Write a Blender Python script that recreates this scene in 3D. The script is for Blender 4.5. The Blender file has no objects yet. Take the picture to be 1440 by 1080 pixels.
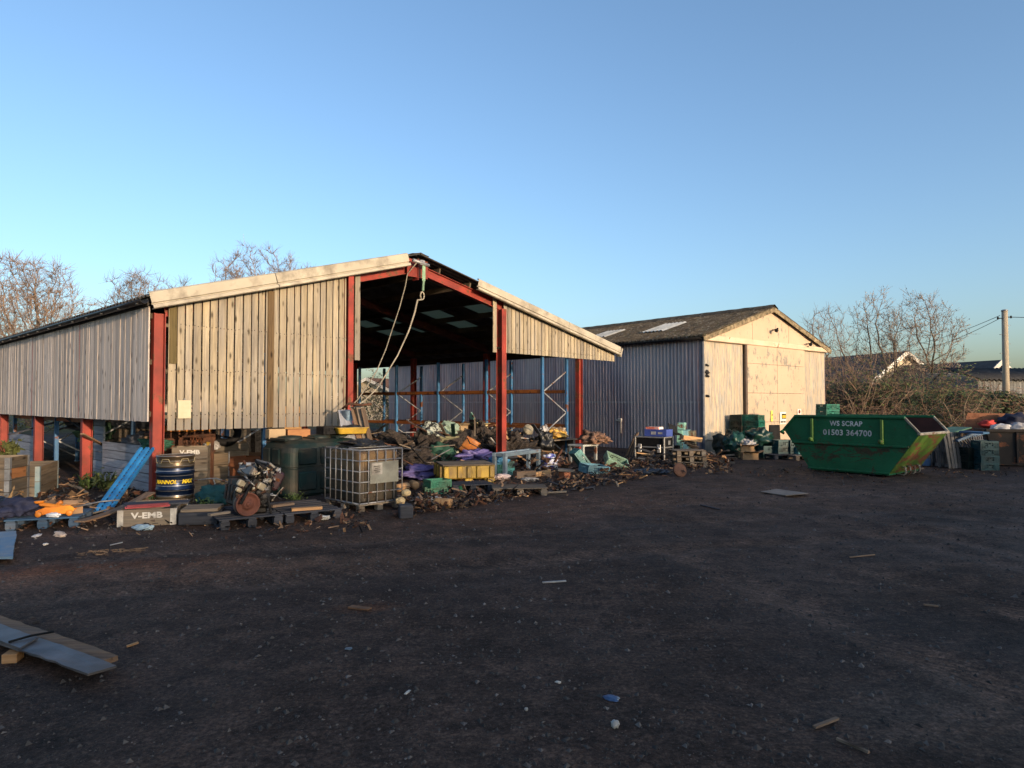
import bpy, bmesh, math, random
from math import sin, cos, pi, radians, sqrt, atan2, tan
from mathutils import Vector, Matrix, Euler, noise as mnoise
C = bpy.context
col = C.scene.collection
rnd = random.Random(7)

# ------------------------------------------------------------------ camera
F = 940.0; CAMH = 1.7; PITCH = math.atan(26/F)
cd = bpy.data.cameras.new("camera"); cam = bpy.data.objects.new("camera", cd); col.objects.link(cam)
cd.sensor_width = 36; cd.lens = 36*F/1440; cd.clip_end = 2000; cd.clip_start = .05
cam.location = (0, 0, CAMH); cam.rotation_euler = (pi/2+PITCH, 0, 0)
C.scene.camera = cam

# ------------------------------------------------------------------ sky and sun
SUN_AZ, SUN_EL = radians(141), radians(8.0)          # azimuth clockwise from +Y
w = bpy.data.worlds.new("World"); C.scene.world = w; w.use_nodes = True
nt = w.node_tree; bg = nt.nodes["Background"]
sky = nt.nodes.new("ShaderNodeTexSky"); sky.sky_type = 'NISHITA'; sky.sun_disc = False
sky.sun_elevation = SUN_EL; sky.sun_rotation = SUN_AZ
sky.altitude = 0; sky.air_density = 0.9; sky.dust_density = 2.6; sky.ozone_density = 2.35
nt.links.new(sky.outputs[0], bg.inputs[0]); bg.inputs[1].default_value = 0.15
sd = bpy.data.lights.new("sun", 'SUN'); sun = bpy.data.objects.new("sun", sd); col.objects.link(sun)
sd.energy = 2.15; sd.angle = radians(.55); sd.color = (1.0, .735, .49)
sdir = Vector((sin(SUN_AZ)*cos(SUN_EL), cos(SUN_AZ)*cos(SUN_EL), sin(SUN_EL)))
sun.rotation_euler = sdir.to_track_quat('Z', 'Y').to_euler()
sun.location = sdir*60
vs = C.scene.view_settings; vs.view_transform = 'Standard'; vs.look = 'None'; vs.gamma = 1; vs.exposure = 1.27
C.scene.cycles.max_bounces = 6; C.scene.cycles.diffuse_bounces = 3; C.scene.cycles.transparent_max_bounces = 8
C.scene.cycles.use_denoising = True

# ------------------------------------------------------------------ measuring helpers
def ray(px, py):
    x = (px-720)/F; z = -(py-540)/F
    return Vector((x, cos(PITCH)-z*sin(PITCH), sin(PITCH)+z*cos(PITCH)))
def at(px, py, z=0.0):                 # ground point seen at a picture position
    d = ray(px, py); k = (z-CAMH)/d.z
    return Vector((d.x*k, d.y*k, z))
def far(px, depth, z=0.0):
    return Vector(((px-720)/F*depth, depth, z))
A = atan2(.7355, .6775)                # yaw of the barn
B0 = at(222, 705)
U = Vector((cos(A), sin(A), 0)); W = Vector((-sin(A), cos(A), 0))
def bl(s, d, z=0.0): return B0+U*s+W*d+Vector((0, 0, z))

# ------------------------------------------------------------------ mesh builder
class MB:
    def __init__(s): s.v = []; s.f = []; s.t = []; s.sm = []; s.mi = []
    def add(s, vs, fs, M=None, tone=None, sm=False, mi=0):
        o = len(s.v); t = rnd.random() if tone is None else tone
        s.v += [tuple(M @ Vector(p)) for p in vs] if M is not None else [tuple(p) for p in vs]
        for f in fs:
            s.f.append([i+o for i in f]); s.t.append(t); s.sm.append(sm); s.mi.append(mi)
        return s
    def box(s, c, sz, rot=(0, 0, 0), ch=0.0, tone=None, mi=0):
        M = Matrix.Translation(c) @ (rot if isinstance(rot, Matrix) else Euler(rot).to_matrix().to_4x4())
        x, y, z = sz[0]/2, sz[1]/2, sz[2]/2
        if ch <= 0 or ch*2.2 > min(sz):
            v = [(a*x, b*y, c_*z) for a in (-1, 1) for b in (-1, 1) for c_ in (-1, 1)]
            f = [(0, 1, 3, 2), (4, 6, 7, 5), (0, 4, 5, 1), (2, 3, 7, 6), (0, 2, 6, 4), (1, 5, 7, 3)]
            return s.add(v, f, M, tone, False, mi)
        v = []; idx = {}
        for a in (-1, 1):
            for b in (-1, 1):
                for c_ in (-1, 1):
                    for ax in range(3):
                        p = [a*(x-ch), b*(y-ch), c_*(z-ch)]
                        p[ax] = (a*x, b*y, c_*z)[ax]
                        idx[(a, b, c_, ax)] = len(v); v.append(p)
        f = []
        for ax in range(3):
            o1, o2 = (ax+1) % 3, (ax+2) % 3
            for sg in (-1, 1):
                q = []
                for (i, j) in ((-1, -1), (1, -1), (1, 1), (-1, 1)):
                    k = [0, 0, 0]; k[ax] = sg; k[o1] = i; k[o2] = j; q.append(idx[(*k, ax)])
                f.append(q if sg > 0 else q[::-1])
            for i in (-1, 1):
                for j in (-1, 1):
                    k0 = [0, 0, 0]; k0[o1] = i; k0[o2] = j; k1 = list(k0); k0[ax] = -1; k1[ax] = 1
                    q = [idx[(*k0, o1)], idx[(*k1, o1)], idx[(*k1, o2)], idx[(*k0, o2)]]
                    f.append(q if i*j < 0 else q[::-1])
        for a in (-1, 1):
            for b in (-1, 1):
                for c_ in (-1, 1):
                    q = [idx[(a, b, c_, k)] for k in range(3)]
                    f.append(q if a*b*c_ > 0 else q[::-1])
        return s.add(v, f, M, tone, False, mi)
    def bar(s, p0, p1, wd, h, up=(0, 0, 1), ch=0.0, tone=None, mi=0):
        p0 = Vector(p0); p1 = Vector(p1); d = p1-p0; L = d.length
        if L < 1e-6: return s
        x = d/L; u = Vector(up)
        if abs(x.dot(u)) > .98: u = Vector((1, 0, 0))
        y = u.cross(x).normalized(); z = x.cross(y)
        M = Matrix((x, y, z)).transposed().to_4x4()
        return s.box((p0+p1)/2, (L, wd, h), M, ch, tone, mi)
    def tube(s, pts, r, n=6, tone=None, cap=True, sm=True, mi=0):
        pts = [Vector(p) for p in pts]; m = len(pts); v = []; f = []
        rs = r if isinstance(r, (list, tuple)) else [r]*m
        ref = None
        for i, p in enumerate(pts):
            d = (pts[min(i+1, m-1)]-pts[max(i-1, 0)])
            d = d.normalized() if d.length > 1e-9 else Vector((0, 0, 1))
            if ref is None: ref = Vector((0, 0, 1)) if abs(d.z) < .9 else Vector((1, 0, 0))
            a = (ref-d*ref.dot(d))
            a = a.normalized() if a.length > 1e-6 else d.orthogonal().normalized()
            ref = a; b = d.cross(a)
            for k in range(n):
                t = 2*pi*k/n; v.append(p+(a*cos(t)+b*sin(t))*rs[i])
        for i in range(m-1):
            for k in range(n):
                f.append((i*n+k, i*n+(k+1) % n, (i+1)*n+(k+1) % n, (i+1)*n+k))
        if cap:
            f.append(tuple(range(n))[::-1]); f.append(tuple((m-1)*n+k for k in range(n)))
        return s.add(v, f, None, tone, sm, mi)
    def lathe(s, prof, n=24, M=None, tone=None, sm=True, mi=0, cap=True):
        v = []; f = []; m = len(prof)
        for (r, z) in prof:
            for k in range(n): v.append((r*cos(2*pi*k/n), r*sin(2*pi*k/n), z))
        for i in range(m-1):
            for k in range(n): f.append((i*n+k, i*n+(k+1) % n, (i+1)*n+(k+1) % n, (i+1)*n+k))
        if cap:
            f.append(tuple(range(n))[::-1]); f.append(tuple((m-1)*n+k for k in range(n)))
        return s.add(v, f, M, tone, sm, mi)
    def prism(s, poly, y0, y1, M=None, tone=None, mi=0):   # poly in (x, z), extruded along y
        n = len(poly); v = [(x, y0, z) for x, z in poly]+[(x, y1, z) for x, z in poly]
        f = [tuple(range(n)), tuple(range(n, 2*n))[::-1]]+[((i+1) % n, i, n+i, n+(i+1) % n) for i in range(n)]
        return s.add(v, f, M, tone, False, mi)
    def blob(s, c, sz, seed=0, sub=3, amp=.3, fr=1.5, M=None, flat=None, tone=None, sm=True, mi=0):
        bm = bmesh.new(); bmesh.ops.create_icosphere(bm, subdivisions=sub, radius=1)
        v = []; o = Vector((seed*7.3, seed*3.1, seed*1.7))
        for q in bm.verts:
            p = q.co; k = 1+amp*mnoise.noise(p*fr+o)+amp*.5*mnoise.noise(p*fr*2.7+o)
            z = p.z*k*sz[2]
            if flat is not None: z = max(z, -flat*sz[2])
            v.append((c[0]+p.x*k*sz[0], c[1]+p.y*k*sz[1], c[2]+z))
        f = [[w_.index for w_ in q.verts] for q in bm.faces]; bm.free()
        return s.add(v, f, M, tone, sm, mi)
    def sheet(s, fn, nu, nv, tone=None, sm=True, mi=0):    # fn(u,v)->xyz, u,v in 0..1
        v = [fn(i/nu, j/nv) for j in range(nv+1) for i in range(nu+1)]
        f = [(j*(nu+1)+i, j*(nu+1)+i+1, (j+1)*(nu+1)+i+1, (j+1)*(nu+1)+i) for j in range(nv) for i in range(nu)]
        return s.add(v, f, None, tone, sm, mi)
    def mesh(s, name, mats):
        me = bpy.data.meshes.new(name); me.from_pydata(s.v, [], s.f)
        for m in (mats if isinstance(mats, (list, tuple)) else [mats]): me.materials.append(m)
        a = me.attributes.new("tone", 'FLOAT', 'FACE'); a.data.foreach_set("value", s.t)
        me.polygons.foreach_set("use_smooth", s.sm); me.polygons.foreach_set("material_index", s.mi)
        me.update(); return me
    def build(s, name, mats, parent=None, loc=(0, 0, 0), rot=(0, 0, 0), label=None):
        o = bpy.data.objects.new(name, s.mesh(name, mats)); col.objects.link(o)
        o.location = loc; o.rotation_euler = rot
        if parent is not None: o.parent = parent
        if label: o["label"] = label
        return o

def tag(o, label=None, cat=None, group=None, kind=None):
    if label: o["label"] = label
    if cat: o["category"] = cat
    if group: o["group"] = group
    if kind: o["kind"] = kind
    return o
def thing(name, label, cat, loc=(0, 0, 0), rz=0.0, group=None, rot=None):
    o = bpy.data.objects.new(name, None); col.objects.link(o); o.empty_display_size = .2
    o.location = loc; o.rotation_euler = rot if rot else (0, 0, rz)
    return tag(o, label, cat, group)
def one(name, label, cat, mb, m, loc=(0, 0, 0), rz=0.0, group=None, rot=None):
    return tag(mb.build(name, m, None, loc, rot if rot else (0, 0, rz)), label, cat, group)
def kids(o): return [c for c in bpy.data.objects if c.parent == o]
def dup(o, loc, rz=0.0, label=None, group=None, rot=None, parent=None, scale=None):
    c = o.copy(); col.objects.link(c)
    if parent is not None: c.parent = parent
    else:
        c.location = loc; c.rotation_euler = rot if rot else (0, 0, rz)
        if scale: c.scale = scale
        if label: c["label"] = label
        if group: c["group"] = group
    for ch in kids(o): dup(ch, None, parent=c)
    return c
def text_geo(s, size, extrude=.004, shear=0.0, spacing=1.0, bold=0.0):
    cu = bpy.data.curves.new("t", 'FONT'); cu.body = s; cu.size = size; cu.extrude = extrude
    cu.shear = shear; cu.space_character = spacing; cu.align_x = 'CENTER'; cu.align_y = 'CENTER'; cu.offset = bold
    cu.resolution_u = 3
    o = bpy.data.objects.new("t", cu); col.objects.link(o)
    dg = C.evaluated_depsgraph_get(); me = bpy.data.meshes.new_from_object(o.evaluated_get(dg))
    v = [tuple(p.co) for p in me.vertices]; f = [tuple(p.vertices) for p in me.polygons]
    bpy.data.objects.remove(o); bpy.data.curves.remove(cu); bpy.data.meshes.remove(me)
    return v, f
def text_on(mb, s, size, M, sx=1.0, **k):      # lettering standing in the local xz plane, facing -y
    v, f = text_geo(s, size, **k)
    mb.add([(x*sx, -z, y) for x, y, z in v], f, M, .5)

# ------------------------------------------------------------------ materials
def lin(r, g, b):
    return tuple(((c/255)/12.92 if c/255 <= .04045 else ((c/255+.055)/1.055)**2.4) for c in (r, g, b))
def mul(c, k): return tuple(x*k for x in c[:3])
class NT:
    def __init__(s, m): s.t = m.node_tree; s.n = s.t.nodes; s.l = s.t.links
    def new(s, typ, **kw):
        n = s.n.new("ShaderNode"+typ)
        for k, v in kw.items(): setattr(n, k, v)
        return n
    def link(s, a, b): s.l.new(a, b)
    def vec(s, stretch=(1, 1, 1), rand=True):
        tc = s.new("TexCoord"); mp = s.new("Mapping"); mp.inputs["Scale"].default_value = stretch
        s.link(tc.outputs["Object"], mp.inputs[0])
        if rand:
            oi = s.new("ObjectInfo"); mm = s.new("Math", operation='MULTIPLY'); mm.inputs[1].default_value = 31.0
            s.link(oi.outputs["Random"], mm.inputs[0]); s.link(mm.outputs[0], mp.inputs["Location"])
        return mp.outputs[0]
    def noise(s, vec, scale, detail=4, rough=.55, out=0, dist=0.0):
        n = s.new("TexNoise"); n.inputs["Scale"].default_value = scale; n.inputs["Detail"].default_value = detail
        n.inputs["Roughness"].default_value = rough; n.inputs["Distortion"].default_value = dist
        s.link(vec, n.inputs["Vector"]); return n.outputs[out]
    def ramp(s, fac, stops, interp='LINEAR'):
        r = s.new("ValToRGB"); e = r.color_ramp.elements; r.color_ramp.interpolation = interp
        while len(e) < len(stops): e.new(.5)
        for i, (p, c) in enumerate(stops):
            e[i].position = p; e[i].color = (*c[:3], 1) if isinstance(c, (tuple, list)) else (c, c, c, 1)
        s.link(fac, r.inputs[0]); return r.outputs[0]
    def mix(s, fac, a, b, mode='MIX'):
        m = s.new("Mix", data_type='RGBA', blend_type=mode)
        for inp, val in ((m.inputs[0], fac), (m.inputs[6], a), (m.inputs[7], b)):
            if isinstance(val, (int, float)): inp.default_value = val
            elif isinstance(val, (tuple, list)): inp.default_value = (*val[:3], 1)
            else: s.link(val, inp)
        return m.outputs[2]
    def math(s, op, a, b=0.0):
        m = s.new("Math", operation=op)
        for inp, val in ((m.inputs[0], a), (m.inputs[1], b)):
            if isinstance(val, (int, float)): inp.default_value = val
            else: s.link(val, inp)
        return m.outputs[0]
    def tone(s):
        a = s.new("Attribute"); a.attribute_name = "tone"; return a.outputs["Fac"]
MATS = {}
def base(name):
    m = bpy.data.materials.new(name); m.use_nodes = True; n = NT(m)
    return m, n, m.node_tree.nodes["Principled BSDF"]
def mat(name, c, c2=None, rough=.7, metal=0.0, scale=4, detail=5, stretch=(1, 1, 1), tone=.25, var=(.35, .68), rust=0.0,
        rcol=(.09, .032, .014), rscale=3.0, rstretch=None, bump=.25, bscale=60, bdist=.01, spec=.4, rand=.15, alpha=None, trans=0.0, dirt=0.0):
    if name in MATS: return MATS[name]
    m, n, p = base(name); v = n.vec(stretch)
    cc = n.ramp(n.noise(v, scale, detail), [(var[0], c2 or mul(c, .62)), (var[1], c)])
    t = n.math('ADD', n.math('MULTIPLY', n.tone(), 2*tone), 1-tone)
    oi = n.new("ObjectInfo"); t = n.math('MULTIPLY', t, n.math('ADD', n.math('MULTIPLY', oi.outputs["Random"], 2*rand), 1-rand))
    cm = n.new("CombineColor")
    for i in range(3): n.link(t, cm.inputs[i])
    cc = n.mix(1.0, cc, cm.outputs[0], 'MULTIPLY')
    rg = rough
    if dirt:
        dm = n.ramp(n.noise(n.vec(), 2.3, 6, .65), [(.5-dirt*.25, 0.0), (.78-dirt*.25, 1.0)])
        cc = n.mix(n.math('MULTIPLY', dm, .75), cc, (.06, .045, .032))
    if rust:
        v2 = n.vec(rstretch or stretch)
        rm = n.ramp(n.noise(v2, rscale, 8, .68), [(.66-rust*.4, 0.0), (.70-rust*.36, 1.0)])
        rc = n.ramp(n.noise(v2, rscale*6, 4), [(.35, rcol), (.7, mul(rcol, 2.1))])
        cc = n.mix(rm, cc, rc)
    n.link(cc, p.inputs["Base Color"])
    p.inputs["Roughness"].default_value = rough; p.inputs["Metallic"].default_value = metal
    p.inputs["Specular IOR Level"].default_value = spec
    if trans: p.inputs["Transmission Weight"].default_value = trans
    if bump:
        b = n.new("Bump"); b.inputs["Strength"].default_value = bump; b.inputs["Distance"].default_value = bdist
        n.link(n.noise(v, bscale, 4, .6), b.inputs["Height"]); n.link(b.outputs[0], p.inputs["Normal"])
    MATS[name] = m; return m

def wood(name, c, c2, grey=None, axis='z', tone=.28, greyamt=.5, knots=True, scale=1.0, stain=0.0, stc=(.05, .042, .04), foot=None):
    """weathered boards; grain runs along axis"""
    if name in MATS: return MATS[name]
    m, n, p = base(name)
    st = {'x': (.06, 1, 1), 'y': (1, .06, 1), 'z': (1, 1, .06)}[axis]
    v0 = n.vec(); t = n.tone()
    v = n.vec(st); off = n.new("VectorMath", operation='ADD')
    cx = n.new("CombineXYZ"); tm = n.math('MULTIPLY', t, 53.0)
    for i in range(3): n.link(tm, cx.inputs[i])
    n.link(v, off.inputs[0]); n.link(cx.outputs[0], off.inputs[1]); vv = off.outputs[0]
    g = n.noise(vv, 26*scale, 6, .65, dist=.6)
    cc = n.ramp(g, [(.3, c2), (.62, c)])
    if grey:
        gm = n.ramp(n.noise(vv, 5*scale, 5, .6), [(.5-greyamt*.3, 0.0), (.75-greyamt*.2, 1.0)])
        cc = n.mix(n.math('MULTIPLY', gm, .85), cc, n.ramp(g, [(.3, mul(grey, .6)), (.65, grey)]))
    if knots:
        k0 = {'x': (.35, 1, 1), 'y': (1, .35, 1), 'z': (1, 1, .35)}[axis]
        off2 = n.new("VectorMath", operation='ADD'); n.link(n.vec(k0), off2.inputs[0]); n.link(cx.outputs[0], off2.inputs[1])
        vo = n.new("TexVoronoi"); vo.inputs["Scale"].default_value = 7*scale; n.link(off2.outputs[0], vo.inputs["Vector"])
        km = n.ramp(vo.outputs["Distance"], [(.07, 1.0), (.21, 0.0)])
        cc = n.mix(n.math('MULTIPLY', km, .9), cc, mul(c2, .22))
    k = n.math('ADD', n.math('MULTIPLY', t, 2*tone), 1-tone)
    cm = n.new("CombineColor")
    for i in range(3): n.link(k, cm.inputs[i])
    cc = n.mix(1.0, cc, cm.outputs[0], 'MULTIPLY')
    if stain:
        sm_ = n.ramp(n.noise(n.vec({'x': (.25, 1, 1), 'y': (1, .25, 1), 'z': (1, 1, .25)}[axis]), 1.3, 6, .65), [(.52, 0.0), (.7, 1.0)])
        cc = n.mix(n.math('MULTIPLY', sm_, stain), cc, stc)
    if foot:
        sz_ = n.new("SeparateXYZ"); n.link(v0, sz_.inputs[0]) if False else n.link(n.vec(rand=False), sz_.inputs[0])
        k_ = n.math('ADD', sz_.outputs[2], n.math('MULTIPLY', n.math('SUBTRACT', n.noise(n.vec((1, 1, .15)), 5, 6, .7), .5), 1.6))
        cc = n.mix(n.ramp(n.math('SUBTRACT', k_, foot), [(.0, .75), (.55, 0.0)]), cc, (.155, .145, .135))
    n.link(cc, p.inputs["Base Color"]); p.inputs["Roughness"].default_value = .85; p.inputs["Specular IOR Level"].default_value = .2
    b = n.new("Bump"); b.inputs["Strength"].default_value = .35; b.inputs["Distance"].default_value = .008
    n.link(g, b.inputs["Height"]); n.link(b.outputs[0], p.inputs["Normal"])
    MATS[name] = m; return m

M_red = mat("red_oxide_paint", (.31, .040, .025), (.15, .022, .015), rough=.6, rust=.24, rscale=3.0, scale=2.0, bump=.12, tone=.1)
M_blue = mat("blue_steel_paint", (.045, .17, .36), (.03, .095, .2), rough=.5, rust=.2, scale=3, bump=.1, tone=.12)
M_orange = mat("orange_steel_paint", (.42, .15, .03), (.22, .07, .02), rough=.55, rust=.4, scale=3, bump=.1)
M_zinc = mat("galvanised_steel", (.34, .35, .35), (.2, .2, .21), rough=.5, metal=.5, rust=.18, scale=6, bump=.1)
M_alu = mat("aluminium_edge", (.6, .6, .58), (.38, .38, .37), rough=.4, metal=.7, bump=.05)
M_rust = mat("rusty_iron", (.11, .045, .022), (.045, .022, .015), rough=.9, scale=7, bump=.5)
M_dark = mat("dark_greasy_metal", (.035, .033, .032), (.014, .013, .013), rough=.5, metal=.5, rust=.25, scale=9, bump=.4)
M_black = mat("black_plastic", (.014, .014, .015), (.008, .008, .009), rough=.75, spec=.2, bump=.1)
M_white = mat("white_plastic", (.66, .65, .6), (.42, .4, .36), rough=.5, bump=.1, dirt=.4)
M_card = mat("brown_cardboard", (.36, .22, .12), (.25, .15, .08), rough=.9, bump=.1, dirt=.3)
M_brick = mat("orange_brick", (.36, .13, .06), (.22, .08, .04), rough=.95, bump=.5)
M_green = mat("green_crate_plastic", (.012, .17, .115), (.008, .10, .07), rough=.45, bump=.08, dirt=.25)
M_dkgreen = mat("dark_green_plastic", (.006, .022, .020), (.004, .013, .012), rough=.5, bump=.1, dirt=.22, spec=.25)
M_aqua = mat("aqua_plastic", (.1, .36, .34), (.06, .22, .22), rough=.5, bump=.1, dirt=.45)
M_mint = mat("mint_paint", (.25, .5, .4), (.17, .36, .3), rough=.5, rust=.22, bump=.1)
M_purple = mat("purple_sheeting", (.13, .105, .27), (.06, .05, .15), rough=.5, bump=.3, bscale=14, bdist=.03)
M_tarp = mat("grey_tarpaulin", (.12, .12, .135), (.05, .052, .06), rough=.6, bump=.3, bscale=12, bdist=.03)
M_bagw = mat("white_sacking", (.50, .49, .48), (.32, .32, .33), rough=.7, bump=.4, bscale=16, bdist=.03, dirt=.3)
M_bagk = mat("black_sacking", (.02, .021, .023), (.009, .009, .01), rough=.35, bump=.5, bscale=16, bdist=.03)
M_yellow = mat("yellow_plastic", (.5, .33, .03), (.3, .18, .02), rough=.5, scale=3, bump=.12, dirt=.5)
M_orangep = mat("orange_plastic", (.55, .2, .04), (.34, .11, .025), rough=.5, bump=.1, dirt=.35)
M_safety = mat("orange_enamel", (.62, .22, .015), (.4, .12, .01), rough=.5, bump=.05)
M_slate = mat("slate_blue_paint", (.16, .22, .27), (.1, .14, .18), rough=.5, rust=.15, bump=.1)
M_rope = mat("hemp_rope", (.36, .32, .25), (.2, .18, .14), rough=.95, bump=.6, bscale=120)
M_stone = mat("pebble_stone", (.11, .1, .095), (.035, .032, .032), rough=.9, tone=.7, bump=.3)
M_leaf = mat("green_leaf", (.07, .11, .025), (.03, .055, .014), rough=.7, tone=.5, bump=0)
M_letter = mat("white_lettering", (.68, .68, .66), (.45, .45, .43), rough=.7, rust=0, bump=0, dirt=.12)
M_letterf = mat("faded_lettering", (.46, .45, .42), (.33, .31, .28), rough=.85, bump=0, var=(.34, .5), scale=34, tone=0)
M_ylet = mat("yellow_lettering", (.7, .5, .02), (.6, .4, .02), rough=.5, bump=0)
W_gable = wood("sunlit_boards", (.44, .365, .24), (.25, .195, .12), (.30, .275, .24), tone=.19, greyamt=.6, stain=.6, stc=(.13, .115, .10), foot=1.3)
W_side = wood("silver_boards", (.6, .51, .43), (.32, .27, .225), (.56, .5, .455), tone=.22, greyamt=.6, stain=.25)
W_collar = wood("collar_boards", (.21, .155, .10), (.10, .07, .046), (.17, .155, .13), axis='x', tone=.3, stain=.5)
W_pallet = wood("pallet_boards", (.2, .15, .10), (.09, .068, .048), (.2, .185, .165), axis='x', tone=.35, stain=.6)
W_new = wood("fresh_timber", (.46, .28, .14), (.28, .15, .07), None, axis='x', tone=.3, greyamt=0)
W_scrap = wood("scrap_timber", (.24, .14, .075), (.1, .058, .034), (.17, .14, .115), axis='x', tone=.45, stain=.4)
W_greyp = wood("grey_painted_planks", (.29, .31, .35), (.16, .17, .2), (.35, .36, .39), axis='x', tone=.2, knots=False, stain=.5)
W_bluep = wood("blue_pallet_boards", (.035, .10, .19), (.02, .05, .095), (.09, .1, .12), axis='x', tone=.3, knots=False, stain=.6)
W_darkp = wood("tarred_pallet_boards", (.04, .045, .055), (.018, .02, .026), (.05, .055, .07), axis='x', tone=.3, knots=False, stain=.6)
# ------------------------------------------------------------------ ground
def smooth(a, b, x):
    t = max(0, min(1, (x-a)/(b-a))); return t*t*(3-2*t)
RUTS = [((5.5, 1.5), (3.2, 7), (2.2, 13), (1.5, 18)), ((-9, 6.3), (-4, 7.2), (2, 9.6), (9, 11.5)), ((9, 3), (6.5, 7.5), (6.2, 12), (7.5, 20))]
def bez(c, t):
    a = (1-t); return (a**3*c[0][0]+3*a*a*t*c[1][0]+3*a*t*t*c[2][0]+t**3*c[3][0], a**3*c[0][1]+3*a*a*t*c[1][1]+3*a*t*t*c[2][1]+t**3*c[3][1])
RP = [[bez(c, i/60) for i in range(61)] for c in RUTS]
def gh(x, y):
    if abs(x) > 30 or y < -10 or y > 45: return 0.0
    v = Vector((x, y, 0))
    h = .028*mnoise.noise(v*.45)+.014*mnoise.noise(v*1.7+Vector((9, 3, 1)))+.006*mnoise.noise(v*5.1)
    h += .004*mnoise.noise(v*11)
    for pts in RP:
        best = min(((x-q[0])**2+(y-q[1])**2) for q in pts[::2])
        if best < 4:
            d = min(sqrt((x-q[0])**2+(y-q[1])**2) for q in pts)
            for o in (0.0, 1.55):
                e = abs(d-o); h -= .016*max(0, 1-(e/.22)**2)
                h += .008*max(0, 1-((e-.32)/.14)**2)
    return h
def coords(lo, hi, fine0, fine1, st):
    c = [fine0+i*st for i in range(int((fine1-fine0)/st)+1)]
    s = st
    while c[-1] < hi: s *= 1.22; c.append(c[-1]+s)
    s = st
    while c[0] > lo: s *= 1.22; c.insert(0, c[0]-s)
    return c
gx = coords(-500, 500, -11, 15, .11); gy = coords(-300, 900, .8, 19, .11)
mb = MB(); nx = len(gx)
gv = [(x, y, gh(x, y)) for y in gy for x in gx]
gf = [(j*nx+i, j*nx+i+1, (j+1)*nx+i+1, (j+1)*nx+i) for j in range(len(gy)-1) for i in range(nx-1)]
mb.add(gv, gf, None, .5, True)
m, n, p = base("packed_dirt")
v = n.vec(rand=False); v2 = n.vec((1, 2.2, 1), rand=False)
big = n.noise(v2, .22, 6, .6, dist=.4); mid = n.noise(v, 1.1, 7, .65, dist=.3); fine = n.noise(v, 34, 6, .7); cl = n.noise(v, 9, 5, .65)
K_ = (1.0, .81, .69)
def br(x): return tuple(x*k for k in K_)
c0 = n.ramp(mid, [(.3, br(.030)), (.5, br(.050)), (.7, br(.074))])
c0 = n.mix(n.ramp(big, [(.52, 0.0), (.68, .6)]), c0, n.ramp(mid, [(.3, (.066, .047, .035)), (.7, (.12, .09, .068))]))
c0 = n.mix(n.ramp(cl, [(.54, 0.0), (.63, .75)]), c0, br(.019))
def patch(cx, cy, rx, ry, rot, colr, amt):
    global c0
    mp = n.new("Mapping", vector_type='TEXTURE'); mp.inputs["Location"].default_value = (cx, cy, 0); mp.inputs["Rotation"].default_value = (0, 0, rot); mp.inputs["Scale"].default_value = (rx, ry, 1)
    n.link(v, mp.inputs[0]); L_ = n.new("VectorMath", operation='LENGTH'); n.link(mp.outputs[0], L_.inputs[0])
    k = n.math('ADD', L_.outputs["Value"], n.math('MULTIPLY', n.math('SUBTRACT', n.noise(v, 1.5, 7, .7), .5), 2.2))
    c0 = n.mix(n.ramp(k, [(.35, amt), (1.1, 0.0)]), c0, colr)
for (px, py, rx, ry, rot, colr, amt) in ((110, 805, 2.6, .55, .12, (.17, .085, .045), .9), (330, 800, 3.6, .5, .3, (.13, .095, .07), .8), (800, 715, 4.5, 1.5, .55, (.12, .08, .056), .75),
        (1180, 690, 7, 2.5, .1, (.105, .078, .06), .6), (1330, 900, 2.6, 1.0, .5, (.022, .02, .02), .7), (560, 830, 2.2, .6, .2, (.028, .024, .023), .6), (250, 980, 1.2, .6, .4, (.026, .022, .02), .6), (1385, 1000, 1.1, .8, .1, (.10, .095, .085), .4), (520, 853, .35, .18, 0, (.10, .055, .03), .7)):
    q_ = at(px, py); patch(q_.x, q_.y, rx, ry, rot, colr, amt)
c0 = n.mix(n.ramp(n.noise(n.vec((1, 3.5, 1), rand=False), .9, 7, .7), [(.5, 0.0), (.66, .5)]), c0, (.10, .078, .062))
ra = n.new("Attribute"); ra.attribute_name = "rut"
wv = n.new("TexWave"); wv.wave_type = 'BANDS'; wv.bands_direction = 'DIAGONAL'; wv.inputs["Scale"].default_value = 5.5; wv.inputs["Distortion"].default_value = 6.0; wv.inputs["Detail"].default_value = 3; n.link(v, wv.inputs["Vector"])
rk = n.math('MULTIPLY', ra.outputs["Fac"], n.math('MULTIPLY', n.ramp(wv.outputs["Fac"], [(.35, .25), (.6, 1.0)]), n.ramp(mid, [(.36, .1), (.58, .85)])))
c0 = n.mix(rk, c0, (.115, .092, .074))
c0 = n.mix(1.0, c0, n.ramp(n.noise(v, 3.6, 6, .7, dist=.5), [(.34, .55), (.5, 1.0), (.64, 1.5)]), 'MULTIPLY')
g2 = n.noise(v, 85, 5, .75)
c0 = n.mix(1.0, c0, n.ramp(fine, [(.34, .35), (.5, .95), (.66, 1.9)]), 'MULTIPLY')
c0 = n.mix(1.0, c0, n.ramp(g2, [(.36, .7), (.5, 1.0), (.66, 1.45)]), 'MULTIPLY')
for sc, th, cc_, pr in ((46, .2, (.2, .185, .17), .80), (17, .11, (.27, .25, .225), .88), (110, .26, (.15, .14, .13), .6)):
    vo = n.new("TexVoronoi"); vo.inputs["Scale"].default_value = sc; n.link(v, vo.inputs["Vector"])
    sp = n.new("SeparateColor"); n.link(vo.outputs["Color"], sp.inputs[0])
    mk = n.math('MULTIPLY', n.math('LESS_THAN', vo.outputs["Distance"], th), n.math('GREATER_THAN', sp.outputs[0], pr))
    c0 = n.mix(n.math('MULTIPLY', mk, .8), c0, n.mix(sp.outputs[1], cc_, mul(cc_, .35)))
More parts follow.
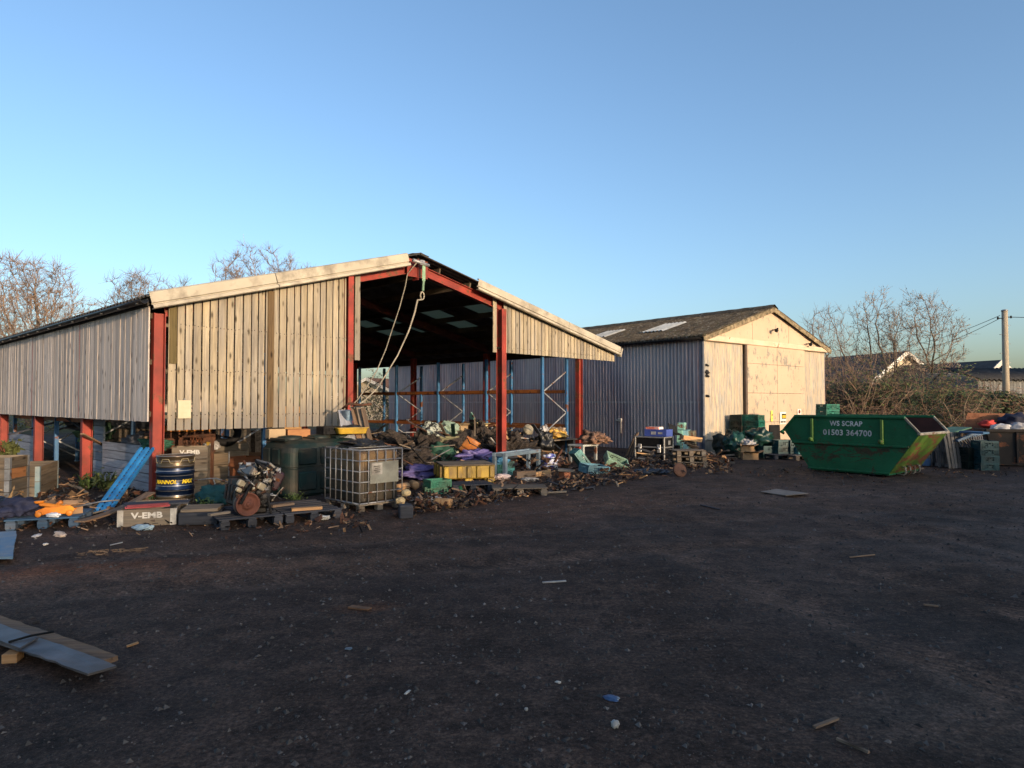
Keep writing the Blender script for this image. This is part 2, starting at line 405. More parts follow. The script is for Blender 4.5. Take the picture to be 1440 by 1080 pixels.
# fields beyond the yard
ln = n.new("VectorMath", operation='LENGTH'); n.link(v, ln.inputs[0])
fm = n.ramp(n.math('DIVIDE', n.math('ADD', ln.outputs["Value"], n.math('MULTIPLY', n.noise(v, .12, 4), 14)), 100), [(.47, 0.0), (.56, 1.0)])
c0 = n.mix(fm, c0, n.ramp(n.noise(v, .8, 5), [(.3, (.04, .055, .015)), (.7, (.085, .1, .03))]))
c0 = n.mix(1.0, c0, (.87, .68, .60), 'MULTIPLY')
n.link(c0, p.inputs["Base Color"]); p.inputs["Specular IOR Level"].default_value = .18
n.link(n.ramp(n.noise(v, .6, 5), [(.3, .95), (.62, .72)]), p.inputs["Roughness"])
b = n.new("Bump"); b.inputs["Strength"].default_value = .9; b.inputs["Distance"].default_value = .03
hh = n.math('ADD', n.math('MULTIPLY', n.noise(v, 22, 6, .72), .7), n.math('MULTIPLY', n.noise(v, 70, 4, .6), .35))
n.link(hh, b.inputs["Height"]); n.link(b.outputs[0], p.inputs["Normal"])
g = mb.build("ground", m); tag(g, kind="structure")
def rutmask(x, y):
    if abs(x) > 16 or y < 0 or y > 22: return 0.0
    k = 0.0
    for pts in RP:
        best = min(((x-q_[0])**2+(y-q_[1])**2) for q_ in pts[::2])
        if best < 4:
            d = min(sqrt((x-q_[0])**2+(y-q_[1])**2) for q_ in pts)
            for o in (0.0, 1.55): k = max(k, 1-smooth(.12, .26, abs(d-o)))
    return k
ra_ = g.data.attributes.new("rut", 'FLOAT', 'POINT'); ra_.data.foreach_set("value", [rutmask(q_[0], q_[1]) for q_ in gv])

# loose stones lying on the dirt
mb = MB(); r = random.Random(3)
for i in range(16000):
    d = 2.0+16*r.random()**1.6; a_ = (r.random()-.5)*1.6
    x, y = d*sin(a_), d*cos(a_)
    s = (.005+.016*r.random()**3)*(1+d*.05)
    z = gh(x, y)
    tl = .2+.8*r.random()**2.5
    v = [(x+s*(.7+.6*r.random())*cos(k*2.1+r.random()), y+s*(.7+.6*r.random())*sin(k*2.1+r.random()), z-.002) for k in range(3)]
    v.append((x+s*.3*(r.random()-.5), y+s*.3*(r.random()-.5), z+s*(.4+.6*r.random())))
    mb.add(v, [(0, 1, 3), (1, 2, 3), (2, 0, 3)], None, tl)
tag(mb.build("gravel", M_stone), "scattered small pale and dark stones on the black dirt yard", "gravel", kind="stuff")

# ------------------------------------------------------------------ corrugated sheet helper
def corrugate(mbx, p0, du, L, dv, H, period, amp, nrm, nv=1, seg=6, tone=.5, v0=0.0):
    """waves run along du (length L), straight along dv (length H)"""
    du = Vector(du); dv = Vector(dv); nrm = Vector(nrm); p0 = Vector(p0)
    nu = max(2, int(L/period*seg))
    def fn(u, v_):
        x = u*L
        return p0+du*x+dv*(v_*H)+nrm*(amp*cos(2*pi*(x+v0)/period))
    return mbx.sheet(fn, nu, nv, tone)

# ------------------------------------------------------------------ open barn
ZR, SR = 5.2, 5.68                                   # ridge height and place across the gable
SL, SRR = -.22, 14.05; ZL, ZRR = 3.52, 3.46          # eaves
kl = (ZR-ZL)/(SR-SL); kr = (ZR-ZRR)/(SRR-SR)
def roofz(s): return ZL+(s-SL)*kl if s < SR else ZR-(s-SR)*kr
DLEN = 21.0
barn = thing("open_barn", "open-sided timber-clad barn with red steel posts and shallow pitched roof", "barn", B0, A)
def ibeam(mbx, p0, p1, depth, width, axis, tf=.014, tw=.012):
    """I section from p0 to p1; axis = direction from flange to flange"""
    a = Vector(axis).normalized(); p0 = Vector(p0); p1 = Vector(p1); d = (p1-p0).normalized(); q = d.cross(a)
    for sg in (-1, 1): mbx.bar(p0+a*sg*(depth/2-tf/2), p1+a*sg*(depth/2-tf/2), width, tf, a, tone=.5)
    mbx.bar(p0, p1, tw, depth-2*tf-.002, a, tone=.5)
POSTS = [(.0, .0, 3.25), (12.13, .0, 3.35)]+[(0, d, 3.3) for d in (4, 8, 12, 16, 20)]+[(12.13, d, 3.4) for d in (4, 8, 12, 16, 20)]
for (s, d, h) in POSTS:
    q = MB(); ibeam(q, (0, 0, -.05), (0, 0, h), .19, .15, (1, 0, 0)); q.box((0, 0, .012), (.27, .22, .02))
    q.build("post", M_red, barn, (s, d+.09, 0))
for (s, zt, fw) in ((3.79, 4.5, .13), (8.57, 4.2, .17)):
    q = MB(); ibeam(q, (0, 0, -.05), (0, 0, zt), .22, fw, (.0, 1, 0)); q.box((0, 0, .012), (.3, .3, .02))
    q.build("post", M_red, barn, (s, -.0, 0))
# rafters of each portal frame
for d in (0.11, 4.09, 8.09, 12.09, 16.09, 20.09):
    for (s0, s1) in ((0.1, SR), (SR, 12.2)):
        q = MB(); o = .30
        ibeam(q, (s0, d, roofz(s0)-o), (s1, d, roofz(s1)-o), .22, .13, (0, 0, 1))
        q.build("rafter", M_red if d < 1 else mat("shaded_dark_red", (.10, .022, .016), (.05, .014, .011), rough=.85, rust=.2), barn)  # inner rafters: darker copy of the red, barn shade put into its colour
q = MB(); q.box((SR, -.012, roofz(SR)-.34), (.62, .02, .42)); q.box((SR, .05, roofz(SR)-.36), (.03, .2, .5))
for dx in (-.2, .2):
    for dz in (-.1, .1): q.lathe([(.014, 0), (.014, .02)], 6, Matrix.Translation((SR+dx, -.022, roofz(SR)-.34+dz)) @ Matrix.Rotation(pi/2, 4, 'X'))
q.build("ridge_plate", M_red, barn)
M_cement = mat("fibre_cement_roof", (.11, .105, .10), (.04, .038, .036), rough=.9, scale=2.5, bump=.4, bscale=30, tone=.2)
m, n, p = base("roof_light_sheet"); p.inputs["Base Color"].default_value = (.24, .24, .16, 1); p.inputs["Roughness"].default_value = .6
tr = n.new("BsdfTranslucent"); tr.inputs[0].default_value = (.2, .2, .11, 1); mx = n.new("MixShader"); mx.inputs[0].default_value = .4
n.link(p.outputs[0], mx.inputs[1]); n.link(tr.outputs[0], mx.inputs[2]); n.link(mx.outputs[0], n.n["Material Output"].inputs[0]); M_skyl = m
# purlins
for k in range(14):
    s = .25+k*1.03
    if abs(s-SR) < .3: s += .35
    q = MB(); z = roofz(s)-.135; sl = kl if s < SR else -kr
    q.box((s, DLEN/2, z), (.05, DLEN-.1, .15), (0, -atan2(sl, 1), 0)); q.build("purlin", mat("purlin_timber", (.10, .075, .05), rough=.9), barn)
LIGHTS = []   # filled from picture measurements: (s0, s1, d0, d1)
def roofhit(px, py):
    d = ray(px, py); nrm = Vector((-(-kr), 0, 1)); o = Vector((0, 0, CAMH))
    Ml = Matrix.Rotation(-A, 4, 'Z'); dl = Ml @ d; ol = Ml @ (o-B0)
    k = (ZR+kr*SR-ol.z-kr*ol.x)/(dl.z+kr*dl.x)
    h = ol+dl*k; return h.x, h.y
for (px, py) in ((531, 461.5), (630, 448), (692, 440), (568, 456.5), (597, 457.5)):
    s, d = roofhit(px, py); LIGHTS.append((s-.95, s+.95, d-(.4 if px in (531, 630, 692) else .1), d+(.4 if px in (531, 630, 692) else .1)))
def slope(side):
    s0, s1 = (SL-.03, SR-.02) if side == 'l' else (SR+.02, SRR+.03)
    cuts = sorted({s0, s1}.union(*[{max(s0, a_), min(s1, b_)} for (a_, b_, _, _) in LIGHTS if b_ > s0 and a_ < s1]))
    ds = []; x = -.13
    while x < DLEN: ds.append(x); x += .03
    lights = [MB() for _ in LIGHTS]; rf = MB()
    for i in range(len(cuts)-1):
        a_, b_ = cuts[i], cuts[i+1]
        groups = {}
        for j in range(len(ds)-1):
            dm, sm_ = (ds[j]+ds[j+1])/2, (a_+b_)/2; tgt = -1
            for k, (l0, l1, e0, e1) in enumerate(LIGHTS):
                if l0 < sm_ < l1 and e0 < dm < e1: tgt = k
            groups.setdefault(tgt, []).append(j)
        for tgt, js in groups.items():
            t = rf if tgt < 0 else lights[tgt]
            for j in js:
                vv = []
                for (s, d) in ((a_, ds[j]), (b_, ds[j]), (b_, ds[j+1]), (a_, ds[j+1])):
                    vv.append((s, d, roofz(s)+.022*cos(2*pi*d/.18)))
                t.add(vv, [(0, 1, 2, 3)], None, .5, True)
    return rf, lights
for side in 'lr':
    rf, ls = slope(side)
    o = rf.build("roof", M_cement, barn); md = o.modifiers.new("t", 'SOLIDIFY'); md.thickness = .012; md.offset = 1
    for l_ in ls:
        if l_.f: l_.build("skylight", M_skyl, barn)
q = MB()
q.sheet(lambda u, v_: (SR+(u-.5)*.5, -.14+v_*DLEN, ZR+.05-abs(u-.5)*.5*.3-.02*(1-4*(u-.5)**2)), 6, 60)
o = q.build("ridge_cap", M_cement, barn); md = o.modifiers.new("t", 'SOLIDIFY'); md.thickness = .012
# barge boards on the gable
M_cream = mat("cream_barge_sheet", (.45, .41, .33), (.36, .325, .26), rough=.75, scale=1.2, bump=.06, tone=.03, rand=0, dirt=.04)
def barge(s0, s1):
    q = MB(); k = (roofz(s1)-roofz(s0))/(s1-s0); a_ = atan2(k, 1); n_ = Vector((-sin(a_), 0, cos(a_)))
    prof = [(.06, .055), (.02, .065), (-.02, .045), (-.02, -.13), (.012, -.142), (.012, -.158), (-.05, -.17), (-.055, -.222), (-.02, -.238), (.03, -.238)]
    v = []; f = []; N = int((s1-s0)/1.5)+1
    for i in range(N+1):
        s = s0+(s1-s0)*i/N
        for (y, h) in prof: v.append((s+n_.x*h, -.16+y, roofz(s)+n_.z*h))
    m_ = len(prof)
    for i in range(N):
        for j in range(m_-1): f.append((i*m_+j, i*m_+j+1, (i+1)*m_+j+1, (i+1)*m_+j))
    q.add(v, f); o = q.build("barge_board", M_cream, barn)
    md = o.modifiers.new("t", 'SOLIDIFY'); md.thickness = .012; md.offset = -1
q0 = -.24
barge(q0, 2.02); barge(2.035, 5.27)
barge(7.55, 11.3); barge(11.315, SRR)
q = MB(); q.box((SRR+.03, -.12, ZRR-.13), (.05, .16, .3), (0, .35, 0), .015); q.build("barge_end", M_cream, barn)
# gutters
def gutter(s, z):
    q = MB()
    q.sheet(lambda u, v_: (s+.065*cos(pi+pi*u), -.1+v_*DLEN, z+.07*sin(pi+pi*u)), 8, 20)
    for k in range(22): q.box((s, .1+k*.95, z-.065), (.15, .03, .02))
    o = q.build("gutter", mat("black_gutter", (.012, .012, .014), rough=.45, bump=.05), barn)
    md = o.modifiers.new("t", 'SOLIDIFY'); md.thickness = .006
gutter(SL-.07, ZL-.07); gutter(SRR+.09, ZRR-.08)
q = MB(); q.box((SL+.02, DLEN/2, ZL-.1), (.03, DLEN, .12)); q.build("eave_board", mat("eave_timber", (.05, .047, .045), rough=.9), barn)
# gable boards
def boards(s0, s1, z0f, z1f, d, bw=.150, gap=.026, skip=(), r=random.Random(11), tones=None):
    q = MB(); s = s0; i = 0
    while s < s1-.03:
        ww = min(bw*(.9+.2*r.random()), s1-s)
        if i not in skip:
            za, zb, zc = z0f(s+ww/2)+r.uniform(-.005, .005), z1f(s), z1f(s+ww-gap)
            y = d+r.uniform(-.004, .004); t = .022
            x0, x1 = s, s+ww-gap; tl = r.uniform(-.004, .004)
            v = [(x0+tl, y, za), (x1+tl, y+r.uniform(-.003, .003), za), (x1, y, zc), (x0, y, zb)]
            v += [(a_, b_+t, c_) for a_, b_, c_ in v]
            tn = tones[i] if tones and i in tones else r.random()
            q.add(v, [(0, 1, 2, 3), (7, 6, 5, 4), (0, 4, 5, 1), (1, 5, 6, 2), (2, 6, 7, 3), (3, 7, 4, 0)], None, tn)
        s += ww; i += 1
    return q
top = lambda s: roofz(s)-.12
rn = random.Random(12)
def nails(q, s0, s1, zs):
    for z in zs:
        x = s0
        while x < s1:
            if z < roofz(x)-.25: q.lathe([(.009, 0), (.009, .004), (.001, .006)], 6, Matrix.Translation((x+rn.uniform(-.02, .02), -.006, z+rn.uniform(-.02, .02))) @ Matrix.Rotation(pi/2, 4, 'X'), mi=1)
            x += .075
    return q
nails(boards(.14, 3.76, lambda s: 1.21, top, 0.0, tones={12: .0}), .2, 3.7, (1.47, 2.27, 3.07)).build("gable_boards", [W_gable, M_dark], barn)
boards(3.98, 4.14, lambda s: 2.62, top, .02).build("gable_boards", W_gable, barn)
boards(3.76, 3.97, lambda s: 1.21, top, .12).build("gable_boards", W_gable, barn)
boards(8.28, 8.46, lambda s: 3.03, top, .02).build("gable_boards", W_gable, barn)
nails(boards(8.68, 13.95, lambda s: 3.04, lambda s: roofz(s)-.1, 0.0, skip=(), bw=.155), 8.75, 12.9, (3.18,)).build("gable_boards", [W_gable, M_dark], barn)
for (s0, s1, zs) in ((.1, 3.8, (1.45, 2.25, 3.05)), (8.5, 13.0, (3.16,))):
    for z in zs:
        q = MB(); q.box(((s0+s1)/2, .075, z), (s1-s0, .1, .06)); q.build("cladding_rail", mat("purlin_timber", (.1, .075, .05)), barn)
boards(.0, 12.2, lambda s: 1.25, lambda s: roofz(s)-.15, DLEN-.6, gap=.01).build("rear_boards", W_side, barn)
# dark strip of old planks: a damp post behind the gable boards
q = MB(); q.box((2.02, -.02, 2.55), (.13, .025, 2.66), ch=.004); q.build("cover_board", wood("damp_board", (.13, .088, .046), (.055, .036, .02), axis='z'), barn)
q = MB(); q.box((.21, -.008, 2.93), (.125, .016, 1.1), ch=.003); q.build("damp_board", wood("mossy_board", (.105, .08, .035), (.05, .04, .018), axis='z'), barn)
# boards of the long side: built along x, turned to run along the barn's length
for (d0, d1) in ((.03, 4.0), (4.03, 8.0), (8.03, 12.0), (12.03, 16.0), (16.03, 20.0)):
    q = boards(0, d1-d0, lambda s: 1.37, lambda s: ZL-.17, 0, bw=.14, gap=.012, r=random.Random(int(d0*7)))
    o = q.build("side_boards", W_side, barn, (-.16, d0, 0), (0, 0, pi/2))
for d in (4.015, 8.015, 12.015, 16.015):
    q = MB(); q.box((-.172, d, 2.36), (.02, .035, 1.98)); q.build("joint_strip", M_red, barn)
for z in (1.5, 2.4, 3.2):
    q = MB(); q.box((-.1, 10, z), (.06, 19.8, .09)); q.build("cladding_rail", mat("purlin_timber", (.1, .075, .05)), barn)
# low plank walls between the posts of the long side
for (d0, d1, h, s) in ((.5, 3.85, .86, .25), (8.2, 11.8, .8, .1), (4.3, 5.0, 1.35, .4)):
    q = MB(); nb = int(h/.17)
    for k in range(nb):
        q.box(((d1-d0)/2, rnd.uniform(-.004, .004), .02+(k+.5)*h/nb), (d1-d0, .035, h/nb-.012), (0, rnd.uniform(-.004, .004), 0), .004)
    q.build("low_wall", W_greyp, barn, (s, d0, 0), (0, 0, pi/2))

# ------------------------------------------------------------------ warehouse
A2 = atan2(.6386, .7697); K0 = at(990, 638); WB, LB = 8.6, 21.0
wh = thing("warehouse", "old corrugated warehouse with blue-grey side, cream gable and mossy roof", "warehouse", K0, A2)
def whp(x, y, z): return K0+Matrix.Rotation(A2, 3, 'Z') @ Vector((x, y, z))
ZE, ZK = 3.93, 5.2
m, n, p = base("painted_corrugated_iron"); v = n.vec((1, 1, .05), rand=False); v1 = n.vec((1, 1, .35), rand=False)
s1 = n.noise(v, 5.5, 6, .7); s2 = n.noise(v, 17, 5, .65); s3 = n.noise(v1, .8, 5, .6)
cc = n.ramp(s1, [(.32, (0.1955, 0.1559, 0.1652)), (.5, (0.3323, 0.2599, 0.2610)), (.68, (0.5474, 0.3899, 0.3480))])
cc = n.mix(n.ramp(s2, [(.56, 0.0), (.68, .85)]), cc, (0.9775, 0.5434, 0.3654))
cc = n.mix(n.ramp(n.noise(v, 9, 6, .7), [(.56, 0.0), (.66, .8)]), cc, (0.4692, 0.1654, 0.0870))
cc = n.mix(n.ramp(s3, [(.4, 0.0), (.7, .55)]), cc, (0.1759, 0.1300, 0.1392))
sx_ = n.new("SeparateXYZ"); n.link(n.vec(rand=False), sx_.inputs[0])
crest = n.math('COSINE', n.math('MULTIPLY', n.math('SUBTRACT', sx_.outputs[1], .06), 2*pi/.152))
wn = n.new("TexWhiteNoise", noise_dimensions='1D'); n.link(n.math('FLOOR', n.math('ADD', n.math('DIVIDE', n.math('SUBTRACT', sx_.outputs[1], .06), .152), .5)), wn.inputs["W"])
crn = n.ramp(wn.outputs["Value"], [(.25, .05), (.95, 1.0)])
wn2 = n.new("TexWhiteNoise", noise_dimensions='1D'); n.link(n.math('FLOOR', n.math('DIVIDE', sx_.outputs[1], .78)), wn2.inputs["W"])
shc = n.ramp(wn2.outputs["Value"], [(0, (.8, .82, .88)), (.55, (1.0, 1.0, 1.03)), (1, (1.22, 1.12, 1.06))]); cc = n.mix(1.0, cc, shc, 'MULTIPLY')
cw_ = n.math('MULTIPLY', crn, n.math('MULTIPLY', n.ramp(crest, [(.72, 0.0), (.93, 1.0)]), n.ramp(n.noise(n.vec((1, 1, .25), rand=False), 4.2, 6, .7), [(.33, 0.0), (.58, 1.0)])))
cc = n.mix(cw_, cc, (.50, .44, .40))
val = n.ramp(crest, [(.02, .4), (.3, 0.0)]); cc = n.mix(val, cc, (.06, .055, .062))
seam = n.math('LESS_THAN', n.math('ABSOLUTE', n.math('SUBTRACT', sx_.outputs[2], 1.71)), .035)
cc = n.mix(n.math('MULTIPLY', seam, n.ramp(n.noise(n.vec(rand=False), 3, 5, .7), [(.35, .1), (.65, .8)])), cc, (.42, .36, .33))
cc = n.mix(n.ramp(n.noise(n.vec((1, 1, .4), rand=False), .55, 5, .6), [(.42, 0.0), (.62, .55)]), cc, (.40, .35, .33))
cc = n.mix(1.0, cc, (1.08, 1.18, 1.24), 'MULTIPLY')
n.link(cc, p.inputs["Base Color"]); p.inputs["Roughness"].default_value = .75; p.inputs["Specular IOR Level"].default_value = .25
M_iron = m
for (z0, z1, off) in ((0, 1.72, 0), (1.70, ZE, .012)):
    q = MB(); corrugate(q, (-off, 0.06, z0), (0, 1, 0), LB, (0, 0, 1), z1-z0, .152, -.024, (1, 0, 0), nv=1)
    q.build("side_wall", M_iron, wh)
q = MB(); q.box((-.01, .02, ZE/2), (.09, .09, ZE), ch=.01); q.build("corner_trim", mat("slate_flashing", (.14, .16, .2), (.08, .09, .12)), wh)
m, n, p = base("peeling_cream_paint"); v = n.vec((1, 1, .5), rand=False); vi = n.vec(rand=False)
cc = n.ramp(n.noise(vi, .9, 5, .6), [(.3, (.45, .345, .245)), (.7, (.52, .40, .29))])
a1 = n.noise(v, 6.5, 9, .72); a2 = n.noise(vi, 1.1, 4, .5)
pk = n.ramp(n.math('ADD', a1, n.math('MULTIPLY', a2, .45)), [(.80, 0.0), (.83, 1.0)])
cc = n.mix(pk, cc, n.ramp(n.noise(v, 20, 4), [(.3, (.2, .175, .14)), (.7, (.33, .31, .27))]))
cc = n.mix(n.ramp(n.noise(v, 13, 6, .7), [(.66, 0.0), (.72, .6)]), cc, (.17, .09, .05))
n.link(cc, p.inputs["Base Color"]); p.inputs["Roughness"].default_value = .8; p.inputs["Specular IOR Level"].default_value = .2
b = n.new("Bump"); b.inputs["Strength"].default_value = .3; b.inputs["Distance"].default_value = .01; n.link(pk, b.inputs["Height"]); n.link(b.outputs[0], p.inputs["Normal"])
M_peel = m
m, n, p = base("flaking_cream_iron"); v = n.vec((1, 1, .1), rand=False); vi = n.vec(rand=False)
cc = n.ramp(n.noise(v, 2, 5, .6), [(.3, (.40, .325, .235)), (.7, (.52, .42, .30))])
pk = n.ramp(n.noise(v, 9, 9, .75), [(.46, 0.0), (.54, 1.0)])
cc = n.mix(n.math('MULTIPLY', pk, .9), cc, n.ramp(n.noise(v, 24, 4), [(.3, (.2, .19, .165)), (.7, (.4, .39, .36))]))
n.link(cc, p.inputs["Base Color"]); p.inputs["Roughness"].default_value = .8; p.inputs["Specular IOR Level"].default_value = .2
M_flake = m
M_bare = mat("bare_corrugated_iron", (.3, .28, .235), (.19, .175, .145), stretch=(1, 1, .15), rough=.7, scale=7, bump=0, tone=0, rand=0)
q = MB(); corrugate(q, (.02, -.005, .44), (1, 0, 0), 2.36, (0, 0, 1), 3.35, .1, .01, (0, 1, 0)); q.build("gable_panel", M_flake, wh)
q = MB(); corrugate(q, (.02, .03, -.02), (1, 0, 0), 2.36, (0, 0, 1), .48, .1, .01, (0, 1, 0)); q.build("gable_skirt", M_bare, wh)
q = MB(); corrugate(q, (6.66, -.005, 0), (1, 0, 0), 1.9, (0, 0, 1), 3.8, .1, .01, (0, 1, 0)); q.build("gable_panel", M_flake, wh)
# sliding door: four sheets in a frame, hung proud of the wall
dr = MB()
for (x0, x1) in ((2.5, 4.55), (4.56, 6.65)):
    for (z0, z1) in ((.06, .98), (.985, 2.04), (2.045, 3.1), (3.105, 3.76)):
        dr.box(((x0+x1)/2, -.11+rnd.uniform(-.003, .003), (z0+z1)/2), (x1-x0-.006, .03, z1-z0-.004), ch=.004, tone=.5)
door = dr.build("sliding_door", M_peel, wh)
q = MB(); q.box((2.42, -.1, 1.9), (.12, .08, 3.72), ch=.006); q.build("door_edge", mat("brown_door_edge", (.16, .11, .085), (.1, .07, .05)), door)
q = MB(); q.box((4.3, -.075, 3.86), (8.66, .17, .19), ch=.012); q.build("door_rail", mat("cream_rail", (.55, .42, .3), (.42, .31, .22), rust=.12, scale=1.5), wh)
# triangular top of the gable: vertical sheets
q = MB(); xs = [0.05, 1.0, 2.0, 3.0, 4.3, 5.6, 6.6, 7.6, 8.55]
def ge(x): return ZE+(ZK-ZE)*(1-abs(x-WB/2)/(WB/2))
for i in range(8):
    x0, x1 = xs[i]+.004, xs[i+1]-.004; y = -.03-(.006 if i % 2 else 0)
    q.prism([(x0, 3.9), (x1, 3.9), (x1, ge(x1)-.08), (x0, ge(x0)-.08)], y, y+.03)
q.build("gable_top", M_peel, wh)
# roof slopes
m, n, p = base("mossy_fibre_cement"); v = n.vec(rand=False)
cc = n.ramp(n.noise(v, 2.4, 6, .7), [(.3, (.048, .038, .027)), (.5, (.085, .068, .048)), (.72, (.15, .125, .09))])
cc = n.mix(n.ramp(n.noise(v, 7, 6, .7), [(.55, 0.0), (.63, .65)]), cc, (.23, .215, .18))
cc = n.mix(n.ramp(n.noise(v, 4, 5, .7), [(.58, 0.0), (.66, .8)]), cc, (.045, .052, .022))
n.link(cc, p.inputs["Base Color"]); p.inputs["Roughness"].default_value = .95; p.inputs["Specular IOR Level"].default_value = .1
b = n.new("Bump"); b.inputs["Strength"].default_value = 1.0; b.inputs["Distance"].default_value = .05; n.link(n.noise(v, 9, 6, .7), b.inputs["Height"]); n.link(b.outputs[0], p.inputs["Normal"])
M_moss = m
sl2 = (ZK-ZE)/(WB/2)
for sg in (0, 1):
    q = MB()
    def fn(u, v_):
        y = -.16+u*(LB+.2); t = -.1+v_*1.1
        x = (WB/2)*t if sg == 0 else WB-(WB/2)*t
        if sg == 0: x = -.25+(WB/2+.25)*v_
        else: x = WB+.25-(WB/2+.25)*v_
        z = ZE+.06+sl2*(x if sg == 0 else WB-x)
        c = .03*cos(2*pi*y/.18)+.02*mnoise.noise(Vector((x*3, y*3, 0)))
        if v_ < .02: z -= .05*mnoise.noise(Vector((0, y*1.3, 5)))
        return (x, y, z+c)
    q.sheet(fn, int(LB/.03), 14, .5)
    o = q.build("roof", M_moss, wh); md = o.modifiers.new("t", 'SOLIDIFY'); md.thickness = .03; md.offset = 1
M_rl = mat("pale_roof_light", (.62, .62, .58), (.4, .4, .36), rough=.5, scale=3, bump=.1)
for (y0, x0, x1) in ((2.6, 1.25, 2.75), (5.5, 1.2, 2.5), (13.0, 1.2, 2.7)):
    q = MB(); q.sheet(lambda u, v_: (x0+(x1-x0)*v_, y0+1.0*u, ZE+.115+sl2*(x0+(x1-x0)*v_)+.026*cos(2*pi*(y0+u)/.18)), 30, 2)
    q.build("roof_light", M_rl, wh)
q = MB(); q.sheet(lambda u, v_: (WB/2+(u-.5)*.5, -.2+v_*(LB+.2), ZK+.16-abs(u-.5)*.3+.015*mnoise.noise(Vector((u*4, v_*60, 2)))), 6, 120)
q.build("ridge_cap", M_moss, wh)
M_mossb = mat("mossy_barge", (.27, .21, .13), (.11, .09, .055), rough=.95, scale=7, var=(.38, .6), bump=.5, bscale=25, tone=.2)
for (xa, xb) in ((-.22, WB/2), (WB+.22, WB/2)):
    za, zb = ge(xa)+.02, ge(xb)+.05
    q = MB(); L = 12
    for i in range(L):
        t0, t1 = i/L, (i+1)/L
        p0 = Vector((xa+(xb-xa)*t0, -.17, za+(zb-za)*t0-.09)); p1 = Vector((xa+(xb-xa)*t1, -.17, za+(zb-za)*t1-.09))
        q.bar(p0, p1, .04+rnd.uniform(0, .01), .16+rnd.uniform(-.01, .02), ch=.01)
    q.build("barge_board", M_mossb, wh)
q = MB(); q.sheet(lambda u, v_: (-.24+.06*cos(pi+pi*u), -.1+v_*LB, ZE-.06+.06*sin(pi+pi*u)), 6, 20)
o = q.build("gutter", M_black, wh); md = o.modifiers.new("t", 'SOLIDIFY'); md.thickness = .01
for (x, z) in ((4.35, 4.4), (6.95, 4.02)):
    q = MB(); q.tube([(0, 0, 0), (0, -.14, .03), (-.05, -.2, .0)], .02, 6); q.box((-.09, -.22, -.03), (.17, .09, .12), (.5, 0, .3), .01); q.box((.06, -.18, .06), (.12, .05, .05), (0, 0, .3), .01)
    q.build("floodlight", M_black, wh, (x, -.05, z))
for (z, s) in ((2.95, .7), (2.72, 1.0), (2.6, .9), (1.92, .8)):
    q = MB(); q.blob((0, 0, 0), (.10*s, .02, .06*s), z, 2, .8, 2); q.blob((.09, 0, -.02), (.05*s, .02, .04*s), z+3, 2, .8, 2)
    q.build("torn_hole", M_black, wh, (.16, -.03, z))
q = MB(); q.box((0, 0, 0), (.06, .16, .13), ch=.01); q.box((0, .16, -.02), (.04, .1, .06), ch=.01); q.tube([(0, -.05, -.06), (0, -.05, -.5)], .012, 5)
q.build("meter_box", M_white, wh, (-.06, 3.6, 1.05))
q = MB(); q.box((WB-.02, LB/2, ZE/2), (.04, LB, ZE)); q.build("rear_wall", M_iron, wh)
q = MB(); q.box((WB/2, LB, ZE/2+.3), (WB, .04, ZE+.6)); q.build("rear_wall", M_iron, wh)
# notices on the cream gable
def notice(px, py, wd, ht, name, label, deco):
    s = None
    d = ray(px, py); nrm = Vector((sin(A2), -cos(A2), 0)); o = K0+nrm*.15
    k = (o-Vector((0, 0, CAMH))).dot(nrm)/d.dot(nrm); P = Vector((0, 0, CAMH))+d*k
    t = thing(name, label, "notice", P, A2)
    q = MB(); q.box((0, 0, 0), (wd, .01, ht), ch=.002); q.build("board", mat("notice_white", (.7, .68, .6), (.58, .56, .48), bump=0) if deco != 'y' else mat("notice_yellow", (.72, .62, .12), (.6, .5, .08), bump=0), t)
    F_ = Matrix.Translation((0, -.0065, 0))
    if deco == 'w':
        q = MB(); q.box((.06, -.008, .07), (.3, .005, .19)); q.build("black_panel", M_black, t)
        q = MB(); q.box((.06, -.0125, .06), (.25, .004, .11)); q.build("yellow_band", M_ylet, t)
        q = MB()
        for k in range(8): q.box((-.16+k*.042+(.03 if k > 3 else 0), -.009, -.14), (.03, .003, .06))
        q.build("worn_letters", M_dark, t)
    if deco == 'y':
        q = MB(); q.box((.01, -.008, .04), (.05, .003, .07), (0, .5, 0)); q.box((.01, -.008, -.09), (.04, .003, .02)); q.build("symbol", M_black, t)
    if deco == 'r':
        q = MB(); q.lathe([(.075, 0), (.075, .004)], 18, F_ @ Matrix.Translation((0, 0, .03)) @ Matrix.Rotation(pi/2, 4, 'X')); q.build("red_disc", M_red, t)
        q = MB()
        for k in range(2): q.box((0, -.009, -.09-k*.035), (.18, .003, .014))
        q.build("text_line", M_dark, t)
notice(1085.5, 585, .13, .4, "sign", "tall narrow yellow warning notice on the cream warehouse door", 'y')
notice(1101, 588, .45, .46, "sign", "square white notice with black and yellow panel on the warehouse door", 'w')
notice(1124, 580, .28, .27, "sign", "small white notice with red disc on the warehouse door", 'r')
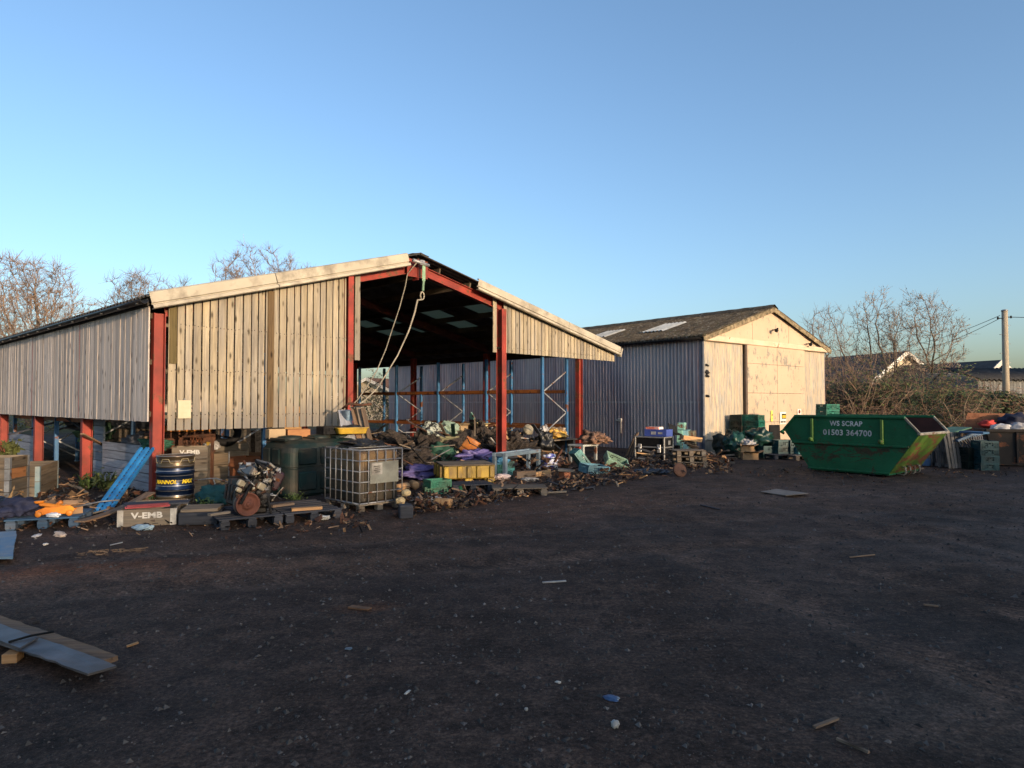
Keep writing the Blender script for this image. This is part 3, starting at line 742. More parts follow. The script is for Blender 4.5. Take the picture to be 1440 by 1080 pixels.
# ------------------------------------------------------------------ waste skip
m, n, p = base("scraped_green_paint"); v = n.vec(rand=False)
cc = n.ramp(n.noise(v, 1.6, 6, .6), [(.3, (.010, .082, .034)), (.7, (.016, .132, .056))])
sc = n.noise(n.vec((1.2, 1, 2.2), rand=False), 2.2, 9, .72, dist=1.2)
zc = n.new("SeparateXYZ"); n.link(v, zc.inputs[0])
low = n.ramp(zc.outputs[2], [(.15, .0), (.42, .11), (.68, .09), (.74, .0)])
pk = n.ramp(n.math('ADD', sc, low), [(.585, 0.0), (.64, 1.0)])
cc = n.mix(n.math('MULTIPLY', pk, .85), cc, n.ramp(n.noise(v, 14, 5), [(.3, (.03, .018, .012)), (.7, (.08, .04, .022))]))
cc = n.mix(n.ramp(n.noise(v, 6, 6, .7), [(.6, 0.0), (.7, .4)]), cc, (.05, .16, .09))
n.link(cc, p.inputs["Base Color"]); p.inputs["Roughness"].default_value = .6; p.inputs["Specular IOR Level"].default_value = .25
b = n.new("Bump"); b.inputs["Strength"].default_value = .5; b.inputs["Distance"].default_value = .05; n.link(n.noise(v, 3, 5), b.inputs["Height"]); n.link(b.outputs[0], p.inputs["Normal"])
M_skip = m
M_skipend = mat("sunlit_green_paint", (.10, .19, .025), (.05, .105, .02), rough=.6, rust=.42, rscale=4, rcol=(.1, .035, .02), scale=3, bump=.15, tone=0, rand=0, rstretch=(1, .5, 1))  # the skip's green with warm sunlight on the ends put into the colour
M_maroon = mat("maroon_rusted_inside", (.07, .022, .018), (.04, .014, .012), rough=.85, bump=.3, tone=0, rand=0)
M_rim = mat("pale_sunlit_rim", (.34, .32, .27), (.16, .14, .11), rough=.6, rust=.25, scale=9, bump=.1)  # sunlight on the right-hand rim edges is put into this pale colour
SKA = atan2(-.772, .636)
skip = thing("waste_skip", "scuffed green steel skip with white stencilled lettering and open sloping ends", "skip", (8.0, 16.0, 0), SKA)
WD = 1.75
bx, tx, ux, zb, zt, zu = .92, 1.57, 1.27, .07, 1.0, 1.36
side = [(-bx, zb), (bx, zb), (tx, zt), (ux, zu), (-ux, zu), (-tx, zt)]
for (y0, mm, nm) in ((0, [M_skip], "side_panel"), (WD-.012, [M_maroon], "side_panel")):
    q = MB(); q.prism(side, y0, y0+.012); q.build(nm, mm, skip)
q = MB(); q.box((0, WD/2, zb-.02), (2*bx, WD, .03)); q.build("floor_plate", M_skip, skip)
for sg in (-1, 1):
    q = MB(); q.bar((sg*bx, WD/2, zb), (sg*(tx-.01), WD/2, zt-.02), WD-.03, .012, (sg, 0, -.7)); q.build("end_panel", M_skipend, skip)
    q = MB(); q.bar((sg*tx, -.03, zt), (sg*tx, WD+.03, zt), .07, .06, ch=.008)
    q.bar((sg*tx, -.004, zt+.02), (sg*ux, -.004, zu), .05, .05, (0, 1, 0), ch=.008); q.bar((sg*tx, WD+.004, zt+.02), (sg*ux, WD+.004, zu), .05, .05, (0, 1, 0), ch=.008)
    q.build("end_rim", M_rim if sg > 0 else M_skip, skip)
q = MB(); q.bar((-ux-.02, -.012, zu), (ux+.02, -.012, zu), .07, .06, ch=.01); q.build("top_rim", M_skip, skip)
q = MB(); q.bar((-ux-.02, WD+.012, zu), (ux+.02, WD+.012, zu), .07, .06, ch=.01); q.build("top_rim", M_skip, skip)
q = MB(); q.bar((-1.36, -.02, .70), (1.36, -.02, .70), .045, .05, ch=.008); q.build("side_rib", M_skip, skip)
q = MB(); q.bar((-.95, -.012, zb+.01), (.95, -.012, zb+.01), .05, .04, ch=.008); q.build("bottom_rib", M_skip, skip)
M_ribl = mat("sunlit_rib_paint", (.12, .24, .05), (.07, .15, .03), rough=.5, rust=.2)  # skip green with yellowish sunlight on the ribs put into the colour
for x in (-.83, .80):
    q = MB(); q.bar((x, -.03, .74), (x, -.03, 1.3), .05, .06, (1, 0, 0), ch=.006)
    q.tube([(x, -.03, .80), (x, -.12, .80)], .03, 10); q.lathe([(.05, 0), (.05, .015)], 12, Matrix.Translation((x, -.12, .8)) @ Matrix.Rotation(pi/2, 4, 'X'))
    q.build("lifting_lug", M_ribl, skip)
q = MB(); q.tube([(-tx-.0, -.05, zt-.02), (-tx-.06, -.05, zt-.05), (-tx-.05, .05, zt-.09)], .035, 8); q.build("tipping_hook", M_skip, skip)
for k in range(4):
    y = .45+k*.28; q = MB()
    q.tube([(bx+.02, y, .04), (bx+.16, y, .03), (bx+.20, y, .08), (bx+.19, y, .2), (bx+.12, y, .22)], .018, 6)
    q.build("drain_lug", M_rim, skip)
q = MB(); text_on(q, "WS SCRAP", .165, Matrix.Translation((-.02, -.004, 1.19)), sx=.92, extrude=.001, bold=.004, spacing=1.08); q.build("lettering", M_letter, skip)
q = MB(); text_on(q, "01503 364700", .19, Matrix.Translation((.0, -.004, .97)), sx=.98, extrude=.001, bold=.004, spacing=1.06); q.build("lettering", M_letter, skip)

# second skip at the edge of the yard
M_skip2 = mat("dark_rusted_skip", (.03, .022, .018), (.015, .013, .012), rough=.8, rust=.27, rscale=2.5, rcol=(.10, .035, .015), bump=.4, scale=3)
M_skip2b = mat("faded_orange_panel", (.24, .095, .045), (.14, .06, .035), rough=.8, rust=.2, scale=2)
sk2p = at(1388, 655)
skip2 = thing("waste_skip", "dark rusty skip with faded orange back panel heaped with white sacks", "skip", sk2p, radians(-14))
q = MB(); q.prism([(.25, .05), (2.6, .05), (2.95, .95), (0, .95)], 0, .015); q.build("side_panel", M_skip2, skip2)
q = MB(); q.prism([(.25, .05), (2.6, .05), (2.95, .95), (2.95, 1.36), (.12, 1.40), (0, .95)], 1.5, 1.515); q.build("back_panel", M_skip2b, skip2)
q = MB(); q.bar((.25, .75, .05), (0, .75, .95), 1.5, .015, (-1, 0, -.3)); q.bar((2.6, .75, .05), (2.95, .75, .95), 1.5, .015, (1, 0, -.3)); q.box((1.42, .75, .04), (2.4, 1.5, .03)); q.build("end_panel", M_skip2, skip2)
q = MB(); q.bar((-.03, -.02, .95), (2.98, -.02, .95), .07, .08, ch=.01); q.bar((-.03, -.02, .95), (-.03, 1.5, .95), .07, .08, ch=.01); q.build("top_rim", M_skip2, skip2)
for x in (.7, 1.5, 2.3):
    q = MB(); q.bar((x, -.03, .1), (x, -.03, .9), .06, .05, (1, 0, 0), ch=.006); q.build("side_rib", M_skip2, skip2)
R2 = Matrix.Translation(sk2p) @ Matrix.Rotation(radians(-14), 4, 'Z')
for i, (x, y, z, s, lab, mm, cat) in enumerate((
        (.5, .4, .98, .2, "crumpled white sack at the near corner of the rusty skip", M_bagw, "sack"), (.95, .5, 1.0, .24, "largest crumpled white sack on top of the rusty skip load", M_bagw, "sack"),
        (1.5, .6, .98, .22, "white sack beside the dark blue bundle in the rusty skip", M_bagw, "sack"), (.38, .9, 1.1, .16, "small bright red rag in front of the orange skip panel", mat("red_cloth", (.5, .05, .04), rough=.8), "rag"),
        (1.1, 1.1, 1.14, .34, "dark blue bundle against the orange back panel of the skip", mat("navy_cloth", (.02, .025, .06), rough=.8), "bundle"))):
    q = MB(); q.blob((0, 0, 0), (s*1.25, s, s*.7), i+3, 3, .55, 2.2); one("sack" if cat == "sack" else cat, lab, cat, q, mm, R2 @ Vector((x, y, z)), i)
q = MB(); q.box((1.42, .75, .8), (2.5, 1.4, .2)); 
q2 = MB(); q2.blob((1.4, .75, .8), (1.35, .7, .17), 5, 4, .4, 4); q2.build("rubbish_load", M_bagk, skip2)

# ------------------------------------------------------------------ bare trees
import numpy as np
def grow(loc, cz, rz, rx, seed, name, label, natt=700, roots=1, step=.35, tw=.6, tipr=.011, buds=0, twn=4, kill=.75, barkm=None, flatb=.55, wob=.2, trunk=.22, gap=.0):
    """bare tree: limbs grow towards points spread through the crown's volume"""
    rg = np.random.RandomState(seed); r = random.Random(seed); at_ = []
    while len(at_) < natt:
        p = rg.uniform(-1, 1, 3); d = np.linalg.norm(p)
        if d > 1 or d < .25*rg.rand(): continue
        q_ = np.array([p[0]*rx, p[1]*rx, cz+p[2]*rz*(1 if p[2] > 0 else flatb)])
        nv_ = mnoise.noise(Vector(q_/rx*2.2)+Vector((seed, 0, 0)))
        if nv_ < gap-.35 or d > .82+.25*nv_+.1*rg.rand(): continue
        at_.append(q_)
    at_ = np.array(at_); nodes = []; par = []
    for k in range(roots):
        a_ = k*2*pi/roots+rg.rand(); o = np.array([cos(a_), sin(a_), 0])*.25*(roots > 1); d = np.array([cos(a_)*.25*(roots > 1), sin(a_)*.25*(roots > 1), 1.0]); pv = -1; p = o.copy(); p[2] = -.1
        top_ = cz-rz*flatb*.75
        while p[2] < top_:
            nodes.append(p.copy()); par.append(pv); pv = len(nodes)-1; d[:2] += rg.normal(0, .05, 2); p = p+d/np.linalg.norm(d)*step
    N = np.array(nodes); P = par[:]; best = np.full(len(at_), 1e9); bi = np.zeros(len(at_), int); alive = np.ones(len(at_), bool); new = list(range(len(N)))
    nodes = [x for x in N]
    for it in range(140):
        if not new or not alive.any(): break
        for i in new:
            d = np.linalg.norm(at_-nodes[i], axis=1); m_ = d < best; best[m_] = d[m_]; bi[m_] = i
        alive &= best > kill*step*2
        acc = {}
        for j in np.nonzero(alive)[0]:
            v = at_[j]-nodes[bi[j]]; acc.setdefault(bi[j], []).append(v/np.linalg.norm(v))
        new = []
        for i, vs_ in acc.items():
            d = np.mean(vs_, 0); l_ = np.linalg.norm(d)
            if l_ < .15: d = d+rg.normal(0, .3, 3)
            d = d/np.linalg.norm(d)
            if P[i] >= 0: pd = nodes[i]-nodes[P[i]]; d = d+.5*pd/np.linalg.norm(pd)
            d = d+rg.normal(0, wob, 3)+np.array([0, 0, .08]); d /= np.linalg.norm(d)
            nodes.append(nodes[i]+d*step); P.append(i); new.append(len(nodes)-1)
        if len(nodes) > 6000: break
    n_ = len(nodes); ch = [[] for _ in range(n_)]
    for i in range(n_):
        if P[i] >= 0: ch[P[i]].append(i)
    rad = [0.0]*n_
    for i in range(n_-1, -1, -1): rad[i] = tipr if not ch[i] else sum(rad[c_]**2.35 for c_ in ch[i])**(1/2.35)
    sc_ = trunk/max(rad); rad = [max(tipr, x*sc_) if x > tipr*2 else x for x in rad]
    tk = MB(); cw = MB(); bd = MB()
    V = [Vector(x) for x in nodes]
    for i in range(n_):
        if P[i] < 0 or len(ch[P[i]]) > 1:
            pts = [V[P[i]]] if P[i] >= 0 else []; rs = [min(rad[P[i]], rad[i]*1.25)] if P[i] >= 0 else []
            j = i
            while True:
                pts.append(V[j]); rs.append(rad[j])
                if len(ch[j]) != 1: break
                j = ch[j][0]
            if len(pts) > 1:
                big = rs[0] > tipr*3.2; (tk if big else cw).tube(pts, rs, 6 if big else 3, r.random(), False)
    for i in range(n_):
        if rad[i] > tipr*2.2: continue
        pd = (V[i]-V[P[i]]).normalized() if P[i] >= 0 else Vector((0, 0, 1))
        for _ in range(twn if not ch[i] else max(1, twn//2)):
            d = (pd*.7+Vector((r.gauss(0, .55), r.gauss(0, .55), r.gauss(.3, .4)))).normalized(); L = tw*r.uniform(.4, 1.1)
            e = V[i]+d*L*.5; e2 = e+(d+Vector((r.gauss(0, .25), r.gauss(0, .25), r.gauss(.15, .2)))).normalized()*L*.6
            cw.tube([V[i], e, e2], [tipr*.75, tipr*.6, tipr*.4], 3, r.random(), False)
            for _ in range(buds):
                q_ = V[i].lerp(e2, r.uniform(.3, 1.05)); s = r.uniform(.02, .05)
                a_ = Vector((r.gauss(0, 1), r.gauss(0, 1), r.gauss(0, 1))).normalized(); b_ = a_.orthogonal().normalized()
                bd.add([q_-a_*s, q_+b_*s*.6, q_+a_*s, q_-b_*s*.6], [(0, 1, 2, 3)], None, r.random())
    t = thing(name, label, "tree", loc, 0)
    tk.build("trunk", barkm or M_bark, t); c = cw.build("crown", M_twig, t)
    if bd.f: bd.build("buds", M_bud, c)
    return t
M_bark = mat("grey_brown_bark", (.2, .155, .11), (.1, .075, .055), rough=.95, stretch=(1, 1, .3), scale=8, bump=.5, tone=.25)
M_twig = mat("bare_twigs", (.28, .195, .14), (.165, .115, .085), rough=.95, bump=0, tone=.35)
M_bud = mat("pale_buds", (.34, .29, .2), (.22, .18, .13), rough=.9, bump=0, tone=.4)
M_twigr = mat("reddish_twigs", (.29, .19, .125), (.15, .092, .064), rough=.95, bump=0, tone=.4)
def ground_far(px, depth): return far(px, depth, -.02)
grow(ground_far(40, 48), 6.8, 6.0, 4.6, 21, "bare_tree", "tall spreading bare tree at the far left behind the barn roof", 2300, 1, .34, .8, .0145, twn=9, trunk=.2, flatb=.75, kill=.6)
grow(ground_far(208, 52), 6.6, 5.9, 4.3, 5, "bare_tree", "lower bare tree whose crown shows above the barn gutter corner", 1900, 1, .34, .8, .0145, twn=9, trunk=.17, kill=.6)
grow(ground_far(371, 58), 8.0, 7.4, 6.2, 9, "bare_tree", "broad bare crown rising behind the cream barge board of the barn", 2400, 1, .38, .85, .016, twn=8, trunk=.2, kill=.6)
grow(ground_far(1162, 44), 4.6, 4.1, 1.9, 13, "bare_tree", "thin grey bare tree next to the warehouse gable", 700, 2, .3, .7, .012, twn=5, trunk=.075, kill=.6)
grow(ground_far(1229, 36), 4.6, 3.7, 1.35, 31, "bare_tree", "narrow budding tree left of the cream house gable", 700, 3, .25, .5, .009, buds=3, twn=5, trunk=.06, gap=.1, kill=.6)
grow(ground_far(1293, 35), 4.2, 3.6, 2.25, 44, "bare_tree", "wider budding tree with forked stems right of the cream house gable", 1100, 3, .25, .55, .009, buds=3, twn=5, trunk=.065, gap=.1, kill=.6)

# shrubs and brambles beyond the skip
def shrub(loc, H, Wd, seed, label, stems, leaf=0, lm=None, tm=None, name="twiggy_shrub", sub=7):
    r = random.Random(seed); st = MB(); tw = MB(); lf = MB()
    for k in range(stems):
        a_ = r.uniform(0, 2*pi); out = r.random()
        p = Vector((cos(a_)*Wd*.25*out, sin(a_)*Wd*.25*out, -.05)); d = Vector((cos(a_)*out*.55, sin(a_)*out*.55, 1)).normalized()
        L = H*r.uniform(.55, 1.05); pts = [p]; n_ = 7
        for i in range(n_):
            d = (d+Vector((r.gauss(0, .13), r.gauss(0, .13), -.03*i*out+r.gauss(0, .05)))).normalized(); pts.append(pts[-1]+d*L/n_)
        r0 = r.uniform(.012, .035); st.tube(pts, [r0*(1-.75*i/n_) for i in range(n_+1)], 4, None, False)
        for _ in range(sub):
            i = r.randrange(1, n_); q_ = pts[i].lerp(pts[i+1], r.random()); dd = Vector((r.gauss(0, 1), r.gauss(0, 1), r.uniform(-.1, 1.1))).normalized(); l2 = r.uniform(.2, .5)*H*.5
            e = q_+dd*l2*.5+Vector((r.gauss(0, .06), r.gauss(0, .06), 0)); e2 = e+(dd+Vector((r.gauss(0, .4), r.gauss(0, .4), r.gauss(0, .3)))).normalized()*l2*.6
            tw.tube([q_, e, e2], [.011, .008, .005], 3, None, False)
            for _ in range(3):
                f_ = q_.lerp(e2, r.random()); g_ = f_+Vector((r.gauss(0, .22), r.gauss(0, .22), r.gauss(.08, .18)))
                tw.tube([f_, g_], [.006, .004], 3, None, False)
            for _ in range(leaf):
                f_ = q_.lerp(e2, r.random())+Vector((r.gauss(0, .13), r.gauss(0, .13), r.gauss(0, .13))); s = r.uniform(.03, .075)
                a2 = Vector((r.gauss(0, 1), r.gauss(0, 1), r.gauss(0, .7))).normalized(); b2 = a2.orthogonal().normalized()
                lf.add([f_-a2*s, f_+b2*s*.5, f_+a2*s, f_-b2*s*.5], [(0, 1, 2, 3)], None, None)
    t = thing(name, label, "shrub", loc, 0)
    st.build("stems", tm or M_twigr, t); tw.build("twigs", M_twigr, t)
    if lf.f: lf.build("leaves", lm or M_leafo, t)
    return t
M_leafo = mat("olive_leaf", (.11, .125, .03), (.05, .058, .018), rough=.7, tone=.5, bump=0)
M_leafd = mat("dark_evergreen_leaf", (.085, .11, .034), (.036, .052, .017), rough=.65, tone=.55, bump=0)
M_pstem = mat("pale_sapling_bark", (.36, .28, .18), (.22, .165, .11), rough=.9, bump=0, tone=.2)
for i, (px, dp, H, Wd, st, lf, lm, tm, lab) in enumerate((
    (1182, 31, 4.0, 2.8, 26, 8, M_leafo, None, "reddish bramble thicket against the right side of the warehouse"),
    (1203, 28, 3.6, 1.6, 9, 1, M_leafo, M_pstem, "cluster of pale upright sapling stems above the middle of the green skip"),
    (1222, 30.5, 3.6, 2.8, 30, 8, M_leafo, None, "tangled brown bramble between the pale saplings and the green bush"),
    (1258, 30, 3.5, 3.2, 34, 20, M_leafo, None, "olive green bush in front of the cream house gable"),
    (1300, 29, 3.3, 3.6, 36, 28, M_leafd, None, "dark evergreen bush below the forked budding tree"),
    (1246, 26.5, 2.1, 2.6, 26, 1, M_leafo, None, "low sprawl of dry bramble canes behind the skip's right end"),
    (1332, 28, 2.9, 2.8, 24, 16, M_leafd, None, "dark bush in front of the white sloping verge"),
    (1352, 26, 2.6, 2.0, 12, 1, M_leafo, M_pstem, "fan of tall pale bare shoots behind the blue-topped frames"),
    (1385, 26, 2.3, 2.4, 14, 3, M_leafo, M_pstem, "warm brown twiggy shrub left of the utility pole"),
    (1420, 26, 1.5, 2.4, 16, 6, M_leafd, None, "dark shrub at the foot of the utility pole"),
    (1454, 25, 1.5, 2.4, 16, 5, M_leafd, None, "dark shrub at the right edge before the grey shed"),
    (1168, 35, 4.6, 2.6, 22, 3, M_leafo, None, "tall brown thicket peeping past the warehouse corner"))):
    shrub(ground_far(px, dp), H, Wd, 50+i, lab, st, lf, lm, tm)
def bank(name, label, pts, n_tw, n_lf, Hf, seed, thick=2.5, lm=None):
    r = random.Random(seed); q = MB()
    def pt():
        t = r.random()*(len(pts)-1); i = int(t); a_ = Vector(pts[i]); b_ = Vector(pts[i+1]); p = a_.lerp(b_, t-i)
        h = Hf(t/(len(pts)-1))*(1+.3*mnoise.noise(p*.5)+.15*mnoise.noise(p*1.7))
        return p+Vector((r.gauss(0, .3), r.uniform(-.5, .5)*thick, 0)), h
    for _ in range(n_tw):
        p, h = pt(); z = h*r.random(); d = Vector((r.gauss(0, 1), r.gauss(0, .6), r.uniform(-.2, 1))).normalized()*r.uniform(.3, .9)
        a_ = p+Vector((0, 0, z)); m_ = a_+d*.5+Vector((r.gauss(0, .08), 0, r.gauss(0, .08))); q.tube([a_, m_, a_+d+Vector((0, 0, -.1))], [.012, .009, .005], 3, None, False, mi=0)
    for _ in range(n_lf):
        p, h = pt(); f_ = p+Vector((0, 0, h*r.random()**.8)); s = r.uniform(.05, .12)
        a2 = Vector((r.gauss(0, 1), r.gauss(0, 1), r.gauss(0, .7))).normalized(); b2 = a2.orthogonal().normalized()
        q.add([f_-a2*s, f_+b2*s*.55, f_+a2*s, f_-b2*s*.55], [(0, 1, 2, 3)], None, None, False, 1)
    return tag(q.build(name, [M_twigr, lm or M_leafd]), label, "undergrowth", kind="stuff")
bank("undergrowth", "dense dark bramble bank running behind the skips to the right edge", [ground_far(1150, 36), ground_far(1215, 31), ground_far(1300, 31.5), ground_far(1380, 29), ground_far(1470, 28)], 5200, 20000, lambda t: 2.5-.2*t if t < .6 else 2.4-2.6*(t-.6), 4, 2.6)
bank("hedge_bank", "low dark hedge seen under the barn cladding at the back of the field", [ground_far(-250, 42), ground_far(60, 44), ground_far(330, 46), ground_far(620, 52)], 2500, 9000, lambda t: 2.3, 6, 2.0, M_leafo)
shrub(ground_far(555, 44), 4.4, 4.0, 91, "pale green leafing bush seen through the open barn", 26, 14, M_leafo, M_pstem)

# ------------------------------------------------------------------ buildings beyond
M_tile = mat("slate_tiles", (.075, .07, .068), (.045, .042, .042), rough=.85, scale=5, bump=.3, bscale=18, tone=.1)
M_render = mat("cream_render", (.6, .5, .36), (.48, .4, .29), rough=.9, bump=.1, tone=.05)
M_verge = mat("white_verge", (.66, .64, .6), (.52, .5, .46), rough=.6, bump=0)
def house(loc, rz, wd, ln, ze, zr, label, wall, roof, verge, windows=()):
    t = thing("house", label, "house", loc, rz)
    q = MB(); q.prism([(-wd/2, 0), (wd/2, 0), (wd/2, ze), (0, zr-.06), (-wd/2, ze)], 0, ln); q.build("wall", wall, t)
    for sg in (-1, 1):
        k = (zr-ze)/(wd/2); o = .35
        q = MB(); q.bar((0, ln/2, zr+.05), (sg*(wd/2+o), ln/2, ze-k*o+.05), ln+.6, .09, (0, 0, 1)); q.build("roof", roof, t)
        q = MB(); q.bar((0, -.31, zr-.02), (sg*(wd/2+o), -.31, ze-k*o-.02), .05, .26, (0, 0, 1)); q.build("verge_board", verge, t)
    for (x, z, a_, b_) in windows:
        w_ = MB(); w_.box((x, -.01, z), (a_, .06, b_)); o = w_.build("window", M_verge, t)
        q = MB(); q.box((x, -.035, z), (a_-.12, .03, b_-.12)); q.build("pane", mat("dark_pane", (.03, .035, .04), rough=.1, bump=0), o)
    return t
house(far(1272, 46), radians(18), 6.2, 11, 3.1, 5.15, "cream gabled house with white verges behind the budding trees", M_render, M_tile, M_verge, ((-1.2, 2.2, 1.1, 1.1),))
h2 = house(far(1403, 40), radians(20), 5.6, 13, 2.2, 4.15, "low dark roofed outbuilding with white sloping verge and roof panel", M_render, M_tile, M_verge)
q = MB(); q.bar((.35, 1.5, 4.12), (1.3, 1.5, 3.45), 1.2, .05, (0, 0, 1)); q.build("roof_panel", mat("pale_panel", (.42, .46, .5), (.34, .38, .42), rough=.3, bump=0), h2)
shed = thing("shed", "grey boarded shed with dark corrugated roof behind the utility pole", "shed", far(1376, 31), radians(8))
q = MB()
for k in range(34): q.box((.1+k*.15, rnd.uniform(-.004, .004), 1.42), (.138, .03, 2.84))
q.build("wall", wood("grey_shed_boards", (.2, .205, .2), (.11, .112, .115), axis='z', tone=.3), shed)
q = MB()
def rf(u, v_): 
    x = -.25+u*5.6; return (x, -.35+2.2*v_, 2.78+.62*v_+.04*cos(2*pi*x/.25))
q.sheet(rf, 130, 2); o = q.build("roof", mat("dark_corrugated_roof", (.06, .058, .058), (.035, .034, .034), rough=.85, bump=.2), shed); md = o.modifiers.new("t", 'SOLIDIFY'); md.thickness = .03
q = MB(); q.box((2.6, 3.2, 1.6), (5.2, .05, 3.2)); q.box((0, 1.6, 1.4), (.04, 3.2, 2.8)); q.build("back_wall", mat("grey_shed_plain", (.16, .16, .16)), shed)
bung = house(far(518, 62), radians(-30), 8, 9, 2.3, 3.9, "distant brown roofed bungalow glimpsed through the open barn", M_render, mat("brown_tiles", (.2, .1, .06), (.13, .065, .04), rough=.9), M_verge)

# utility pole
pole = thing("utility_pole", "weathered wooden utility pole carrying two cables at the right", "utility pole", far(1415, 28.5))
q = MB(); q.tube([(0, 0, -.1), (0, 0, 2.7), (0, 0, 5.6)], [.14, .125, .11], 12, .5); q.build("shaft", wood("pole_timber", (.40, .34, .25), (.24, .2, .15), axis='z', tone=.05, knots=False), pole)
q = MB(); q.lathe([(.13, 0), (.12, .06), (.0, .09)], 12, Matrix.Translation((0, 0, 5.6))); q.build("cap", M_zinc, pole)
for k in range(8):
    q = MB(); sg = 1 if k % 2 else -1; q.tube([(sg*.1, 0, 0), (sg*.24, 0, .0)], .012, 5); q.build("step_peg", M_zinc, pole, (0, 0, 2.2+k*.4))
q = MB(); q.tube([(-.1, 0, 5.3), (-.28, 0, 5.3)], .02, 6); q.tube([(.1, 0, 5.35), (.26, 0, 5.35)], .02, 6); q.lathe([(.03, -.05), (.04, 0), (.03, .06)], 8, Matrix.Translation((-.29, 0, 5.3))); q.lathe([(.03, -.05), (.04, 0), (.03, .06)], 8, Matrix.Translation((.27, 0, 5.35))); q.build("insulator", M_black, pole)
def wire(p0, p1, sag):
    p0 = Vector(p0); p1 = Vector(p1); q = MB(); q.tube([p0.lerp(p1, i/24)-Vector((0, 0, sag*4*(i/24)*(1-i/24))) for i in range(25)], .013, 4, .5); return q
P0 = Vector(pole.location)
for (dz, e, z, sg) in ((5.3, far(1262, 60), 6.4, .5), (5.42, far(1240, 75), 8.4, .7)):
    q = wire((-.2, 0, dz), Vector(e)-P0+Vector((0, 0, z)), sg); q.build("cable", M_black, pole)
q = wire((.27, 0, 5.35), (16, -3, 5.7), .3); q.build("cable", M_black, pole)

# unseen hedge added behind the viewer to keep the low sun off the yard
Sx = Vector((sin(SUN_AZ), cos(SUN_AZ), 0)); Cx = Vector((-cos(SUN_AZ), sin(SUN_AZ), 0))
def hpos(s, c, z=0): return Sx*s+Cx*c+Vector((0, 0, z))
TE = tan(SUN_EL)
def htop(c): return (30+8.6)*TE
def thin(c): return 1.65-.115*max(0, c-3) if c < 13 else .5
hedge = thing("hedge", "long tall unseen hedge added behind the viewer to shade the yard", "hedge", (0, 0, 0))
q = MB(); q.sheet(lambda u, v_: hpos(30+(.8 if v_ > .5 else -.8), -40+u*90, 0 if v_ in (0, 1) else htop(0)-.2+.12*mnoise.noise(Vector((u*90, 0, 0)))), 120, 3); q.build("stems", M_leafd, hedge)  # solid sheet inside the added hedge, blocks the sun
q = MB(); r = random.Random(8)
def leafq(c, z, s, w_):
    f_ = hpos(30+w_, c, z)
    a2 = Vector((r.gauss(0, 1), r.gauss(0, 1), r.gauss(0, .7))).normalized(); b2 = a2.orthogonal().normalized()
    q.add([f_-a2*s, f_+b2*s*.6, f_+a2*s, f_-b2*s*.6], [(0, 1, 2, 3)], None, None)
for _ in range(9000): leafq(-40+90*r.random(), htop(0)-1.5*r.random()**2+r.gauss(0, .05), r.uniform(.08, .2), r.uniform(-1, 1))
for _ in range(5200):
    c = -30+60*r.random(); h_ = thin(c)*(1+.35*mnoise.noise(Vector((c*.5, 0, 0))))
    leafq(c, htop(0)+h_*r.random()**1.25, r.uniform(.07, .15), r.uniform(-.8, .8))
q.build("foliage", M_leafd, hedge)
# ------------------------------------------------------------------ builders of yard things
def edge(x0, y0, x1, y1, z=0.0):
    a_, b_ = at(x0, y0, z), at(x1, y1, z); d = b_-a_
    return Vector((a_.x, a_.y, z)), atan2(d.y, d.x), d.length
def gz(v): return Vector((v.x, v.y, gh(v.x, v.y)))
PALS = {}
def pallet(label, loc, rz, m, sx=1.2, sy=1.0, group=None, rot=None, name="pallet", key=None):
    k = (m.name, sx, sy)
    if k in PALS: return dup(PALS[k], loc, rz, label, group, rot)
    t = thing(name, label, "pallet", loc, rz, group, rot)
    q = MB()
    for i in range(7): q.box((sx/2+rnd.uniform(-.006, .006), .05+i*(sy-.1)/6, .133), (sx, .095, .02), (0, 0, rnd.uniform(-.006, .006)), .003)
    for x in (.07, sx/2, sx-.07): q.box((x, sy/2, .112), (.1, sy, .02), ch=.003)
    q.build("deck", m, t)
    for x in (.07, sx/2, sx-.07):
        for y in (.05, sy/2, sy-.05):
            q = MB(); q.box((0, 0, .061), (.12, .1, .08), ch=.004); q.build("block", m, t, (x, y, 0))
        q = MB(); q.box((x, sy/2, .011), (.1, sy, .02), ch=.003); q.build("skid", m, t)
    PALS[k] = t; return t
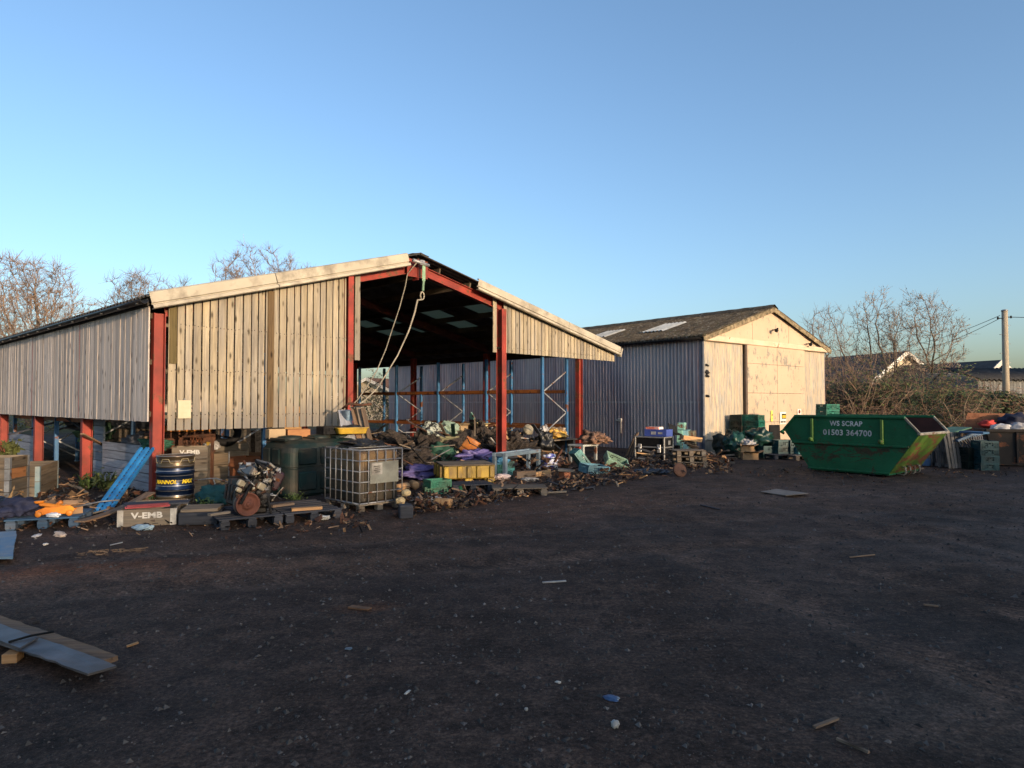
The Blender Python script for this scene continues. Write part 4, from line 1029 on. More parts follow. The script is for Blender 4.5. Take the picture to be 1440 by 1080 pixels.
def timber_box(name, label, loc, rz, sx, sy, h, n, m, strap=None, text=None, ts=.1, lid=False, cat="crate", x0=0.0):
    t = thing(name, label, cat, loc, rz)
    for (nm, c, sz, r_) in (("side", (sx/2, .011, 0), (sx, .022), 0), ("side", (sx/2, sy-.011, 0), (sx, .022), 0), ("end", (.011, sy/2, 0), (sy-.05, .022), pi/2), ("end", (sx-.011, sy/2, 0), (sy-.05, .022), pi/2)):
        q = MB(); hh = h/n
        for i in range(n): q.box((0, rnd.uniform(-.002, .002), (i+.5)*hh), (sz[0], sz[1], hh-.008), (0, rnd.uniform(-.004, .004), 0), .003)
        q.build(nm, m, t, (x0+c[0], c[1], 0), (0, 0, r_))
    if strap:
        for (x, y, sg) in ((0, 0, 1), (sx, 0, -1), (0, sy, 1), (sx, sy, -1)):
            q = MB(); yo = -.003 if y == 0 else .003
            for i in range(max(1, n//2*2)):
                z = (i+.5)*h/max(1, n//2*2)
                q.box((sg*.035, yo, z), (.07, .006, h/max(1, n//2*2)-.012)); q.box((-sg*.003, (.035 if y == 0 else -.035), z), (.006, .07, h/max(1, n//2*2)-.012))
                for dz in (-.03, .03): q.box((sg*.05, yo*2, z+dz), (.018, .006, .018))
            q.build("corner_hinge", strap, t, (x0+x, y, 0))
    if text:
        q = MB(); text_on(q, text, ts, Matrix.Translation((x0+sx/2, -.004, h*.62)), sx=1.25, extrude=.001, bold=.004); q.build("lettering", M_letterf, t)
    q = MB(); q.box((x0+sx/2, sy/2, .01), (sx-.05, sy-.05, .015)); q.build("bottom", m, t)
    if lid: q = MB(); q.box((x0+sx/2, sy/2, h+.01), (sx+.02, sy+.02, .02)); q.build("lid", m, t)
    return t
CR = {}
def plastic_crate(m, sx=.6, sy=.4, h=.19):
    k = (m.name, sx, sy, h)
    if k in CR: return CR[k]
    q = MB(); t_ = .012
    def wall(c, L, rz):
        M = Matrix.Translation(c) @ Matrix.Rotation(rz, 4, 'Z')
        def bx(x, z, w_, h_, d_=t_): 
            o = MB(); o.box((x, 0, z), (w_, d_, h_)); q.add(o.v, o.f, M, .5)
        bx(0, .03, L, .06); bx(0, h-.022, L, .044, .03); bx(0, h*.55, L, .02)
        n_ = int(L/.06)
        for i in range(n_+1): bx(-L/2+i*L/n_, h/2, .016, h, .022)
        bx(-L*.36, h*.5, L*.2, h*.8); bx(L*.36, h*.5, L*.2, h*.8)
        bx(0, h*.42, L*.22, h*.3, .018)
    wall((sx/2, t_/2, 0), sx, 0); wall((sx/2, sy-t_/2, 0), sx, 0); wall((t_/2, sy/2, 0), sy-.02, pi/2); wall((sx-t_/2, sy/2, 0), sy-.02, pi/2)
    q.box((sx/2, sy/2, .012), (sx-.03, sy-.03, .012))
    CR[k] = q.mesh("plastic_crate", m); return CR[k]
def crates(label_f, loc, rz, n, m, group, sx=.6, sy=.4, h=.19, r=random.Random(2)):
    """a stack: every crate a thing of its own; label_f(i, n) gives each its label"""
    me = plastic_crate(m, sx, sy, h)
    for i in range(n):
        o = bpy.data.objects.new("plastic_crate", me); col.objects.link(o)
        o.location = Vector(loc)+Vector((r.uniform(-.008, .008), r.uniform(-.008, .008), i*(h-.008))); o.rotation_euler = (0, 0, rz+r.uniform(-.02, .02))
        tag(o, label_f(i, n), "crate", group)
ORD = ["bottom", "second", "third", "fourth", "fifth", "sixth", "seventh", "eighth", "ninth"]
def stackname(what):
    def f(i, n): return ("bottom crate of " if i == 0 else "topmost crate of " if i == n-1 else ORD[i]+" crate up in ")+what
    return f
def sack(name, label, cat, loc, s, m, seed, sz=(1, .85, .75), amp=.45, rz=0.0, fr=2.0, knot=False, group=None):
    q = MB(); q.blob((0, 0, s*sz[2]*.8), (s*sz[0], s*sz[1], s*sz[2]), seed, 4, amp, fr, flat=.75)
    if knot: q.lathe([(s*.12, s*1.35), (s*.07, s*1.5), (s*.2, s*1.75), (s*.05, s*1.8)], 10)
    return one(name, label, cat, q, m, loc, rz, group)
def plank(label, p0, p1, wd, th, m, name="plank", group=None, cat="plank", up=(0, 0, 1), warp=0.0):
    p0 = Vector(p0); p1 = Vector(p1); d = p1-p0; L = d.length; q = MB()
    x = d.normalized(); y = Vector(up).cross(x); y = y.normalized() if y.length > .05 else x.orthogonal().normalized(); z = x.cross(y)
    n_ = 6 if warp else 1
    for i in range(n_):
        a_, b_ = -L/2+L*i/n_, -L/2+L*(i+1)/n_
        za, zb_ = (warp*(4*(a_/L)**2), warp*(4*(b_/L)**2)) if warp else (0, 0)
        v = []
        for (xx, zz) in ((a_, za), (b_, zb_)):
            for (yy, hh) in ((-wd/2, -th/2), (wd/2, -th/2), (wd/2, th/2), (-wd/2, th/2)): v.append((xx, yy, zz+hh))
        f = [(0, 1, 5, 4), (1, 2, 6, 5), (2, 3, 7, 6), (3, 0, 4, 7)]
        if i == 0: f.append((0, 3, 2, 1))
        if i == n_-1: f.append((4, 5, 6, 7))
        q.add(v, f, None, .3+.0*i)
    q.t = [rnd.random()]*len(q.f)
    o = one(name, label, cat, q, m, (p0+p1)/2, 0, group)
    o.rotation_euler = Matrix((x, y, z)).transposed().to_euler(); return o
def carton(label, loc, rz, sx, sy, h, m=None, name="cardboard_box", flaps=True, cat="box"):
    t = thing(name, label, cat, loc, rz); m = m or M_card
    q = MB(); th = .008
    q.box((sx/2, th/2, h/2), (sx, th, h)); q.box((sx/2, sy-th/2, h/2), (sx, th, h)); q.box((th/2, sy/2, h/2), (th, sy-.02, h)); q.box((sx-th/2, sy/2, h/2), (th, sy-.02, h)); q.box((sx/2, sy/2, th), (sx-.02, sy-.02, th))
    q.t = [.5]*len(q.t); q.build("body", m, t)
    if flaps:
        for (c, L, r_) in (((sx/2, 0, h), sx, (-2.2, 0, 0)), ((sx/2, sy, h), sx, (2.0, 0, 0)), ((0, sy/2, h), sy, (0, 2.1, 0)), ((sx, sy/2, h), sy, (0, -2.3, 0))):
            q = MB()
            if r_[0]: q.box((0, 0, sy*.22), (L*.97, th, sy*.44))
            else: q.box((0, 0, sx*.2), (th, L*.95, sx*.4))
            q.build("flap", m, t, c, (r_[0]*.55*(-1), 0, 0) if r_[0] else (0, -r_[1]*.5, 0))
    else:
        q = MB(); q.box((sx/2, sy/2, h+.004), (sx, sy, .008)); q.box((sx/2, sy/2, h+.010), (sx, .05, .003)); q.build("lid", m, t)
    return t

# ------------------------------------------------------------------ racking in the barn
def rack(label, s0, s1, ds, levels, h, beams=True, fill=None):
    t = thing("pallet_rack", label, "rack", bl(s0, ds[0]), A)
    for d in ds:
        y = d-ds[0]
        for x in (0, s1-s0):
            q = MB(); q.box((0, 0, h/2), (.09, .012, h)); q.box((-.039, .03, h/2), (.012, .06, h)); q.box((.039, .03, h/2), (.012, .06, h)); q.box((0, .02, .006), (.14, .12, .01)); q.build("upright", M_blue, t, (x, y, 0))
        k = 0; z = .15; st = (s1-s0)*.54
        while z+st < h:
            a_, b_ = (.03, s1-s0-.03) if k % 2 else (s1-s0-.03, .03)
            q = MB(); q.bar((a_, y+.03, z), (b_, y+.03, z+st), .025, .035); q.build("brace", M_zinc, t); z += st; k += 1
    for j in range(len(ds)-1):
        for z in levels:
            for x in (0, s1-s0):
                L = ds[j+1]-ds[j]; q = MB(); q.box((0, L/2, z), (.05, L-.07, .10), ch=.006); q.build("beam", M_orange, t, (x, ds[j]-ds[0]+.02, 0))
    return t
rack("tall blue pallet racking with orange beams along the open right side of the barn", 10.54, 11.69, (.2, 2.49, 4.78, 7.06, 9.35), (.99, 2.03), 3.05)
rack("blue racking just inside the silvery boarded long side of the barn", .35, 1.4, (5.6, 7.9, 10.2, 12.5), (1.28,), 2.9)
rack("short blue racking with pale cross braces behind the green oil tank", 2.55, 3.45, (3.0, 5.3), (2.4,), 2.9)

# ------------------------------------------------------------------ left end of the yard
B1, y1, L1 = edge(5, 747, 112, 741)
pallet("blue pallet carrying the orange trolley jack at the left", gz(B1), y1, W_bluep, .86, .8)
def onp(x, y): return B1+Matrix.Rotation(y1, 3, 'Z') @ Vector((x, y, .145))
jk = thing("trolley_jack", "bright orange trolley jack lying on the blue pallet", "jack", onp(.32, .12), y1)
q = MB()
for y in (0, .13):
    q.prism([(0, .03), (.42, .03), (.46, .09), (.4, .14), (.1, .12), (0, .08)], y, y+.02)
q.bar((.05, .075, .06), (.4, .075, .06), .09, .05, ch=.01); q.build("frame", M_safety, jk)
q = MB(); q.bar((.36, .075, .1), (.02, .075, .17), .06, .05, ch=.012); q.lathe([(.05, 0), (.06, .015), (.06, .03)], 14, Matrix.Translation((.02, .075, .18))); q.build("lift_arm", M_safety, jk)
q = MB(); q.tube([(.42, .075, .1), (.75, .09, .16), (.98, .1, .17)], .012, 6); q.build("handle", M_zinc, jk)
for (x, y) in ((.04, -.03), (.04, .16), (.4, -.03), (.4, .16)):
    q = MB(); q.lathe([(.035, -.015), (.04, -.01), (.04, .01), (.035, .015)], 12, Matrix.Rotation(pi/2, 4, 'X')); q.build("wheel", M_safety, jk, (x, y, .04))
q = MB(); q.lathe([(.03, 0), (.03, .1), (.02, .11)], 10, Matrix.Translation((.2, .1, .12)) @ Matrix.Rotation(.9, 4, 'Y')); q.build("cylinder", M_safety, jk)
sack("cloth_heap", "heap of dark navy clothing slumped on the blue pallet's left end", "clothes", onp(.08, .35), .26, mat("navy_cloth", (.02, .025, .06), rough=.8), 3, (1, .9, .5), .6)
sack("cloth_heap", "smaller black cloth heap behind the navy clothing", "clothes", onp(-.15, .7), .22, M_bagk, 8, (1.1, .9, .55), .6)
carton("open brown carton on the right corner of the blue pallet", onp(.66, .2), y1+.5, .2, .16, .12)
carton("flattened tan carton behind the orange trolley jack", onp(.42, .45), y1-.3, .28, .2, .1)
sack("plastic_bottle", "clear crushed plastic bottle in front of the orange jack", "bottle", onp(.55, .03), .06, mat("clear_plastic", (.5, .55, .6), rough=.15, bump=.1), 2, (1.6, .7, .6), .3)
tg = at(12, 709); t = timber_box("wooden_crate", "tall brown board crate with pale metal corner strap at the left edge", gz(tg), radians(12), .9, .68, .78, 4, W_collar, M_zinc, x0=-.9)
q = MB(); q.box((.003, .3, .5), (.006, .5, .17)); q.build("patch_board", wood("orange_board", (.34, .15, .06), (.2, .085, .035), axis='y', tone=.1), t)
tg = at(55, 698); timber_box("wooden_crate", "wide greyish crate with a half blue corner strap behind the tall one", gz(tg), radians(22), .9, 1.35, .56, 3, W_collar, mat("blue_strap", (.1, .3, .42), (.3, .32, .3), scale=2, bump=0), x0=-.9)
# perforated tray leaning on the corner post
p0 = at(143, 724); p1 = B0+Vector((-.14, -.1, .88)); d = p1-p0; x_ = d.normalized(); s_ = x_.cross(Vector((0, 0, 1))).normalized(); n_ = s_.cross(x_)
q = MB(); L = d.length; nu, nv = 40, 10
for i in range(nu):
    for j in range(nv):
        if j in (2, 7) and i % 2 == 1: continue
        u0, u1, v0, v1 = i/nu*L, (i+1)/nu*L, (j/nv-.5)*.23, ((j+1)/nv-.5)*.23
        zz = lambda v_: .022 if abs(v_) < .026 or abs(v_) > .085 else 0.0
        za, zb_ = zz(v0+.001), zz(v1-.001)
        q.add([(u0, v0, za), (u1, v0, za), (u1, v1, zb_), (u0, v1, zb_)], [(0, 1, 2, 3)], None, .5)
for v_ in (-.115, .115): q.box((L/2, v_, .0), (L, .006, .05))
o = one("cable_tray", "bright blue perforated metal tray leaning against the red corner post", "cable tray", q, mat("bright_blue_paint", (.03, .22, .5), (.02, .14, .34), rough=.5, bump=.05, tone=.05), p0+Vector((0, 0, .04)))
o.rotation_euler = Matrix((x_, -s_, n_)).transposed().to_euler(); md = o.modifiers.new("t", 'SOLIDIFY'); md.thickness = .004
pa, pb = at(112, 744), at(188, 712, .12); plank("long warped brown board propped below the blue tray", pa+Vector((0, 0, .05)), pb+Vector((.1, .3, .12)), .15, .02, W_scrap, warp=.05)
Bv, yv, Lv = edge(165, 743, 247, 739)
timber_box("pallet_collar", "low weathered pallet collar lettered V-EMB standing in front of the drum", gz(Bv), yv, Lv, .95, .235, 1, W_collar, M_white, "V-EMB", .11, cat="pallet collar")
Rv = Matrix.Translation(Bv) @ Matrix.Rotation(yv, 4, 'Z')
for i, (x, l_, lab) in enumerate(((.1, .5, "upper dark pink batten laid across the lettered collar"), (.06, .55, "lower dark pink batten laid across the lettered collar"))):
    plank(lab, Rv @ Vector((x, .06+i*.08, .255+.028*(1-i))), Rv @ Vector((x+l_, .12+i*.05, .262+.03*(1-i))), .07, .028, mat("pink_batten", (.32, .06, .08), (.2, .04, .05), rough=.8))
plank("dark board lying across the back of the lettered collar", Rv @ Vector((-.05, .5, .25)), Rv @ Vector((.8, .55, .25)), .3, .02, W_darkp)
sack("crushed_bottle", "crushed pale blue plastic bottle on the dirt before the lettered collar", "bottle", gz(at(201, 745)), .09, mat("blue_plastic_clear", (.35, .5, .62), rough=.15, bump=.1), 5, (1.5, .6, .5), .4)
Bk, yk, Lk = edge(250, 741, 306, 739)
t = thing("sleeper_block", "black tarred sleeper block between the lettered collar and the engine pallet", "timber", gz(Bk), yk)
q = MB(); q.box((Lk/2, .25, .09), (Lk, .5, .17), ch=.012); q.build("lower_beam", W_darkp, t); q = MB(); q.box((Lk/2, .27, .2), (Lk-.03, .46, .045), (0, 0, .02), .006); q.build("top_plank", W_collar, t)
plank("short grey batten on the black sleeper block", bl(0, 0)*0+at(294, 724, .23), at(322, 720, .23), .07, .03, W_pallet)
# the oil drum
dc = gz(at(246, 713)); dc += Vector((dc.x, dc.y, 0)).normalized()*.27
drum = thing("oil_drum", "dark blue and silver oil drum with yellow lettering beside the red corner post", "drum", dc, 0)
R = .285; H = .83
m, n, p = base("printed_drum_steel"); v = n.vec(rand=False); zc = n.new("SeparateXYZ"); n.link(v, zc.inputs[0])
bw_ = n.ramp(zc.outputs[2], [(0, (.12, .09, .055)), (.17, (.007, .018, .05)), (.635, (.085, .062, .038))], 'CONSTANT')
cc = n.mix(n.ramp(n.noise(v, 5, 6, .7), [(.55, 0.0), (.7, .6)]), bw_, (.1, .075, .05))
rg_ = n.math('GREATER_THAN', n.math('SINE', n.math('MULTIPLY', zc.outputs[2], 78.0)), .93)
cc = n.mix(n.math('MULTIPLY', rg_, .7), cc, (.35, .34, .33))
n.link(cc, p.inputs["Base Color"]); p.inputs["Metallic"].default_value = .6; p.inputs["Roughness"].default_value = .3
prof = [(0, .02), (R-.02, .02), (R-.015, 0), (R+.006, .0), (R+.006, .02), (R, .03), (R, .14), (R+.004, .15), (R, .16), (R, .26), (R+.012, .275), (R+.012, .285), (R, .30), (R, .53), (R+.012, .545), (R+.012, .555), (R, .57), (R, .66), (R+.004, .67), (R, .68), (R, H-.03), (R+.006, H-.02), (R+.006, H), (R-.015, H), (R-.02, H-.025)]
q = MB(); q.lathe(prof, 48, cap=False); q.build("body", m, drum)
q = MB(); q.lathe([(R-.018, H-.03), (.001, H-.03)], 32, cap=False); q.lathe([(.035, H-.03), (.035, H-.01), (.001, H-.01)], 12, Matrix.Translation((.15, 0, 0)), cap=False); q.build("lid", mat("maroon_drum_lid", (.16, .05, .04), (.1, .03, .025), rough=.5), drum)
def wrap(txt, size, ang0, z, mb_, rr, **k):
    v, f = text_geo(txt, size, **k)
    mb_.add([((rr+zz)*cos(ang0+x/rr), (rr+zz)*sin(ang0+x/rr), z+y) for x, y, zz in v], f, None, .5)
q = MB(); fa = atan2(-dc.y, -dc.x)
wrap("MANNOL", .085, fa-.56, .405, q, R+.003, extrude=.001, shear=.25, bold=.003); wrap("MAX", .085, fa+.66, .405, q, R+.003, extrude=.001, shear=.25, bold=.004); q.build("lettering", M_ylet, drum)
q = MB()
for z in (.075, .745):
    for k in range(6):
        a0 = k*2*pi/6
        pts = [((R+.003)*cos(a0+t_*.9), (R+.003)*sin(a0+t_*.9), z+(.03 if .25 < t_ < .75 else -.03)) for t_ in (0, .2, .3, .5, .7, .8, 1)]
        q.tube(pts, .006, 4)
q.build("printed_band", mat("gold_print", (.5, .42, .25), (.35, .28, .16), rough=.4, metal=.3, bump=0) if True else mat("black_print", (.02, .02, .022), rough=.5, bump=0), drum)
# collars, tyre and odds behind the drum
tb = bl(.42, .55); timber_box("pallet_collar", "dark stacked pallet collar lettered V-EMB behind the oil drum", gz(tb), A-.5, .6, .5, .9, 4, W_collar, None, None, cat="pallet collar")
q = MB(); text_on(q, "V-EMB", .11, Matrix.Translation((.3, -.006, .8)), sx=1.1, extrude=.001, bold=.004); q.build("lettering", M_letterf, bpy.data.objects["pallet_collar.001"])
e_, yy, ll = edge(281, 689, 321, 684); timber_box("wooden_crate", "weathered square crate with a pale metal upright strap behind the chain", gz(e_), yy, ll, .6, .70, 3, W_collar, None)
q = MB(); q.box((ll-.0, -.012, .36), (.03, .012, .72)); q.build("strap", M_zinc, bpy.data.objects["wooden_crate.002"])
e_, yy, ll = edge(323, 684, 366, 679); timber_box("wooden_crate", "reddish brown board crate between the strapped crate and the oil tank", gz(e_), yy, ll, .5, .58, 3, wood("red_brown_boards", (.22, .085, .04), (.11, .045, .025), axis='x', tone=.2), None)
for i, (px, z, s, mm, lab) in enumerate(((290, .74, .09, M_bagw, "left lump of cream foam on the strapped crate"), (302, .74, .11, M_bagw, "right lump of cream foam on the strapped crate"), (296, .8, .07, M_yellow, "yellow rag between the cream foam lumps"))):
    sack("foam_lump" if i < 2 else "rag", lab, "foam" if i < 2 else "rag", far(px, 13.55, z), s, mm, i+20, (1, .8, .8), .5)
ty = thing("tyre", "black tyre lying against the braced blue racking", "tyre", far(317, 14.6, 1.06), .6, rot=(1.1, 0, .5))
q = MB(); q.lathe([(.2, -.08), (.29, -.09), (.33, -.06), (.34, 0), (.33, .06), (.29, .09), (.2, .08), (.185, 0), (.2, -.08)], 28, cap=False); q.build("tread", M_black, ty)
timber_box("wooden_crate", "dark slatted crate that the tyre rests on", far(300, 14.3), A, .8, .8, .8, 5, W_collar)
# chain hanging by the crate
t = thing("chain", "greasy black chain hanging down beside the strapped crate", "chain", far(276, 12.9, 0), 0)
q = MB()
for c_ in range(3):
    for k in range(18):
        z = 1.0-k*.055; x = c_*.07-.07+.03*sin(k*.7+c_); a_ = k % 2
        pts = [(x+(.028*cos(t_))*(1-a_), .028*cos(t_)*a_+c_*.03, z+.042*sin(t_)) for t_ in [i*2*pi/8 for i in range(9)]]
        q.tube(pts, .011, 4, None, False)
q.build("links", M_dark, t); q = MB(); q.bar((-.35, .05, 1.05), (.35, .05, 1.07), .05, .05); q.bar((-.3, .05, 0), (-.3, .05, 1.06), .05, .05); q.bar((.3, .05, 0), (.3, .05, 1.06), .05, .05); q.build("hanger", M_rust, t)
t = thing("machine_frame", "orange painted machine frame in the dark behind the drum", "machine", bl(.55, 1.6, 0), A)
q = MB(); q.box((.5, .2, .55), (1.2, .5, 1.1)); q.build("bench", M_rust, t)
q = MB(); q.bar((0, 0, 1.18), (.9, 0, 1.18), .1, .12); q.bar((.55, 0, 1.1), (.85, 0, 1.38), .05, .12); q.bar((.85, 0, 1.38), (1.0, 0, 1.1), .05, .1); q.build("arm", M_safety, t)
t = thing("conduit", "thin bent pale pipe poking out beside the oil drum", "pipe", dc+Vector((.3, .05, 0)), 0)
q = MB(); q.tube([(0, -.05, .4), (.25, .0, .43), (.36, 0, .43), (.55, .05, .36)], .012, 6); q.tube([(.3, .3, 0), (.3, .02, .43)], .012, 6); q.build("pipe", M_zinc, t)
for i, (px, py, s, mm, lab) in enumerate(((300, 712, .2, mat("teal_cloth", (.01, .07, .075), rough=.8), "dark teal bundle between the drum and the engine"), (322, 701, .13, mat("tan_sack", (.2, .13, .06), rough=.9), "small tan sack leaning behind the engine"), (326, 695, .1, mat("magenta_cloth", (.22, .02, .1), rough=.8), "magenta cloth scrap behind the tan sack"))):
    sack("bundle", lab, "bundle", gz(at(px, py))+Vector((0, 0, .02 if i == 0 else .12)), s, mm, i+31, (1.3, .8, .9), .5)
# engine on its pallet
Bp, yp, Lp = edge(309, 731, 482, 714.5, .145)
Bp.z = 0
pallet("dark blue pallet carrying the old engine", Bp, yp, W_darkp, Lp/2-.01, 1.2)
pallet("dark blue pallet between the engine and the caged tank", Bp+Vector((cos(yp), sin(yp), 0))*(Lp/2+.01), yp, W_darkp, Lp/2-.01, 1.2)
RPm = Matrix.Translation(Bp) @ Matrix.Rotation(yp, 4, 'Z')
en = thing("engine", "greasy dismantled car engine with rusty pulley on the dark pallet", "engine", RPm @ Vector((.24, .02, .145)), yp+.1)
en.scale = (1.1, 1.05, 1.08)
def cyl(q, c, r, h, ax, n_=12, tone=None): 
    M = Matrix.Translation(c) @ {'x': Matrix.Rotation(pi/2, 4, 'Y'), 'y': Matrix.Rotation(-pi/2, 4, 'X'), 'z': Matrix()}[ax]
    q.lathe([(r*.92, 0), (r, h*.06), (r, h*.94), (r*.92, h)], n_, M, tone)
r = random.Random(5)
q = MB(); q.box((.25, .36, .26), (.42, .5, .36), (0, .12, 0), .03); q.box((.27, .36, .07), (.3, .44, .14), (0, .12, 0), .03)
for k in range(4): q.box((.03, .18+k*.12, .28), (.05, .07, .2), (0, .12, 0), .01)
for k in range(14): q.box((.05+.4*r.random(), .1, .12+.3*r.random()), (.05+.06*r.random(), .05, .04+.06*r.random()), (r.random(), r.random(), r.random()), .008)
q.build("block", M_dark, en)
q = MB(); q.box((.33, .37, .5), (.3, .48, .14), (0, .45, 0), .02); q.box((.38, .37, .58), (.2, .46, .06), (0, .45, 0), .02)
for k in range(5): q.box((.45, .2+k*.09, .52), (.12, .03, .1), (0, .45, 0), .006)
q.build("cylinder_head", mat("dull_cast_alloy", (.17, .16, .15), (.07, .066, .062), rough=.5, metal=.5, rust=.2, bump=.3), en)
q = MB(); M = Matrix.Translation((.13, .07, .15)) @ Matrix.Rotation(pi/2, 4, 'X')
q.lathe([(.03, .045), (.06, .045), (.065, .01), (.11, .0), (.125, .03), (.148, .04), (.15, .03), (.15, -.02), (.14, -.03)], 24, M); q.lathe([(.03, .03), (.028, .06), (.001, .062)], 10, M)
q.build("pulley", mat("rusty_pulley", (.12, .042, .028), (.055, .022, .016), rough=.8, bump=.3, tone=.1), en)
q = MB(); cyl(q, (.13, .10, .15), .155, .04, 'y', 26); q.build("damper_ring", mat("dull_cast_alloy", (.26, .25, .24)), en)
for (x, z, s) in ((.05, .42, .10), (.02, .34, .07), (.30, .36, .11)):
    q = MB(); q.box((0, 0, 0), (s, .06, s*.8), (.2, .5, .3), .012); q.build("bracket", mat("pale_alloy", (.5, .44, .32), (.33, .28, .2), rough=.5, metal=.3, bump=.2), en, (x, .06, z))
q = MB(); cyl(q, (.12, .05, .38), .06, .13, 'y'); cyl(q, (.28, .06, .28), .045, .1, 'y'); cyl(q, (.36, .05, .22), .055, .1, 'y'); cyl(q, (.12, .04, .38), .035, .03, 'y'); q.build("accessories", M_dark, en)
q = MB(); q.box((.47, .4, .62), (.09, .7, .03), (0, .75, -.1), .005); q.box((.53, .4, .57), (.02, .72, .05), (0, .75, -.1), .004); q.build("side_plate", mat("grey_strip", (.2, .19, .175), (.1, .1, .095), rough=.5, metal=.4), en)
q = MB(); q.box((.56, .42, .4), (.16, .4, .26), (0, .5, 0), .03); q.build("airbox", mat("maroon_black", (.05, .022, .028), rough=.6), en)
for k in range(9):
    q = MB(); a_ = Vector((r.uniform(.0, .55), r.uniform(.02, .3), r.uniform(.3, .62))); pts = [a_]
    for _ in range(4): pts.append(pts[-1]+Vector((r.gauss(0, .08), r.gauss(0, .06), r.gauss(-.02, .08))))
    q.tube(pts, .01+.008*r.random(), 6, None, True); q.build("hose", M_black if k % 3 else M_zinc, en)
q = MB()
for k in range(3):
    for j in range(16):
        a_ = j/15; q.tube([(.36+.02*k+.03*cos(j), .1, .62-.3*a_), (.37+.02*k, .09, .62-.3*a_-.02)], .012, 4)
q.build("timing_chain", M_zinc, en)
for (mm, nm, n_) in ((M_zinc, "fittings", 16), (mat("pale_alloy", (.5, .44, .32)), "castings", 12), (M_rust, "rusty_fittings", 14), (M_black, "pipework", 16)):
    q = MB()
    for k in range(n_):
        x, z = r.uniform(.0, .56), r.uniform(.16, .66)
        y = .08 if r.random() < .6 else r.uniform(.05, .5); s_ = r.uniform(.02, .06)
        if r.random() < .5: q.box((x, y, z), (s_*1.6, s_, s_*.8), (r.uniform(-1, 1), r.uniform(-1, 1), r.uniform(-1, 1)), .004)
        else: q.tube([(x, y-s_, z), (x+r.gauss(0, .04), y+s_, z+r.gauss(0, .05)), (x+r.gauss(0, .08), y+.05, z+r.gauss(0, .08))], s_*.3, 6)
    q.build(nm, mm, en)
plank("short orange-brown plank lying on the pallet right of the engine", RPm @ Vector((1.0, .18, .165)), RPm @ Vector((1.42, .1, .165)), .09, .04, W_new)
plank("short brown offcut lying behind the engine on the dark pallet", RPm @ Vector((.85, .65, .165)), RPm @ Vector((1.2, .75, .165)), .08, .035, W_scrap)
sack("litter_scrap", "cream and orange packaging in front of the dark pallet", "packaging", gz(at(449, 731)), .09, M_white, 8, (1.6, .7, .45), .4)
bk = thing("bucket", "white plastic bucket standing behind the engine", "bucket", gz(at(347, 694)), 0)
q = MB(); q.lathe([(.001, .01), (.11, .01), (.115, 0), (.14, .29), (.15, .295), (.15, .31), (.135, .31), (.11, .02)], 24, cap=False); q.build("body", M_white, bk)
bk.location.z += .28
q = MB(); q.tube([(.145*cos(a_), .145*sin(a_)*.2, .28-.12*sin(a_)) for a_ in [i*pi/10 for i in range(11)]], .004, 4); q.build("handle", M_zinc, bk)
q = MB(); q.box((0, 0, -.14), (.4, .4, .28), ch=.01); one("step_block", "low dark timber block below the white bucket", "timber", q, W_darkp, bk.location)
# oil tank
tk0 = gz(at(402, 702)); tank = thing("oil_tank", "large dark green plastic oil tank with moulded ribs and round lids", "tank", tk0, A)
TX, TY, TH = 1.72, 1.02, 1.02
q = MB()
def rrect(x0, x1, y0, y1, r_, n_=4):
    o = []
    for (cx, cy, a0) in ((x1-r_, y0+r_, -pi/2), (x1-r_, y1-r_, 0), (x0+r_, y1-r_, pi/2), (x0+r_, y0+r_, pi)):
        for k in range(n_+1): a_ = a0+k*pi/2/n_; o.append((cx+r_*cos(a_), cy+r_*sin(a_)))
    return o
def loft(q, rings, tone=.5):
    n_ = len(rings[0][0]); v = []; f = []
    for (o, z) in rings: v += [(x, y, z) for x, y in o]
    for i in range(len(rings)-1):
        for k in range(n_): f.append((i*n_+k, i*n_+(k+1) % n_, (i+1)*n_+(k+1) % n_, (i+1)*n_+k))
    f.append(tuple((len(rings)-1)*n_+k for k in range(n_))); f.append(tuple(range(n_))[::-1]); q.add(v, f, None, tone, False)
loft(q, [(rrect(.03, TX-.03, .03, TY-.03, .2, 8), 0), (rrect(0, TX, 0, TY, .22, 8), .05), (rrect(0, TX, 0, TY, .22, 8), .5), (rrect(.012, TX-.012, .012, TY-.012, .22, 8), .51), (rrect(.012, TX-.012, .012, TY-.012, .22, 8), .53), (rrect(0, TX, 0, TY, .22, 8), .54), (rrect(.004, TX-.004, .004, TY-.004, .22, 8), .8), (rrect(.02, TX-.02, .02, TY-.02, .23, 8), .88), (rrect(.06, TX-.06, .06, TY-.06, .24, 8), .95), (rrect(.14, TX-.14, .14, TY-.14, .25, 8), 1.0), (rrect(.26, TX-.26, .26, TY-.26, .25, 8), TH)])
q.build("body", M_dkgreen, tank)
for x in (.22, .66, 1.10):
    for (z, h_) in ((.28, .34), (.72, .3)):
        q = MB(); q.box((x+.2, -.004, z), (.36, .05, h_), ch=.022); q.build("moulded_panel", M_dkgreen, tank)
for y in (.22, .56):
    for (z, h_) in ((.28, .34), (.72, .3)):
        q = MB(); q.box((-.004, y+.13, z), (.05, .26, h_), ch=.022); q.build("moulded_panel", M_dkgreen, tank)
for x in (.35, .95, 1.4):
    q = MB(); q.lathe([(.22, 0), (.22, .05), (.2, .075), (.06, .09), (.001, .09)], 24, cap=False); q.build("lid", M_dkgreen, tank, (x, .5, TH-.02))
    q = MB(); q.bar((x-.26, .15, TH+.0), (x-.26, .85, TH+.0), .06, .06, ch=.015); q.build("lid_rib", M_dkgreen, tank)
Rt = Matrix.Translation(tk0) @ Matrix.Rotation(A, 4, 'Z')
